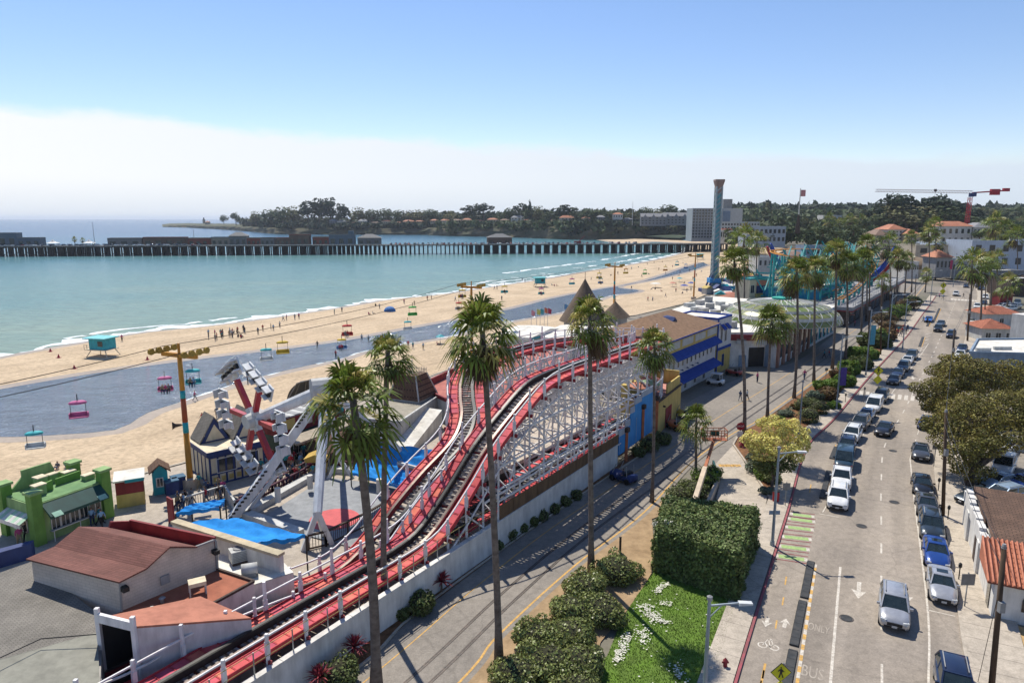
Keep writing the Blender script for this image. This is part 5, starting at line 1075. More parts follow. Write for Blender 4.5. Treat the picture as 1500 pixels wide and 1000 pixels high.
SB = [((902, 842), 1.9, 1.75, 'topmost rounded shrub beside the tall straight palm'), ((858, 866), 1.7, 1.55, 'rounded shrub just below the tall straight palm'), ((880, 902), 1.9, 1.6, 'rounded shrub bulging over the lawn edge'), ((838, 902), 1.8, 1.6, 'shrub in the middle of the row on the promenade side'), ((835, 940), 2.0, 1.65, 'wide shrub in the middle of the row on lawn side'), ((790, 940), 1.8, 1.55, 'shrub on the promenade side beside the curved palm'), ((850, 978), 1.8, 1.5, 'low shrub where the lawn narrows'), ((802, 978), 1.9, 1.6, 'shrub right behind the curved palm trunk'), ((757, 996), 1.8, 1.6, 'nearest shrub at the foot of the curved palm'), ((845, 1025), 2.0, 1.5, 'shrub cut by the bottom edge beside the lawn')]
for i, ((x, y), r_, h_, lb) in enumerate(SB):
 mound('rounded_shrub', 'dense dark green ' + lb, 'shrub', g(x, y + 6), r_, r_ * .95, h_, m_shrub, 5200, .065, 40 + i, 'dense rounded shrubs between promenade and lawn')
# the big clipped hedge block
HP = [g(958, 836), g(1079, 882), vz(20.4, 53.2, 0), vz(13.2, 55.6, 0)]; cen = sum(HP, vz(0, 0, 0)) / 4; hd = thing('clipped_hedge', 'big clipped block hedge at top of the green lawn', 'hedge', cen)
V = []; rh = np.random.default_rng(5)
def facepts(a, b_, c, d, n, s, bulge=.15):
 u, v = rh.random(n), rh.random(n); A, B_, C_, D_ = (np.array(x) for x in (a, b_, c, d)); P = (A[None] * (1 - u)[:, None] + B_[None] * u[:, None]) * (1 - v)[:, None] + (D_[None] * (1 - u)[:, None] + C_[None] * u[:, None]) * v[:, None]
 nz_ = np.cross(B_ - A, D_ - A); nz_ = nz_ / np.linalg.norm(nz_); lump = .13 * np.sin(P[:, 0] * 2.1 + P[:, 2] * 1.7) * np.sin(P[:, 1] * 1.9 + P[:, 2] * 1.3 + 1) + rh.normal(size=n) * .12; P = P + nz_[None] * lump[:, None]
 nn_ = nz_[None] + rh.normal(size=(n, 3)) * .75; nn_ /= np.linalg.norm(nn_, axis=1)[:, None]; t = np.cross(nn_, rh.normal(size=(n, 3))); t /= np.linalg.norm(t, axis=1)[:, None]; q = np.cross(nn_, t); ss = s * rh.uniform(.6, 1.4, n)
 t *= (ss * 1.5)[:, None]; q *= ss[:, None]; return np.stack([P - t, P - q, P + t, P + q], 1).reshape(-1, 3)
Hh_ = 3.5; lo = [p - cen for p in HP]; hi = [p * .97 + vz(0, 0, Hh_) for p in lo]
V = [facepts(hi[0], hi[1], hi[2], hi[3], 15000, .075)] + [facepts(lo[i], lo[(i + 1) % 4], hi[(i + 1) % 4], hi[i], 9000, .075) for i in range(4)]
link('foliage', npmesh('foliage', np.concatenate(V), 4, [m_hedge]), hd); b = MB(); b.prism([p * .94 for p in lo], 0, Hh_ - .12); b.build('stem_or_shade_core', m_core, hd)  # the prism is an added dark core, shade put into its colour
# white blossom clusters on the hedge shoulder
b = MB(); V = leaves([(hi[0].x + .8, hi[0].y + .9, Hh_ - .1, 1.1, .5, .35)], 160, .07, 3); link('blossom', npmesh('blossom', V, 4, [MATS['petal']]), hd)
# along the wall
for i, (x, y) in enumerate(((728, 800), (747, 786), (764, 774), (780, 765), (795, 756), (812, 746), (828, 735), (845, 726))): mound('clipped_ball_shrub', 'small dark ball shrub in the shaded row at the white wall foot', 'shrub', g(x, y + 5), .62, .62, .95, m_olive, 700, .06, 70 + i, 'ball shrubs along the white wall', lumps=4)
for i, (x, y, r_, lb) in enumerate(((618, 895, 1.15, 'round dark shrub between two red spiky plants at the white wall'), (588, 905, .6, 'small low shrub beside the slender palm foot'), (497, 1000, 1.2, 'round dark shrub by the nearest red spiky plant'), (950, 660, 1.3, 'dark shrub under the blue hoarding'), (935, 668, .9, 'dark low shrub beside an orange post'), (970, 650, 1.2, 'dark shrub at the corner of the yellow cafe'))): mound('round_shrub', lb, 'shrub', g(x, y), r_, r_, r_ * 1.25, m_olive, 1500, .075, 90 + i)
def spiky(loc, lab, r_=1.0, m=None, n=90, h=.9, name='red_cordyline', cat='spiky plant'):
 t = thing(name, lab, cat, loc); V = []; r = random.Random(int(loc.x * 91) + 7)
 for i in range(n):
  a = r.uniform(0, 6.28); e = R(r.uniform(0, 88)); d = Vector((math.cos(a) * math.cos(e), math.sin(a) * math.cos(e), math.sin(e))); L = r_ * r.uniform(.75, 1.1); s_ = d.cross(Vector((0, 0, 1))).normalized() * .045; o_ = Vector((0, 0, h)); m1 = o_ + d * L * .6; tp = o_ + d * L - Vector((0, 0, .18 * L))
  V += [o_ - s_ * .5, o_ + s_ * .5, m1 + s_, m1 - s_, m1 - s_, m1 + s_, tp + s_ * .1, tp - s_ * .1]
 link('leaf_rosette', npmesh('rosette', [tuple(v) for v in V], 4, [m or m_cord]), t)
 if h > .2: b = MB(); b.cyl(0, 0, 0, h, .1, .07, 7); b.build('stem_or_shade_core', m_bark, t)
for (x, y, lb) in ((647, 868, 'crimson spiky cordyline by the white wall, upper one'), (520, 966, 'crimson spiky cordyline by the white wall between two palms'), (470, 1012, 'crimson spiky cordyline at the near end of the white wall')): spiky(g(x, y), lb)
spiky(g(1088, 655), 'small magenta spiky plant at the ramp corner under the stop sign', .7, h=.2)
# planting bed: many kinds
bed = [(1110, 690, 1.5, 1.3, 'm_bluegr'), (1102, 672, .8, .7, 'm_bluegr'), (1118, 700, 1.1, 1.0, 'm_bgrn'), (1135, 640, .0, 0, ''), (1122, 722, .7, .6, 'm_bluegr'), (1130, 705, 1.2, .9, 'm_olive'), (1150, 608, 1.2, .7, 'm_bluegr'), (1142, 617, .9, .7, 'm_bgrn'), (1185, 618, 1.6, 2.0, 'm_olive'), (1178, 600, 1.5, 1.8, 'm_olive'), (1200, 605, 1.6, 1.9, 'm_olive'), (1195, 585, 1.3, 1.2, 'm_bluegr'), (1212, 585, 1.5, 1.6, 'm_rust'), (1218, 570, 1.7, 1.7, 'm_bgrn'), (1205, 570, 1.3, 1.2, 'm_bgrn'), (1237, 565, 1.7, 1.9, 'm_bgrn'), (1243, 548, 2.0, 2.3, 'm_bgrn'), (1228, 553, 1.5, 1.2, 'm_rust'), (1260, 540, 2.2, 2.2, 'm_olive'), (1255, 525, 2.0, 2.2, 'm_bgrn'), (1272, 525, 2.0, 2.0, 'm_bgrn'), (1165, 598, .7, .5, 'm_rust'), (1220, 597, .9, .7, 'm_bgrn'), (1285, 508, 2.6, 2.8, 'm_olive'), (1270, 505, 2.4, 2.6, 'm_olive'), (1296, 497, 2.4, 2.4, 'm_rust')]
nm = {'m_bluegr': 'grey-green', 'm_bgrn': 'bright green', 'm_olive': 'olive green', 'm_rust': 'rusty brown'}
near = ['on the ramp slope', 'behind the ramp corner', 'halfway down the ramp bed', '', 'at the lower end of the ramp bed', 'under the yellow tree', 'in front of the dome entrance palm', 'beside the leaning palm', 'beside the lamp post in the long bed', 'behind that lamp post in the long bed', 'by the kerb of the long bed', 'in the middle of the long bed', 'next to the purple banner post', 'behind the purple banner', 'at the railway edge of the long bed', 'beyond the purple banner', 'at the widest part of the long bed', 'near the round sign on the railway side', 'beside the crossing', 'before the crossing sign', 'at the crossing kerb', 'low among bark mulch', 'at kerb by the bare post', 'at the far tip of the long bed', 'beside the picnic area', 'on the far tip by the bicycles']
for i, (x, y, r_, h_, mm) in enumerate(bed):
 if not mm: continue
 mound('bed_shrub', f'{nm[mm]} shrub {near[i]}', 'shrub', g(x, y, .08), r_, r_, h_, globals()[mm], int(900 + 700 * r_), .06 + .0009 * (750 - y) if y < 600 else .06, 120 + i, 'shrubs in the planting bed')
for i, (x, y, lb) in enumerate(((1155, 602, 'low agave rosette beside the dome palm foot'), (1148, 622, 'low agave rosette in bark mulch by the leaning palm'), (1108, 645, 'tufted green spiky plant by the stop sign'))): spiky(g(x, y, .08), lb, .9, m_bluegr, 50, .1, 'agave', 'agave')
for i, (x, y, r_) in enumerate(((1018, 728, 1.5), (1030, 712, 1.6), (995, 735, 1.4), (1042, 700, 1.2), (1008, 722, 1.2))): mound('verge_shrub', ('olive shrub beside the boom lift base', 'olive shrub at the young palm foot', 'olive shrub at the hedge corner by the verge', 'olive shrub on top of the low ramp wall', 'olive shrub between the verge and boom lift arm')[i], 'shrub', g(x, y), r_, r_, r_ * 1.1, (m_olive, m_bgrn)[i % 2], 1800, .07, 170 + i)
for i, (x, y, r_) in enumerate(((1296, 474, 3.2), (1308, 467, 3.4), (1318, 460, 3.2), (1328, 452, 3.2), (1338, 446, 3.0), (1285, 500, 2.2), (1300, 486, 2.0))): mound('median_shrub', 'orange-tinged green shrub in the far median hedge row', 'shrub', g(x, y), r_, r_, 2.8, (m_bgrn, m_rust)[i % 3 == 0], 1500, .13, 190 + i, 'shrubs of the far median hedge')

# ---------------------------------------------------------------- broad trees
def branchy(t, base, tips, r0, m, bend=.3):
 b = MB(); r = random.Random(4); fork = base + (sum(tips, vz(0, 0, 0)) / len(tips) - base) * .32; fork = vz(base.x + (fork.x - base.x) * .5, base.y + (fork.y - base.y) * .5, fork.z)
 b.tube([base, base.lerp(fork, .5) + vz(r.uniform(-.2, .2), 0, 0), fork], [r0 * 1.2, r0, r0 * .85], 9)
 b.build('trunk', m, t, True)
 for tp in tips:
  b = MB(); mid = fork.lerp(tp, .5) + vz(r.uniform(-bend, bend), r.uniform(-bend, bend), r.uniform(.1, bend)); b.tube([fork - vz(0, 0, .1), mid, tp], [r0 * .6, r0 * .4, r0 * .12], 7); b.build('limb', m, t, True)
def broad(label, base, blobs, n, size, m, r0, tips=None, name='street_tree', shell=.6):
 B = g(*base); t = thing(name, label, 'tree', B); bl = [(p.x - B.x, p.y - B.y, p.z, a, b_, c) for (p, a, b_, c) in blobs]; rb = random.Random(len(label)); fine = []
 for q in bl:
  fine.append((q[0], q[1], q[2], q[3] * .8, q[4] * .8, q[5] * .8))
  for k in range(6): az_, e_ = rb.uniform(0, 6.28), rb.uniform(-.4, 1.3); f_ = rb.uniform(.25, .46); fine.append((q[0] + q[3] * .85 * math.cos(az_) * math.cos(e_), q[1] + q[4] * .85 * math.sin(az_) * math.cos(e_), q[2] + q[5] * .85 * math.sin(e_), q[3] * f_, q[4] * f_, q[5] * f_ * .9))
 link('crown', npmesh('crown', leaves(fine, n, size, int(B.x * 10), shell, .5), 4, [m]), t)
 branchy(t, vz(0, 0, 0), tips or [vz(q[0], q[1], q[2] - q[5] * .2) for q in bl[:7]], r0, m_bark)
bl1 = []
for (px, py, Y, a, c) in ((1395, 640, 69, 3.0, 1.9), (1425, 612, 71, 3.6, 2.1), (1465, 605, 72, 3.8, 2.2), (1500, 600, 72, 3.6, 2.1), (1530, 620, 71, 3.5, 2.2), (1440, 650, 68, 2.8, 1.6), (1480, 640, 69, 3.2, 1.7), (1405, 665, 67, 2.2, 1.5), (1425, 690, 66, 1.7, 1.4), (1380, 625, 71, 2.3, 1.5)): bl1.append((dY(px, py, Y), a, a, c))
broad('broad bronze-green tree with a wide crown over the parking lot', (1418, 712), bl1, 40000, .078, m_brtree, .38, None)
bl2 = []
for (px, py, Y, a, c) in ((1372, 570, 86, 2.6, 2.0), (1395, 555, 88, 3.0, 2.1), (1425, 548, 90, 3.8, 2.5), (1465, 555, 90, 4.2, 2.6), (1500, 570, 90, 4.0, 2.6), (1385, 595, 86, 2.6, 1.9), (1362, 590, 86, 1.6, 1.6), (1420, 585, 88, 3.5, 2.0), (1395, 535, 92, 2.2, 1.4)): bl2.append((dY(px, py, Y), a, a, c))
broad('broad bronze-green tree standing behind the wide crowned one, nearer the white flat roof', (1420, 640), bl2, 36000, .09, m_brtree, .4, None)
bl3 = []
for (px, py, Y, a, c) in ((1112, 648, 66, 1.5, 1.15), (1135, 628, 67, 1.7, 1.2), (1160, 632, 67.5, 1.6, 1.2), (1172, 652, 67, 1.3, 1.1), (1140, 655, 65.6, 1.8, 1.1), (1118, 665, 65.5, 1.3, .8), (1165, 668, 66, 1.1, .8), (1105, 655, 66.5, .9, .8)): bl3.append((dY(px, py, Y), a, a, c))
broad('small rounded tree covered in pale yellow blossom beside the ramp', (1131, 718), bl3, 12000, .075, m_yelt, .16, None, 'blossom_tree', .7)
V = leaves([(dY(px, py, 66).x - g(1131, 718).x, dY(px, py, 66).y - g(1131, 718).y, dY(px, py, 66).z, a, a, .9) for px, py, a in ((1130, 682, 1.4), (1150, 678, 1.2), (1118, 680, 1.1))], 2600, .08, 8); bt = [o for o in C.objects if o.name.startswith('blossom_tree')][0]; link('under_leaves', npmesh('under_leaves', V, 4, [m_olive]), bt)
# ================================================================ the far shore: headland, hills, trees, houses, hotel, wharf, crane
m_head = mat('headland_ground', (.105, .10, .055), (.06, .07, .035), scale=.012, rough=1, detail=10)
m_cliff = mat('cliff_rock', (.16, .125, .08), (.05, .062, .035), scale=.03, rough=1, detail=10, bump=1, bscale=.2, lo=.3, hi=.6)
rows = [(238, 332.5), (275, 333.5), (330, 336.5), (375, 340), (405, 343.2), (470, 343.6), (560, 344), (620, 344), (650, 345.6), (700, 346.5), (760, 348), (820, 350.5), (860, 351.5), (900, 351.2), (960, 349.2), (1020, 348.5)]
top_h = [5, 8, 9, 10, 11, 12, 12, 12, 13, 15, 17, 18, 18, 19, 17, 8]
coY = lambda x: float(np.interp(x, [r_[0] for r_ in rows], [p.y for p in BL]))
BL = [g(x, y, SEA) for x, y in rows]; nB = 120; BL2 = frac(BL, nB); rj = random.Random(8); b = MB(); rws = []
for j, (dd, hf) in enumerate(((0, 0), (3, .25), (6, .62), (12, .9), (24, 1.0), (120, 1.02), (420, 1.06), (900, 1.1))):
 row = []
 for i, p in enumerate(BL2):
  hh = float(np.interp(750 + 1000 * p.x / (p.y * CP + 29.6 * SP), [r_[0] for r_ in rows], top_h)); d = vz(p.x, p.y, 0).normalized(); jj = rj.uniform(-5, 5) if j < 4 else 0; q = p + d * (dd + jj + (0 if j else rj.uniform(-3, 3)))
  lim = 1.0 if i > 4 else .5 + i * .12
  row.append(vz(q.x, q.y, SEA - .5 if j == 0 else SEA + hh * hf * lim * rj.uniform(.93, 1.07)))
 rws.append(row)
for j in range(len(rws) - 1): b.k = 0 if j < 3 else 1; b.strip(rws[j], rws[j + 1])
b.build('headland_terrain', [m_cliff, m_head], kind='structure', smooth=False)
# wooded hills inland
m_hill = mat('hill_woods', (.05, .075, .045), (.075, .10, .055), scale=.01, rough=1, detail=10)
b = MB(); rws = []
for j, (Y, hmax) in enumerate(((1000, 2), (1400, 18), (2000, 45), (2700, 62), (3600, 50))):
 row = []
 for i in range(90):
  u = i / 89; x = 150 + u * 3400 * (Y / 2400); e = min(1, u * 4); row.append(vz(x, Y + 60 * math.sin(i), hmax * (.55 + .3 * math.sin(i * .31 + j) + .15 * math.sin(i * .83 + j * 2)) * (.45 + .55 * e)))
 rws.append(row)
for j in range(4): b.strip(rws[j], rws[j + 1])
b.build('hills', m_hill, kind='structure', smooth=True)
m_ft = [leafmat('far_leaf_dark', (.042, .062, .036), (.028, .044, .026), .5, .15, .2, .8), leafmat('far_leaf_mid', (.085, .11, .045), (.055, .078, .034), .45, .15, .2, .8), leafmat('far_leaf_warm', (.16, .15, .065), (.11, .115, .05), .4, .15, .2, .8)]
def fartree(seed, kind):
 """unit tree one metre tall: trunk, limbs, uneven crown"""
 r = random.Random(seed); t = bpy.data.objects.new('shore_tree', None); bl = []
 if kind == 'euc':
  for i in range(9): a = r.uniform(0, 6.28); q = r.uniform(.05, .27); bl.append((math.cos(a) * q, math.sin(a) * q, r.uniform(.42, .84), r.uniform(.12, .2), r.uniform(.12, .2), r.uniform(.08, .14)))
  bl.append((0, 0, .86, .16, .16, .13))
 elif kind == 'round':
  for i in range(8): a = i * .8; q = r.uniform(.1, .34); bl.append((math.cos(a) * q, math.sin(a) * q, r.uniform(.36, .68), r.uniform(.16, .26), r.uniform(.16, .26), r.uniform(.15, .24)))
  bl.append((0, 0, .72, .24, .24, .26))
 elif kind == 'cone':
  for i in range(9): z = .14 + i * .092; w_ = .24 * (1 - i / 10) + .02; bl.append((r.uniform(-.03, .03), r.uniform(-.03, .03), z, w_, w_, .085))
 else:
  for i in range(7): a = i * .9; q = r.uniform(.15, .42); bl.append((math.cos(a) * q, math.sin(a) * q, r.uniform(.7, .82), r.uniform(.2, .28), r.uniform(.2, .28), r.uniform(.07, .12)))
 C.objects.link(t); k = {'euc': 0, 'round': 1, 'cone': 0, 'flat': 0}[kind]
 if seed % 4 == 3: k = 2
 link('crown', npmesh('far_crown', leaves(bl, 620, .033, seed, .5), 4, [m_ft[k]]), t); b = MB(); b.tube([(0, 0, -.05), (r.uniform(-.02, .02), 0, .3), (0, 0, .6)], [.03, .024, .012], 6)
 for q in bl[:5]: b.tube([(0, 0, .3), (q[0] * .9, q[1] * .9, q[2])], [.014, .005], 4)
 b.build('trunk', m_bark, t); return t
PROT = {k: [fartree(i * 7 + j, k) for j in range(3)] for i, k in enumerate(('euc', 'round', 'cone', 'flat'))}
used_p = set()
def ftree(kind, px, ytop, ybase, Y, wid, label, group, j=None):
 """tree whose top and foot show at two heights, at distance Y"""
 B = dY(px, ybase, Y); Tz = hz(ytop, Y); h_ = Tz - B.z; j = random.randrange(3) if j is None else j; p = PROT[kind][j]
 if p.name not in used_p: used_p.add(p.name); t = p
 else: t = dup(p)
 t.location = B; t.scale = (wid, wid, h_); t.rotation_euler = (0, 0, random.uniform(0, 6)); tag(t, label, 'tree', group); return t
rt = random.Random(21); GH = 'trees along the headland'
for (x, yt, yb, Y, w_) in ((328, 317, 328, 1500, 26), (346, 313, 329, 1480, 34), (375, 311, 330, 1450, 36), (395, 308, 330, 1430, 42), (415, 304, 331, 1420, 44), (432, 303, 331, 1410, 44), (452, 296, 331, 1390, 46), (468, 292, 331, 1380, 52), (485, 291, 331, 1380, 52), (500, 300, 331, 1375, 42), (525, 305, 329, 1375, 42), (545, 308, 329, 1370, 40), (565, 307, 328, 1370, 40), (585, 309, 328, 1370, 38), (615, 309, 326, 1370, 40), (630, 308, 325, 1370, 34), (660, 311, 325, 1340, 34), (687, 303, 324, 1320, 36), (709, 300, 325, 1300, 38), (735, 313, 326, 1280, 30), (765, 300, 325, 1240, 34), (778, 303, 330, 1220, 36), (789, 303, 328, 1220, 26), (806, 311, 327, 1200, 24), (828, 302, 326, 1180, 44), (848, 310, 326, 1160, 34), (864, 308, 326, 1140, 36), (878, 309, 326, 1120, 30), (896, 311, 325, 1100, 28), (945, 305, 324, 1060, 30), (978, 301, 320, 1040, 34), (662, 332, 341, 1330, 24), (724, 325, 340, 1260, 26), (783, 325, 336, 1200, 24), (600, 310, 327, 1372, 36), (745, 306, 324, 1300, 22), (905, 312, 326, 1090, 30), (925, 310, 325, 1075, 30), (960, 308, 322, 1050, 30)):
 Y = coY(x) + 70; ftree('euc' if 440 < x < 510 or x in (687, 709, 765, 828) else 'round', x, yt - 3, yb, Y, w_ * 1.25, ('tall dark eucalyptus in the highest clump on the headland' if 440 < x < 510 else 'rounded dark cypress at seaward end of the headland' if x < 350 else 'dark rounded tree on the far headland ridge'), GH)
ftree('cone', 776, 291, 318, coY(776) + 60, 18, 'tall narrow pine standing out above the headland houses', None, 0)
# bushes and low cliff trees as one far-off mass
V = []
def mass(n, xr, fy, Yf, size, hgt, seed, m, name='headland_vegetation'):
 r = np.random.default_rng(seed); pts = []
 for i in range(n):
  x = r.uniform(*xr); Y = Yf(x) + r.uniform(-15, 80); yb = fy(x) ; B = dY(x, yb, Y); pts.append((B.x, B.y, B.z + hgt * .3, size * r.uniform(.6, 1.5), size, hgt * r.uniform(.5, 1.1)))
 o = link(name, npmesh(name, leaves(pts, n * 46, size * .26, seed, .5), 4, [m])); o['kind'] = 'stuff'; return o
mass(150, (410, 640), lambda x: 331 + random.uniform(-1, 2), lambda x: coY(x) + 22, 11, 5, 1, m_ft[0]); mass(240, (640, 880), lambda x: 334 + random.uniform(-6, 7), lambda x: coY(x) + 22, 10, 6, 2, m_ft[1]); mass(170, (840, 1010), lambda x: 337 + random.uniform(-7, 6), lambda x: coY(x) + 22, 11, 9, 3, m_ft[0]); mass(60, (840, 1010), lambda x: 340 + random.uniform(-4, 5), lambda x: coY(x) + 22, 8, 6, 7, m_ft[2]); mass(90, (360, 620), lambda x: 329 + random.uniform(-2, 2), lambda x: coY(x) + 110, 15, 11, 14, m_ft[0], 'ridge_trees'); mass(210, (600, 1010), lambda x: 324 + random.uniform(-2, 3), lambda x: coY(x) + 130, 16, 13, 4, m_ft[0], 'ridge_trees')
def hillwood(n, xr, yr, Yr, s, seed, m):
 r = np.random.default_rng(seed); pts = []
 for i in range(n): x, Y = r.uniform(*xr), r.uniform(*Yr); B = dY(x, 0, Y); z = hz(r.uniform(*yr), Y); pts.append((B.x, B.y, z, s, s, s * r.uniform(.5, .9)))
 o = link('far_woods', npmesh('far_woods', leaves(pts, n * 42, s * .24, seed, .5), 4, [m])); o['kind'] = 'stuff'
hillwood(330, (1075, 1560), (309, 320), (1150, 1400), 20, 11, m_ft[0]); hillwood(240, (1090, 1560), (315, 330), (880, 1050), 13, 12, m_ft[1]); hillwood(170, (1120, 1560), (325, 340), (640, 800), 8, 13, m_ft[1]); hillwood(130, (1090, 1330), (338, 352), (470, 600), 5.5, 16, m_ft[1]); hillwood(60, (1180, 1560), (320, 340), (640, 800), 8, 15, m_ft[2])
GT = 'great trees on the hill behind the domes'
for (x, yt, yb, w_) in ((1286, 298, 335, 36), (1304, 283, 336, 46), (1322, 284, 336, 44), (1338, 296, 336, 36), (1355, 287, 336, 42), (1372, 284, 336, 44), (1390, 292, 336, 40), (1408, 300, 336, 34), (1270, 306, 335, 30), (1425, 305, 336, 34)):
 ftree('euc', x, yt, yb, 640, w_, 'huge dark eucalyptus in the great clump below the crane jib', GT); ftree('round', x + 5, yt + 14, yb, 625, w_, 'dark rounded tree filling the foot of the great clump', GT)
ftree('cone', 1123, 296, 318, 900, 26, 'pointed conifer standing above the woods beside the hotel', None, 1)
for (x, yt, yb) in ((1085, 302, 322), (1097, 305, 322), (1110, 303, 323), (1140, 306, 322), (1155, 307, 322), (1175, 305, 321), (1200, 306, 320), (1230, 305, 320), (1252, 304, 322), (1440, 303, 322), (1465, 303, 322), (1490, 302, 322)): ftree('round', x, yt, yb, 950, 44, 'dark tree on the inland skyline', 'trees on the inland skyline')
for (x, yt, yb) in ((1450, 330, 352), (1480, 326, 350), (1435, 336, 352), (1500, 330, 352), (1225, 336, 350), (1330, 338, 350), (1095, 366, 388), (1205, 330, 346), (1250, 328, 344)): ftree('round', x, yt, yb, 420, 15, 'bushy green tree among the town roofs', 'trees among the town roofs')
# houses on the headland: wall, roof, windows
m_tileflat = mat('far_tile', (.42, .17, .09), (.34, .13, .075), scale=.2); m_rs = [m_tileflat, mat('far_brown_roof', (.22, .14, .10)), mat('far_grey_roof', (.25, .25, .26)), m_tileflat]
m_hw = [mat('far_white', (.66, .63, .58)), mat('far_cream', (.55, .47, .36)), mat('far_tan', (.42, .34, .26)), mat('far_grey_wall', (.21, .22, .24))]
def house(px, yb, Y, w, d, h, rise, rz, wm, rm, label, group, floors=1, nwin=4, name='house', hip=True):
 B = dY(px, yb, Y); s = Bld(name, label, 'house', B, rz=rz, group=group); s.walls(w, d, h, wm, x0=-w / 2, z0=-2)
 if hip: s.hip(w, d, h, rise, min(w, d) * .45, rm, .6, x0=-w / 2)
 else: s.gable(w, d, h, rise, rm, wm, .5, x0=-w / 2)
 for f in range(floors):
  for i in range(nwin): b = MB(); x = -w / 2 + w * (i + .3) / nwin; b.bx(x, x + w * .4 / nwin, -.12, .05, h * (f + .3) / floors, h * (f + .75) / floors); s.part(b, 'window', m_glass)
 return s
rh_ = random.Random(31); GHs = 'houses along the headland'
for (x, yb, Y, w, h, c, rf, lb) in ((487, 329, 1385, 16, 7, 3, 2, 'grey gabled house under the tall eucalyptus clump'), (500, 329, 1380, 18, 6, 0, 2, 'pale long-roofed house right of the grey gabled one'), (531, 330, 1378, 20, 8, 0, 2, 'bright white two-storey house at the cliff edge'), (517, 331, 1376, 16, 5, 2, 0, 'low tiled house left of the white two-storey house'), (548, 330, 1376, 20, 5, 1, 1, 'low cream house right of the white two-storey house'), (565, 329, 1374, 18, 6, 1, 0, 'tiled house fourth from the white two-storey house'), (598, 330, 1374, 24, 7, 1, 0, 'wide tiled house with arched front at the cliff corner'), (615, 329, 1376, 18, 6, 1, 0, 'tiled house beside the wide arched one'), (582, 330, 1374, 14, 5, 2, 0, 'small tiled house left of the wide arched one'), (636, 327, 1360, 16, 5, 2, 0, 'brown house behind the cliff bush'), (652, 328, 1350, 18, 6, 1, 0, 'tiled house first after the headland corner'), (668, 327, 1340, 18, 5, 2, 1, 'brown-roofed house second after the headland corner'), (684, 327, 1330, 18, 6, 1, 0, 'tiled house in the middle of the ridge row'), (700, 328, 1315, 20, 5, 2, 0, 'low tiled house right of the row middle'), (722, 327, 1295, 22, 6, 1, 0, 'tiled house under the domed tree'), (740, 327, 1275, 16, 5, 2, 1, 'dark roofed house left of the white villa'), (758, 326, 1250, 24, 8, 0, 2, 'white villa beside the tall pine'), (772, 327, 1240, 12, 5, 0, 0, 'little white house under the tall pine'), (832, 327, 1170, 24, 8, 1, 0, 'big tiled villa on the ridge above the rocks'), (812, 328, 1190, 12, 5, 2, 1, 'small brown house left of the big tiled villa'), (858, 325, 1150, 14, 5, 1, 0, 'tiled house right of the big tiled villa'), (880, 324, 1120, 14, 6, 3, 2, 'grey house among bushes'), (905, 320, 1100, 16, 6, 0, 0, 'white house high among dark trees'), (920, 326, 1080, 16, 5, 3, 2, 'grey-roofed low house near the beach bluff')):
 Y = coY(x) + 45; house(x, yb, Y, w * .9, 10, h, h * .45, R(rh_.uniform(-12, 12)), m_hw[c], m_rs[rf], lb, GHs, 2 if h > 6 else 1, 4)
house(303, 328, coY(303) + 60, 12, 12, 6, 3, 0, m_hw[2], m_rs[0], 'small brick lighthouse hall at the headland tip', None); bq = dY(299, 327, coY(299) + 60); t = thing('lighthouse_tower', 'little square lighthouse tower at the headland tip', 'lighthouse', bq); b = MB(); b.bx(-3, 3, -3, 3, -1, 12); b.build('tower', m_hw[2], t); b = MB(); b.cyl(0, 0, 12, 15, 2, 2, 8); b.lathe([(2.6, 15), (.1, 18)], n=8); b.build('lantern', m_black, t)
for (x, yb, w, lb) in ((957, 329, 36, 'long pale gabled apartment house on the bluff'), (990, 328, 36, 'second pale gabled apartment house nearer the hotel')):
 s = house(x, yb, 1000, w, 14, 11, 5, R(-5), m_hw[3], m_rs[2], lb, None, 3, 7, 'apartment_house', False)
 for i in range(3): b = MB(); xx = -w / 2 + w * (i + .5) / 3; b.add([(xx - 4, -1.2, 8), (xx + 4, -1.2, 8), (xx, -1.2, 15), (xx - 4, 4, 8), (xx + 4, 4, 8), (xx, 6, 15)], [(0, 1, 2), (0, 2, 5, 3), (1, 4, 5, 2)]); s.part(b, 'gable', m_hw[3])
# hotel tower
Yh = 640
def slab(px0, px1, yt, yb, Y, d, m, label, nf, nc, cat='hotel', name='hotel', rim=True, frac_w=.55, wh=.5, rz=0, z0=None, wm=None):
 A_ = dY(px0, yb, Y); B_ = dY(px1, yb, Y); h = hz(yt, Y) - A_.z; s = Bld(name, label, cat, A_, rz=rz); W = (B_ - A_).length; s.walls(W, d, h, m, z0=-3); s.flat(W, d, h, m_lgrey, m, .6)
 for f in range(nf):
  for i in range(nc): b = MB(); x = W * (i + .5 - frac_w / 2) / nc; z = h * (f + .25) / nf; b.bx(x, x + W * frac_w / nc, -.15, .3, z, z + h * wh / nf); s.part(b, 'window', wm or m_glass)
 return s, W, h
m_hotel = mat('hotel_concrete', (.36, .37, .38), (.31, .32, .33), scale=.1)
s, W, h = slab(1013, 1056, 306, 349, Yh, 22, m_hotel, 'ten storey pale hotel block beside the drop tower', 10, 10); 
for i in range(11): b = MB(); b.bx(W * i / 10 - .35, W * i / 10 + .35, -1.0, .1, 0, h); s.part(b, 'balcony_fin', m_hotel)
s, W, h = slab(1053, 1086, 306, 345, Yh + 12, 20, m_lgrey, 'blank pale lift tower block of the hotel', 1, 1, 'hotel wing', 'hotel_wing', frac_w=.05, wh=.05); b = MB(); b.bx(W * .15, W * .55, 2, 12, h, h + 9); s.part(b, 'plant_room', m_grey); b = MB(); b.bx(-.1, W * .45, -1, -.1, 2, h - 2); s.part(b, 'balcony_stack', m_bwall)
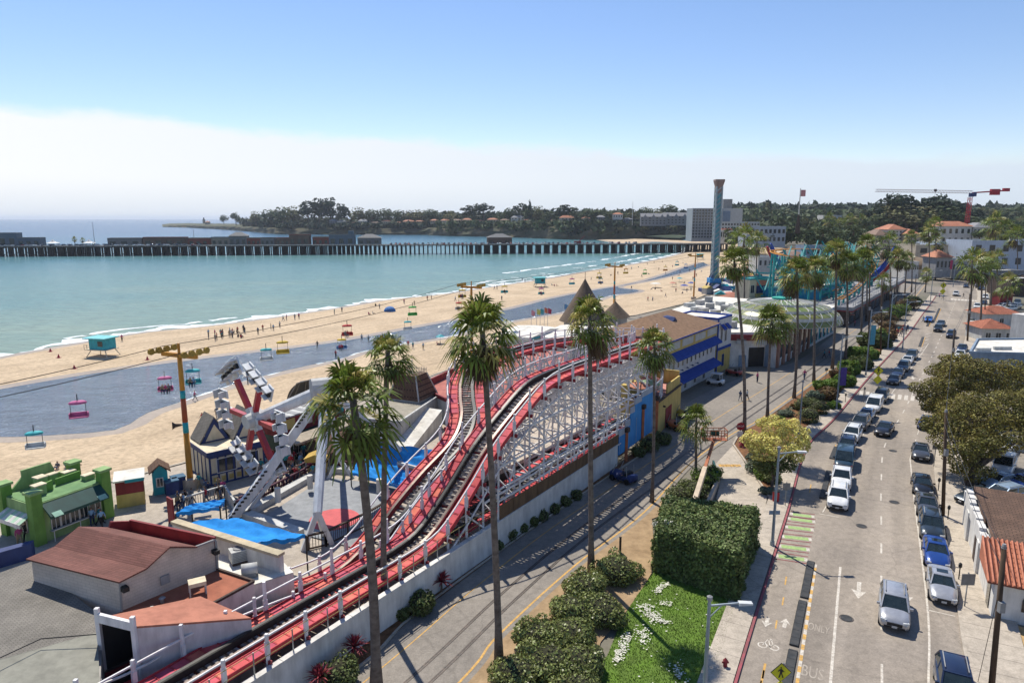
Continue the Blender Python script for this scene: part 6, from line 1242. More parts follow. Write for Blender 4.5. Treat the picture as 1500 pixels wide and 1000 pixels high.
s, W, h = slab(1052, 1112, 326, 342, 560, 16, m_lgrey, 'low white hotel wing with rows of balconies', 3, 14, 'hotel wing', 'hotel_annexe')
s, W, h = slab(1092, 1150, 333, 356, 470, 16, mat('far_bluegrey', (.36, .41, .47)), 'two storey blue-grey motel behind the boardwalk', 2, 9, 'motel', 'motel')
s, W, h = slab(1052, 1080, 338, 350, 520, 14, m_whroof, 'white beach restaurant terrace below the hotel', 1, 9, 'restaurant', 'beach_restaurant', wh=.6); b = MB(); b.bx(W * .2, W * .8, 2, 8, h, h + 1.6); s.part(b, 'orange_shade', m_sal)
slab(1205, 1232, 316, 330, 700, 14, m_hw[0], 'white hillside house over the distant palm row', 2, 4, 'house', 'hillside_house'); 
# brown domed halls
for (px, py, z, rr_, hh, lb, el_) in ((1166, 358, 3, 11, 7.5, 'small brown domed hall with white lettering on its roof', 1), (1232, 366, 3, 15, 6, 'long low brown domed hall roof beyond the teal coaster', 1.6), (1292, 372, 3, 18, 6.5, 'broad tan domed hall behind the teal coaster', 1.4)):
 c = dY(px, py, 330); t = thing('domed_hall', lb, 'hall', vz(c.x, c.y, 0)); mm = mat('dome_brown' if px < 1280 else 'dome_tan', (.20, .12, .09) if px < 1280 else (.27, .19, .12), scale=.3); b = MB(); b.lathe([(rr_ * math.cos(k * math.pi / 20), 4 + hh * math.sin(k * math.pi / 20)) for k in range(10)] + [(.01, 4 + hh)], n=28); o = b.build('dome_roof', mm, t, True); o.scale = (el_, 1, 1); b = MB(); b.lathe([(rr_, 0), (rr_, 4)], n=28); o = b.build('wall', m_lgrey, t); o.scale = (el_, 1, 1)
 if px < 1180: me = text_mesh('BAY BAY', 3.0, 'lettering', .1); o = link('sign_lettering', me, t, [m_wfr]); o.location = (-6, -rr_ * .78, 4 + hh * .68); o.rotation_euler = (R(62), 0, 0)
# town roofs inland
def town(px0, px1, yt, yb, Y, d, wm, lb, nf=2, nc=5, cat='building', name='town_building', roof=None): 
 s, W, h = slab(px0, px1, yt, yb, Y, d, wm, lb, nf, nc, cat, name, frac_w=.4)
 if roof: s.hip(W, d, h + .3, 3, 4, roof, .8)
 return s
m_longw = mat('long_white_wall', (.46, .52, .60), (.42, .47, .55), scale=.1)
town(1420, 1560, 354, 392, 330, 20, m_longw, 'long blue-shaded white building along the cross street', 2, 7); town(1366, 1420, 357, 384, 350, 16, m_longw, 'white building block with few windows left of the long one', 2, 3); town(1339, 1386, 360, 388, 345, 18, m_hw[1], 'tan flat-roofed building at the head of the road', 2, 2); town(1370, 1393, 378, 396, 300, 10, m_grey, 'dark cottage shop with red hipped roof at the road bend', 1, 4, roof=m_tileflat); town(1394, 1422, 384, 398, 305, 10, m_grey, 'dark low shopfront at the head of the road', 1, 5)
for (x0, x1, yt, yb, Y, lb, rf) in ((1377, 1421, 332, 358, 430, 'white balconied apartments with red roof behind the crane', m_tileflat), (1300, 1326, 337, 352, 400, 'cream tower house with red pyramid roof', m_tileflat), (1282, 1302, 345, 356, 395, 'tan house left of the red pyramid roof', m_rs[1]), (1326, 1346, 344, 356, 395, 'tan house right of the red pyramid roof', m_tileflat), (1424, 1452, 334, 350, 430, 'grey gabled house behind the long white building', m_rs[2])): town(x0, x1, yt, yb, Y, 14, m_hw[0] if 'white' in lb or 'cream' in lb else m_hw[2], lb, 2 if 'tower' not in lb else 3, 5, 'house', 'hill_house', rf)
for i, (x0, x1, yt, yb, Y, wm, lb) in enumerate(((1110, 1160, 378, 392, 300, m_lgrey, 'low pale arcade roof behind the striped sign booth'), (1180, 1230, 362, 375, 320, m_bwall, 'white-arched blue arcade behind the teal coaster'), (1325, 1345, 385, 398, 290, m_hw[0], 'white shop at the far railway bend'), (1440, 1500, 398, 414, 290, m_hw[3], 'pale low shop across the parking lot'), (1480, 1530, 410, 425, 240, m_dwood, 'dark low roofed building at the lot'))): town(x0, x1, yt, yb, Y, 12, wm, lb, 1, 7)

# ---------------------------------------------------------------- wharf on piles with buildings and parked cars
m_pile = mat('wharf_pile', (.035, .03, .03), (.055, .045, .04), scale=.5, rough=.9); m_wdeck = mat('wharf_deck', (.11, .10, .095), (.08, .075, .07), scale=.2)
WA, WB_ = vz(-530, 528, 5.3), vz(190, 607, 5.3); wd = (WB_ - WA).normalized(); wn = vz(-wd.y, wd.x, 0)
wh = thing('wharf', 'long timber wharf on dark piles crossing the bay', 'wharf', WA); b = MB(); b.beam(WA + wn * 9 - vz(0, 0, .4), WB_ + wn * 9 - vz(0, 0, .4), 18, .8); b.build('deck', m_wdeck, wh, off=WA)
b = MB(); b.beam(WA + vz(0, 0, .5), WB_ + vz(0, 0, .5), .25, .3)
for i in range(180): p = WA.lerp(WB_, i / 179); b.bar(p - vz(0, 0, .4), p + vz(0, 0, .6), .2)
b.build('railing', m_lgrey, wh, off=WA); nP = 98
for i in range(nP):
 p = WA.lerp(WB_, (i + .5) / nP); b = MB(); b.beam(p + wn * .5 - vz(0, 0, 1.1), p + wn * 17.5 - vz(0, 0, 1.1), .8, .5)
 dense = 1 if i < 40 or i > 66 else 0
 for k in range(5): q = p + wn * (.6 + k * 4.2); b.bar(vz(q.x, q.y, SEA - 1), vz(q.x, q.y, 4.6), .85)
 b.beam(vz(p.x, p.y, SEA + .7) + wn * .6, vz(p.x, p.y, 4.2) + wn * 17, .35, .35)
 if dense:
  q2 = WA.lerp(WB_, (i + 1.05) / nP)
  b.bar(vz(q2.x, q2.y, SEA - 1) + wn * 3, vz(q2.x, q2.y, 4.6) + wn * 3, 2.2, .5); b.bar(p + wn * 10 - vz(0, 0, 8.5), p + wn * 10 - vz(0, 0, .6), 3.4, .6)
 if not dense:
  q2 = WA.lerp(WB_, (i + 1.0) / nP)
  for k in range(3): q = q2 + wn * (1 + k * 7); b.bar(vz(q.x, q.y, SEA - 1), vz(q.x, q.y, 4.6), .8)
  b.beam(q2 + wn * .5 - vz(0, 0, 1.1), q2 + wn * 17.5 - vz(0, 0, 1.1), .6, .5); b.beam(p + wn * .6 - vz(0, 0, 1.4), q2 + wn * .6 - vz(0, 0, 1.4), .3, .4)
 b.build('pile_bent', m_pile, wh, off=WA)
def wpos(px, o=0):
 a = (px - 750) / 1000; q = WA + wn * o; return q + wd * ((a * (q.y * CP + (H - 5.3) * SP) - q.x) / (wd.x - a * wd.y * CP))
m_wb = [mat('wharf_bldg_blue', (.13, .17, .21)), mat('wharf_bldg_grey', (.20, .20, .20)), mat('wharf_bldg_brown', (.16, .11, .085)), mat('wharf_bldg_red', (.24, .08, .06)), mat('wharf_bldg_tan', (.30, .26, .21))]
for i, (x0, x1, hh, c, lb, gb_) in enumerate(((-30, 26, 8, 0, 'blue-grey hall at the seaward end of the wharf', 0), (26, 60, 5, 0, 'lower blue shed beside the end hall of the wharf', 0), (158, 208, 4.5, 1, 'long grey fish shop right of the tall wharf mast', 0), (210, 272, 5, 2, 'long brown restaurant with crenellated roof on the wharf', 0), (276, 306, 4.5, 3, 'short red-brown shop on the wharf', 0), (310, 336, 5, 4, 'tan shop left of the pagoda roof on the wharf', 0), (336, 362, 6, 1, 'wharf shop with a pointed pagoda roof', 2), (362, 382, 4.5, 3, 'red-fronted shop right of the pagoda roof', 0), (382, 402, 4.5, 1, 'grey stall row on the wharf', 0), (405, 424, 4.5, 2, 'brown wharf shop before the tall dark hall', 0), (424, 454, 6.5, 2, 'tall dark restaurant hall in middle of the wharf', 0), (458, 482, 5, 3, 'small red-roofed cafe between two blue-grey wharf halls', 0), (482, 520, 6.5, 0, 'long blue-grey wharf restaurant with a square turret', 1), (524, 558, 4.5, 1, 'low blue gabled wharf office nearest the cars', 2), (714, 750, 4.5, 2, 'small brown kiosk house standing alone on the wharf', 2))):
 A_ = wpos(x0, 9); Bq = wpos(x1, 9); P0 = A_; hh *= 1.25; s = Bld('wharf_building', lb, 'building', vz(P0.x, P0.y, 5.3), rz=math.atan2(wd.y, wd.x), group='buildings on the wharf'); W = (Bq - A_).length; s.walls(W, 8, hh, m_wb[c])
 if gb_ == 2: s.hip(W, 8, hh, 3.2, W * .35, m_wb[1], .6)
 else: s.flat(W, 8, hh, m_grey, m_wb[(c + 1) % 5], .5)
 if gb_ == 1: b = MB(); b.bx(W * .75, W * .95, 1, 6, hh, hh + 3.5); s.part(b, 'turret', m_wb[0])
 n_ = max(3, int(W / 7))
 for k in range(n_): b = MB(); b.bx(W * (k + .2) / n_, W * (k + .7) / n_, -.12, .05, 1, hh * .6); s.part(b, 'window', m_glass)
for (x, lb, tt) in ((78, 'white peaked tent at seaward end of the wharf', 0), (131, 'white peaked tent beside the tall wharf mast', 0)):
 P0 = wpos(x, 6); t = thing('peaked_tent', lb, 'tent', vz(P0.x, P0.y, 5.3)); b = MB(); b.lathe([(5, 2.4), (2, 3.2), (.1, 5.2)], n=8); b.build('canopy', m_wfr, t)
 for q in range(4): b = MB(); a = q * 1.571 + .785; b.cyl(4.3 * math.cos(a), 4.3 * math.sin(a), 0, 2.5, .12, .12, 5); b.build('pole', m_lgrey, t)
for (x, h_, lb) in ((139, 19, 'tall bare mast on the wharf beside a white tent'), (285, 13, 'shorter bare mast on the wharf above the shops')): P0 = wpos(x, 12); t = thing('mast', lb, 'mast', vz(P0.x, P0.y, 5.3)); b = MB(); b.cyl(0, 0, 0, h_, .25, .12, 6); b.build('pole', m_grey, t); b = MB(); b.cyl(0, 0, 0, .4, .5, .5, 8); b.build('base', m_grey, t)
for i, x in enumerate((110, 122)):
 P0 = wpos(x, 8); t = thing('wharf_palm', ('small palm on the wharf between the white tents', 'smaller palm on the wharf next to the other one')[i], 'palm tree', vz(P0.x, P0.y, 5.3)); b = MB(); b.cyl(0, 0, 0, 6 - i, .25, .2, 6); b.build('trunk', m_ptrunk, t); o = link('crown', FARC[i], t); o.location = (0, 0, 6 - i); o.scale = (1.1,) * 3
t = thing('wharf_crane', 'small red crane at shoreward end of the wharf', 'crane', wpos(846, 3)); b = MB(); b.bx(-3, 3, -1.5, 1.5, 0, 2.5); b.build('cab', m_maroon, t); b = MB(); b.bar((1, 0, 2), (6, 0, 7), .5); b.build('boom', m_maroon, t)
# tower crane
Yc = 480; cb = dY(1412, 360, Yc); cb.z = 0; t = thing('tower_crane', 'red tower crane with a white lattice jib over the town trees', 'crane', cb); zt = hz(289, Yc); mr_ = mat('crane_red', (.42, .03, .05)); mw_ = mat('crane_pale', (.55, .45, .45))
def lattice(b, p, q, w_, n, k=0, th=.25):
 p, q = Vector(p), Vector(q); d = (q - p).normalized(); a = d.cross(Vector((0, 1, 0))).normalized(); c = d.cross(a); cs = [(a * i + c * j) * w_ / 2 for i, j in ((-1, -1), (1, -1), (1, 1), (-1, 1))]
 for o_ in cs: b.bar(p + o_, q + o_, th, None, k)
 for s_ in range(n):
  u, v = p.lerp(q, s_ / n), p.lerp(q, (s_ + 1) / n)
  for m in range(4): b.bar(u + cs[m], v + cs[(m + 1) % 4], th * .7, None, k)
b = MB(); lattice(b, (0, 0, 0), (.5, 0, zt), 1.9, 14, 0, .24); b.build('mast', mr_, t); b = MB(); lattice(b, (1.5, 0, zt + 3.5), (-65, 0, zt + 4.5), 1.7, 34, 0, .22); b.build('jib', mw_, t); b = MB(); b.beam((2, 0, zt + 3), (24, 0, zt + 4.5), 1.4, .9); b.build('counter_jib', mr_, t); b = MB(); b.box((17, 0, zt + 3.5), (6, 2, 4)); b.box((24.5, 0, zt + 5), (4, 2, 2.2)); b.build('counterweight', mr_, t); b = MB(); b.box((0, -1.6, zt + 1.5), (2.4, 2, 2.6)); b.box((3, 0, zt + 2), (2, 2, 3)); b.build('cab', m_navy, t); b = MB(); b.bar((-24, 0, zt + 4), (-24, 0, zt - 3), .1); b.box((-24, 0, zt + 4.6), (1.4, 1, 1.8)); b.build('trolley', m_black, t)
# flagpole and cliff pole
for (px, yt, yb, Y, lb, fl) in ((1168, 276, 342, 330, 'tall white flagpole with a flag rising behind the small brown dome', 1), (926, 295, 330, 1000, 'thin white mast on the beach bluff', 0)):
 B_ = dY(px, yb, Y); t = thing('flagpole', lb, 'flagpole', B_); h_ = hz(yt, Y) - B_.z; b = MB(); b.cyl(0, 0, 0, h_, .35 if fl else .5, .2, 6); b.build('pole', m_lgrey, t)
 if fl: b = MB(); b.box((1.4, 0, h_ - 2.2), (2.2, .1, 3)); b.build('flag', mat('flag_red', (.55, .25, .25)), t); b = MB(); b.lathe([(1.3, 0), (.7, 7), (.3, 9)], n=6); b.build('base', m_dwood, t)
# ================================================================ boardwalk floor, rides, stalls
m_bw = asphalt('boardwalk_paving', (.44, .38, .31), (.34, .295, .245), .3)
sheet('boardwalk', [vz(-60, 30, 0)] + inner[2:10] + [cw(45, 3, 0), cw(-6, 3, 0), g(160, 905), g(0, 860)], .015, m_bw)
pf = thing('ride_platform', 'grey sunken ride platform with a red circle painted on its floor', 'platform', g(470, 762)); o_ = g(470, 762)
b = MB(); b.poly([p + vz(0, 0, .12) for p in gs([(388, 757), (478, 700), (604, 716), (528, 806), (440, 783)])]); b.build('floor', mat('platform_grey', (.27, .28, .29), (.22, .23, .24), scale=.6, rough=.8, detail=9), pf, off=o_)
b = MB(); c = g(490, 762); b.lathe([(.01, .16), (2.25, .16), (2.25, .1)], c, 28); b.build('red_circle', mat('floor_red', (.55, .10, .10), (.48, .08, .085), scale=.8, rough=.7), pf, off=o_)
b = MB(); rim = gs([(440, 786), (360, 757), (380, 745), (476, 690), (520, 694)])
for a, c in zip(rim[:-1], rim[1:]): b.beam(a + vz(0, 0, .3), c + vz(0, 0, .3), .9, .6)
b.build('low_wall', m_lgrey, pf, off=o_)
for px, py in ((408, 742), (455, 722), (556, 728)): b = MB(); c = g(px, py); b.cyl(c.x, c.y, .5, 1.9, .28, .28, 12); b.build('drum_post', m_whroof, pf, off=o_)
def railing(pts, lab, m, h=1.1, name='railing', step=1.6, mesh=True):
 P = gs(pts) if not isinstance(pts[0], Vector) else pts; t = thing(name, lab, 'railing', P[0]); b = MB()
 for a, c in zip(P[:-1], P[1:]):
  for z in (h, h * .12): b.beam(a + vz(0, 0, z), c + vz(0, 0, z), .12, .12)
  L = (c - a).length; n = max(1, int(L / step))
  for i in range(n + 1): q = a.lerp(c, i / n); b.bar(q, q + vz(0, 0, h), .14)
  if mesh:
   n = max(1, int(L / .22))
   for i in range(n): q = a.lerp(c, (i + .5) / n); b.bar(q + vz(0, 0, .12), q + vz(0, 0, h), .04)
 b.build('rails_and_posts', m, t, off=P[0]); b = MB()
 for a, c in zip(P[:-1], P[1:]): b.beam(a + vz(0, 0, h + .08), c + vz(0, 0, h + .08), .2, .06)
 b.build('top_board', m, t, off=P[0]); return t
m_plum = mat('plum_paint', (.085, .02, .04), (.06, .015, .03), scale=2, rough=.7)
railing([(345, 752), (400, 726), (476, 686), (520, 692)], 'dark plum railing along the boardwalk edge of the ride platform', m_plum)
railing([(352, 745), (420, 708), (470, 678), (500, 680)], 'second dark plum queue railing on boardwalk side', m_plum)
railing([(520, 692), (570, 706), (604, 714)], 'dark railing below the large draped blue tarp', m_dwood, 1.3)
railing([(268, 748), (330, 728), (345, 752)], 'white and dark railing beside the small blue awning', m_lgrey, 1.2)
railing([(452, 806), (478, 800), (540, 770), (560, 758)], 'brown mesh railing between ride legs and the coaster', m_dwood, 1.3)
def tarp(name, P4, lab, sag, nx=14, ny=10, wav=.07, poles=True):
 t = thing(name, lab, 'canopy', vz(P4[0].x, P4[0].y, 0)); b = MB(); r = random.Random(len(lab)); vs = []
 for j in range(ny + 1):
  for i in range(nx + 1):
   u, v = i / nx, j / ny; p = P4[0].lerp(P4[1], u).lerp(P4[3].lerp(P4[2], u), v); vs.append(p - vz(0, 0, sag * 4 * v * (1 - v) * (.3 + u * (1 - u) * 3)) + vz(0, 0, wav * math.sin(u * 23 + v * 5) + wav * math.sin(v * 17 - u * 9)))
 b.add(vs, [(j * (nx + 1) + i, j * (nx + 1) + i + 1, (j + 1) * (nx + 1) + i + 1, (j + 1) * (nx + 1) + i) for j in range(ny) for i in range(nx)]); b.build('sheet', m_tarp, t, True, off=t.location); b = MB(); rim_ = [vs[i] for i in range(nx + 1)] + [vs[j * (nx + 1) + nx] for j in range(1, ny + 1)] + [vs[ny * (nx + 1) + i] for i in range(nx - 1, -1, -1)] + [vs[j * (nx + 1)] for j in range(ny - 1, -1, -1)]; b.strip([p - vz(0, 0, .01) for p in rim_], [p - vz(0, 0, .32 + .05 * math.sin(i * .9)) for i, p in enumerate(rim_)]); b.build('valance', m_tarp, t, off=t.location)
 if poles:
  for p in P4: b = MB(); b.bar(vz(p.x, p.y, 0), p, .1); b.build('pole', m_black, t, off=t.location)
 return t
tarp('blue_tarp_canopy', [g(256, 766, 3.2), g(352, 757, 3.0), g(448, 784, 2.9), g(372, 795, 3.2)], 'wide bright blue tarp canopy behind the white parapet wall', .45)
tarp('draped_blue_tarp', [g(532, 664, 2.6), g(548, 643, 4.4), g(637, 660, 4.2), g(600, 704, 1.6)], 'large blue tarp draped in folds beside the rising coaster track', .5, 20, 14, .09)
tarp('draped_blue_tarp', [g(514, 692, 1.6), g(530, 665, 2.6), g(605, 702, 1.7), g(590, 712, 1.2)], 'lower flap of blue tarp by the palm trunk', .1)
tarp('blue_awning_sheet', [g(257, 752, 2.0), g(280, 737, 2.2), g(330, 731, 2.2), g(322, 741, 2.0)], 'small blue awning beside the maroon boards', .05)
b = MB(); b.beam(g(248, 765) + vz(0, 0, 1.2), g(256, 770) + vz(0, 0, 1.2), .15, 2.6); tag(b.build('maroon_board', m_maroon, off=g(250, 765)), 'maroon upright board beside the small blue awning', 'board')
t = thing('yellow_cart', 'yellow canopied cart among the crowd by the big white ride leg', 'cart', g(466, 694)); b = MB(); b.bx(-1.1, 1.1, -.9, .9, 1.6, 2.0); b.extr([(-1.2, 2.0), (1.2, 2.0), (0, 2.5)], -1, 1); b.build('canopy', mat('cart_yellow', (.50, .33, .07)), t); b = MB(); b.bx(-.9, .9, -.7, .7, .2, 1.1); b.build('counter', m_yelw, t)
for i, j in ((-1, -1), (-1, 1), (1, -1), (1, 1)): b = MB(); b.bar((i, j * .8, 0), (i, j * .8, 1.7), .07); b.build('pole', m_lgrey, t)

# ---- the swinging ride: white legs, long arm, six red arms with white seat rows
APX = vz(-17.4, 62, 11.4); HUB = dY(372, 614, 63.5); m_rwh = mat('ride_white', (.66, .67, .68), (.55, .57, .58), scale=.8, rough=.45, spec=.5); m_rred = mat('ride_red', (.40, .02, .035), (.33, .018, .03), scale=1, rough=.4, spec=.5)
rd = thing('swing_ride', 'towering white-legged swing ride with red arms and white seats by the palms', 'ride', vz(APX.x, APX.y, 0)); ro_ = rd.location.copy()
for (px, py, z0, sp, r_) in ((465, 752, 3.0, (444, 806, 486, 797), .55), (497, 672, 2.2, (480, 702, 517, 700), .42), (612, 692, 3.0, None, .42)):
 a = dY(px, py, g((sp[0] + sp[2]) / 2, (sp[1] + sp[3]) / 2).y) if sp else vz(-10.6, 67.5, 2.6); b = MB(); b.tube([APX, a], [r_ * .9, r_ * .7], 8)
 if sp:
  for q in (g(sp[0], sp[1]), g(sp[2], sp[3])): b.bar(a + vz(0, 0, .2), q, r_ * .75)
  b.bar(a + vz(0, 0, .2), (g(sp[0], sp[1]) + g(sp[2], sp[3])) / 2 + vz(0, 2, 0), r_ * .6)
 else: b.bar(a, vz(a.x + .3, a.y, 0), .4)
 b.build('leg', m_rwh, rd, off=ro_)
b = MB(); A2 = g(338, 762); mid = dY(393, 690, 60); b.bar(APX, mid, .55, .8); b.bar(mid, A2, .55, .8); b.bar(mid + vz(.5, .6, -.6), g(348, 758) + vz(.4, .4, 0), .3); b.build('leg', m_rwh, rd, off=ro_); b = MB()
for i in range(26): q = APX.lerp(mid, i / 26) if i < 13 else mid.lerp(A2, (i - 13) / 13); b.box(q + vz(-.1, -.42, .12), (.3, .08, .16), .4)
b.build('ladder_lights', m_black, rd, off=ro_)
b = MB(); b.tube([APX + vz(.6, 0, .2), HUB], [.62, .5], 10); ar_ = b.build('arm', m_rwh, rd, off=ro_); b = MB(); b.tube([APX - vz(1.2, .6, -.1), APX + vz(1.2, .6, .1)], .95, 12); b.build('pivot_drum', m_lgrey, rd, off=ro_)
an_ = (HUB - APX).normalized(); an_ = (an_ * .55 + vz(-.1, -.8, .12)).normalized(); ax = an_.cross(vz(0, 0, 1)).normalized(); ay = ax.cross(an_)
b = MB(); b.tube([HUB - an_ * .8, HUB + an_ * .9], [.9, .7], 12); b.build('hub', m_lgrey, rd, off=ro_)
for k in range(6):
 th_ = R(62 + 60 * k); d = ax * math.cos(th_) + ay * math.sin(th_); s_ = an_.cross(d); e = HUB + d * 4.5; b = MB(); b.bar(HUB + d * .6, HUB + d * 1.2, .55, None, 1); b.bar(HUB + d * 1.1, HUB + d * 4.2, .5, .42, 0); b.bar(HUB + d * 4.1, e + d * .3, .4, None, 1); am = b.build('spoke', [m_rred, m_rwh], rd, off=ro_)
 for q in range(4):
  c = e + d * .6 + s_ * (-1.65 + q * 1.1); M = Matrix((s_, an_, d)).transposed(); b = MB(); b.box(c + an_ * .1, (.8, .14, 1.6), 0, 0, M); b.box(c + d * .6 + an_ * .45, (.85, .8, .12), 0, 0, M); b.box(c - d * .35 + an_ * .45, (.62, .7, .14), 0, 0, M); b.box(c + an_ * .3, (.5, .3, .5), 0, 1, M); b.build('seat', [m_rwh, m_black], rd, off=ro_)
for i in range(3):
 px, py = ((350, 680), (362, 682), (385, 676))[i]
# dark framed bowl on the sand behind the palm
t = thing('sail_shelter', 'dark curved framed shelter standing on sand behind the shaggy palm', 'shelter', g(455, 600, SAND)); b = MB(); b.lathe([(3.6 * math.sin(k * .157), 3.4 * math.cos(k * .157) + 1.2) for k in range(11)], n=20, a0=0, a1=math.pi); b.build('shell', mat('shelter_dark', (.06, .07, .08), (.09, .10, .11), scale=1, rough=.5), t, True); b = MB()
for k in range(7): a = k * math.pi / 6; b.tube([(3.7 * math.cos(a), 3.7 * math.sin(a), 1.2), (1.9 * math.cos(a), 1.9 * math.sin(a), 4.2), (0, 0, 4.7)], .07, 5)
b.bx(-3.6, 3.6, -.1, .1, 0, 1.2); b.build('frame', m_grey, t)

# ---- sky ride: towers, cables, chairs
m_so = mat('tower_orange', (.52, .24, .03), (.44, .19, .025), scale=.6, rough=.55); m_srd = mat('tower_red', (.40, .09, .035), scale=.6, rough=.55)
TW = [vz(-52, 30, 0), vz(-32.9, 66.2, 0), vz(-8.0, 134, -1.5), vz(29, 193, SAND), vz(66, 247, SAND), vz(118, 320, SAND)]; ZT = 13.7; la = []
for i in range(len(TW)): d = TW[min(i + 1, 5)] - TW[max(i - 1, 0)]; d.z = 0; d.normalize(); la.append(vz(d.y, -d.x, 0))
for i in (1, 2, 3, 4):
 p = TW[i]; t = thing('sky_ride_tower', ('orange banded sky ride tower with wheel arms rising beside the timber-framed stand', 'orange sky ride tower on the sand behind the tall curved palm', 'orange sky ride tower right of the thatched cones', 'farthest orange sky ride tower on the beach by the drop tower')[i - 1], 'cable car tower', p); zt = ZT - p.z; b = MB()
 for j, (z0, z1, k) in enumerate(((0, .42, 0), (.42, .5, 2), (.5, .68, 1), (.68, .74, 2), (.74, 1, 0))): b.cyl(0, 0, zt * z0, zt * z1, .31 - .09 * z0, .31 - .09 * z1, 12, k)
 b.build('mast', [m_so, m_srd, m_teal], t, True); b = MB(); b.cyl(0, 0, -.05, 1.0, .95, .95, 14); b.build('concrete_base', m_conc, t); b = MB(); l = la[i]
 b.beam(-l * 2.3 + vz(0, 0, zt), l * 2.3 + vz(0, 0, zt), .35, .4); b.bar(vz(0, 0, zt - .8), vz(0, 0, zt + 1.2), .2); b.build('cross_arm', m_so, t); f = vz(-l.y, l.x, 0)
 for sg in (-1, 1):
  b = MB(); c = l * 2.2 * sg + vz(0, 0, zt + .3); b.beam(c - f * 1.5, c + f * 1.5, .22, .22)
  for q in range(4): cc = c + f * (-1.35 + q * .9) + vz(0, 0, .12); b.tube([cc - l * .12, cc + l * .12], .33, 10)
  b.build('wheel_train', mat('wheel_yellow', (.42, .27, .05)), t)
t = thing('loudspeaker_horn', 'horn loudspeaker on the near sky ride tower', 'loudspeaker', TW[1] + vz(-.35, -.1, 6.6)); b = MB(); b.tube([(0, 0, 0), (-.5, -.25, 0), (-.75, -.37, 0)], [.1, .2, .4], 10); b.build('horn', m_dwood, t); b = MB(); b.bx(-.05, .3, -.05, .05, -.05, .05); b.build('bracket', m_black, t)
cb_ = thing('sky_ride_cables', 'thin black sky ride cables strung between the orange towers', 'cable', TW[1]); CABP = {}
for sg in (-1, 1):
 b = MB(); full = []
 for i in range(len(TW) - 1):
  A_, B_ = TW[i] + la[i] * 2.2 * sg, TW[i + 1] + la[i + 1] * 2.2 * sg
  for k in range(16): u = k / 16; full.append(vz(A_.x + (B_.x - A_.x) * u, A_.y + (B_.y - A_.y) * u, ZT + .75 - 3.2 * u * (1 - u)))
 CABP[sg] = full; b.tube(full, .035, 5); b.build('cable', m_black, cb_, off=TW[1])
m_chair = {'teal': mat('chair_teal', (.05, .42, .45)), 'pink': mat('chair_pink', (.50, .12, .28)), 'yellow': mat('chair_yellow', (.60, .42, .05)), 'red': mat('chair_red', (.55, .06, .06)), 'green': mat('chair_green', (.10, .45, .10)), 'blue': mat('chair_blue', (.06, .20, .45)), 'white': mat('chair_white', (.6, .62, .62)), 'orange': mat('chair_orange', (.6, .25, .05))}
def sky_chair(px, py, sg, col, lab, seatc=None, rz=None, ppl=0):
 best = None
 for p in CABP[sg]:
  d = p.y * CP - (p.z - H) * SP; x = 750 + 1000 * p.x / d; y = 500 - 1000 * (p.y * SP + (p.z - H) * CP) / d
  if best is None or abs(x - px) < best[0]: best = (abs(x - px), p)
 p = best[1]; q = dY(px, py, p.y); t = thing('sky_ride_chair', lab, 'sky ride chair', q, R(25) if rz is None else rz, 'sky ride chairs over the beach'); t.scale = (.66,) * 3; m, m2 = m_chair[col], m_chair[seatc or col]
 b = MB(); b.lathe([(1.0, -1.25), (1.05, -1.1), (.8, -.95), (.1, -.85)], n=14); o = b.build('canopy', m, t, True); o.scale = (1, .7, 1); b = MB(); b.bar((0, 0, 0), (0, 0, -1.0), .1)
 for s_ in (-.85, .85): b.bar((s_, 0, -1.15), (s_, 0, -2.6), .06)
 b.build('hanger', m_black, t); b = MB(); b.extr([(-1.05, -3.2), (1.05, -3.2), (1.12, -2.95), (1.05, -2.45), (-1.05, -2.45), (-1.12, -2.95)], .25, .42); b.bx(-1.02, 1.02, -.35, .3, -3.15, -3.0)
 for s_ in (-1.03, 1.03): b.bx(s_ - .05, s_ + .05, -.35, .4, -3.1, -2.5)
 b.build('seat', m2, t)
 return q, t
# ---- drop tower
B_ = g(1045, 428); t = thing('drop_tower', 'tall slim blue lattice drop tower with a flared red top on the boardwalk', 'ride tower', B_); zt = hz(263, B_.y); m_dt = mat('tower_blue', (.14, .38, .44), (.10, .32, .38), scale=.4); m_dt2 = mat('tower_pale', (.34, .42, .46))
b = MB(); lattice(b, (0, 0, 0), (0, 0, zt - 2.5), 2.0, 22, 0, .5); b.box((0, 0, zt / 2), (1.5, 1.5, zt - 4), 0, 1); b.build('shaft', [m_dt2, m_dt], t)
b = MB(); b.lathe([(1.5, zt - 5), (1.7, zt - 2.3), (2.3, zt - .6), (2.3, zt), (.1, zt)], n=4, a0=math.pi / 4, a1=math.pi * 2.25); b.build('crown', mat('tower_top', (.30, .22, .20), scale=.4), t); b = MB(); b.box((0, 0, 4.5), (4.2, 4.2, 1.6)); b.build('gondola', m_blue, t); b = MB()
for a in range(4): an2 = a * 1.571 + .785; b.bar((4 * math.cos(an2), 4 * math.sin(an2), 0), (1.2 * math.cos(an2), 1.2 * math.sin(an2), 7), .5)
b.box((0, 0, .6), (9, 9, 1.2)); b.build('base_frame', m_navy, t)
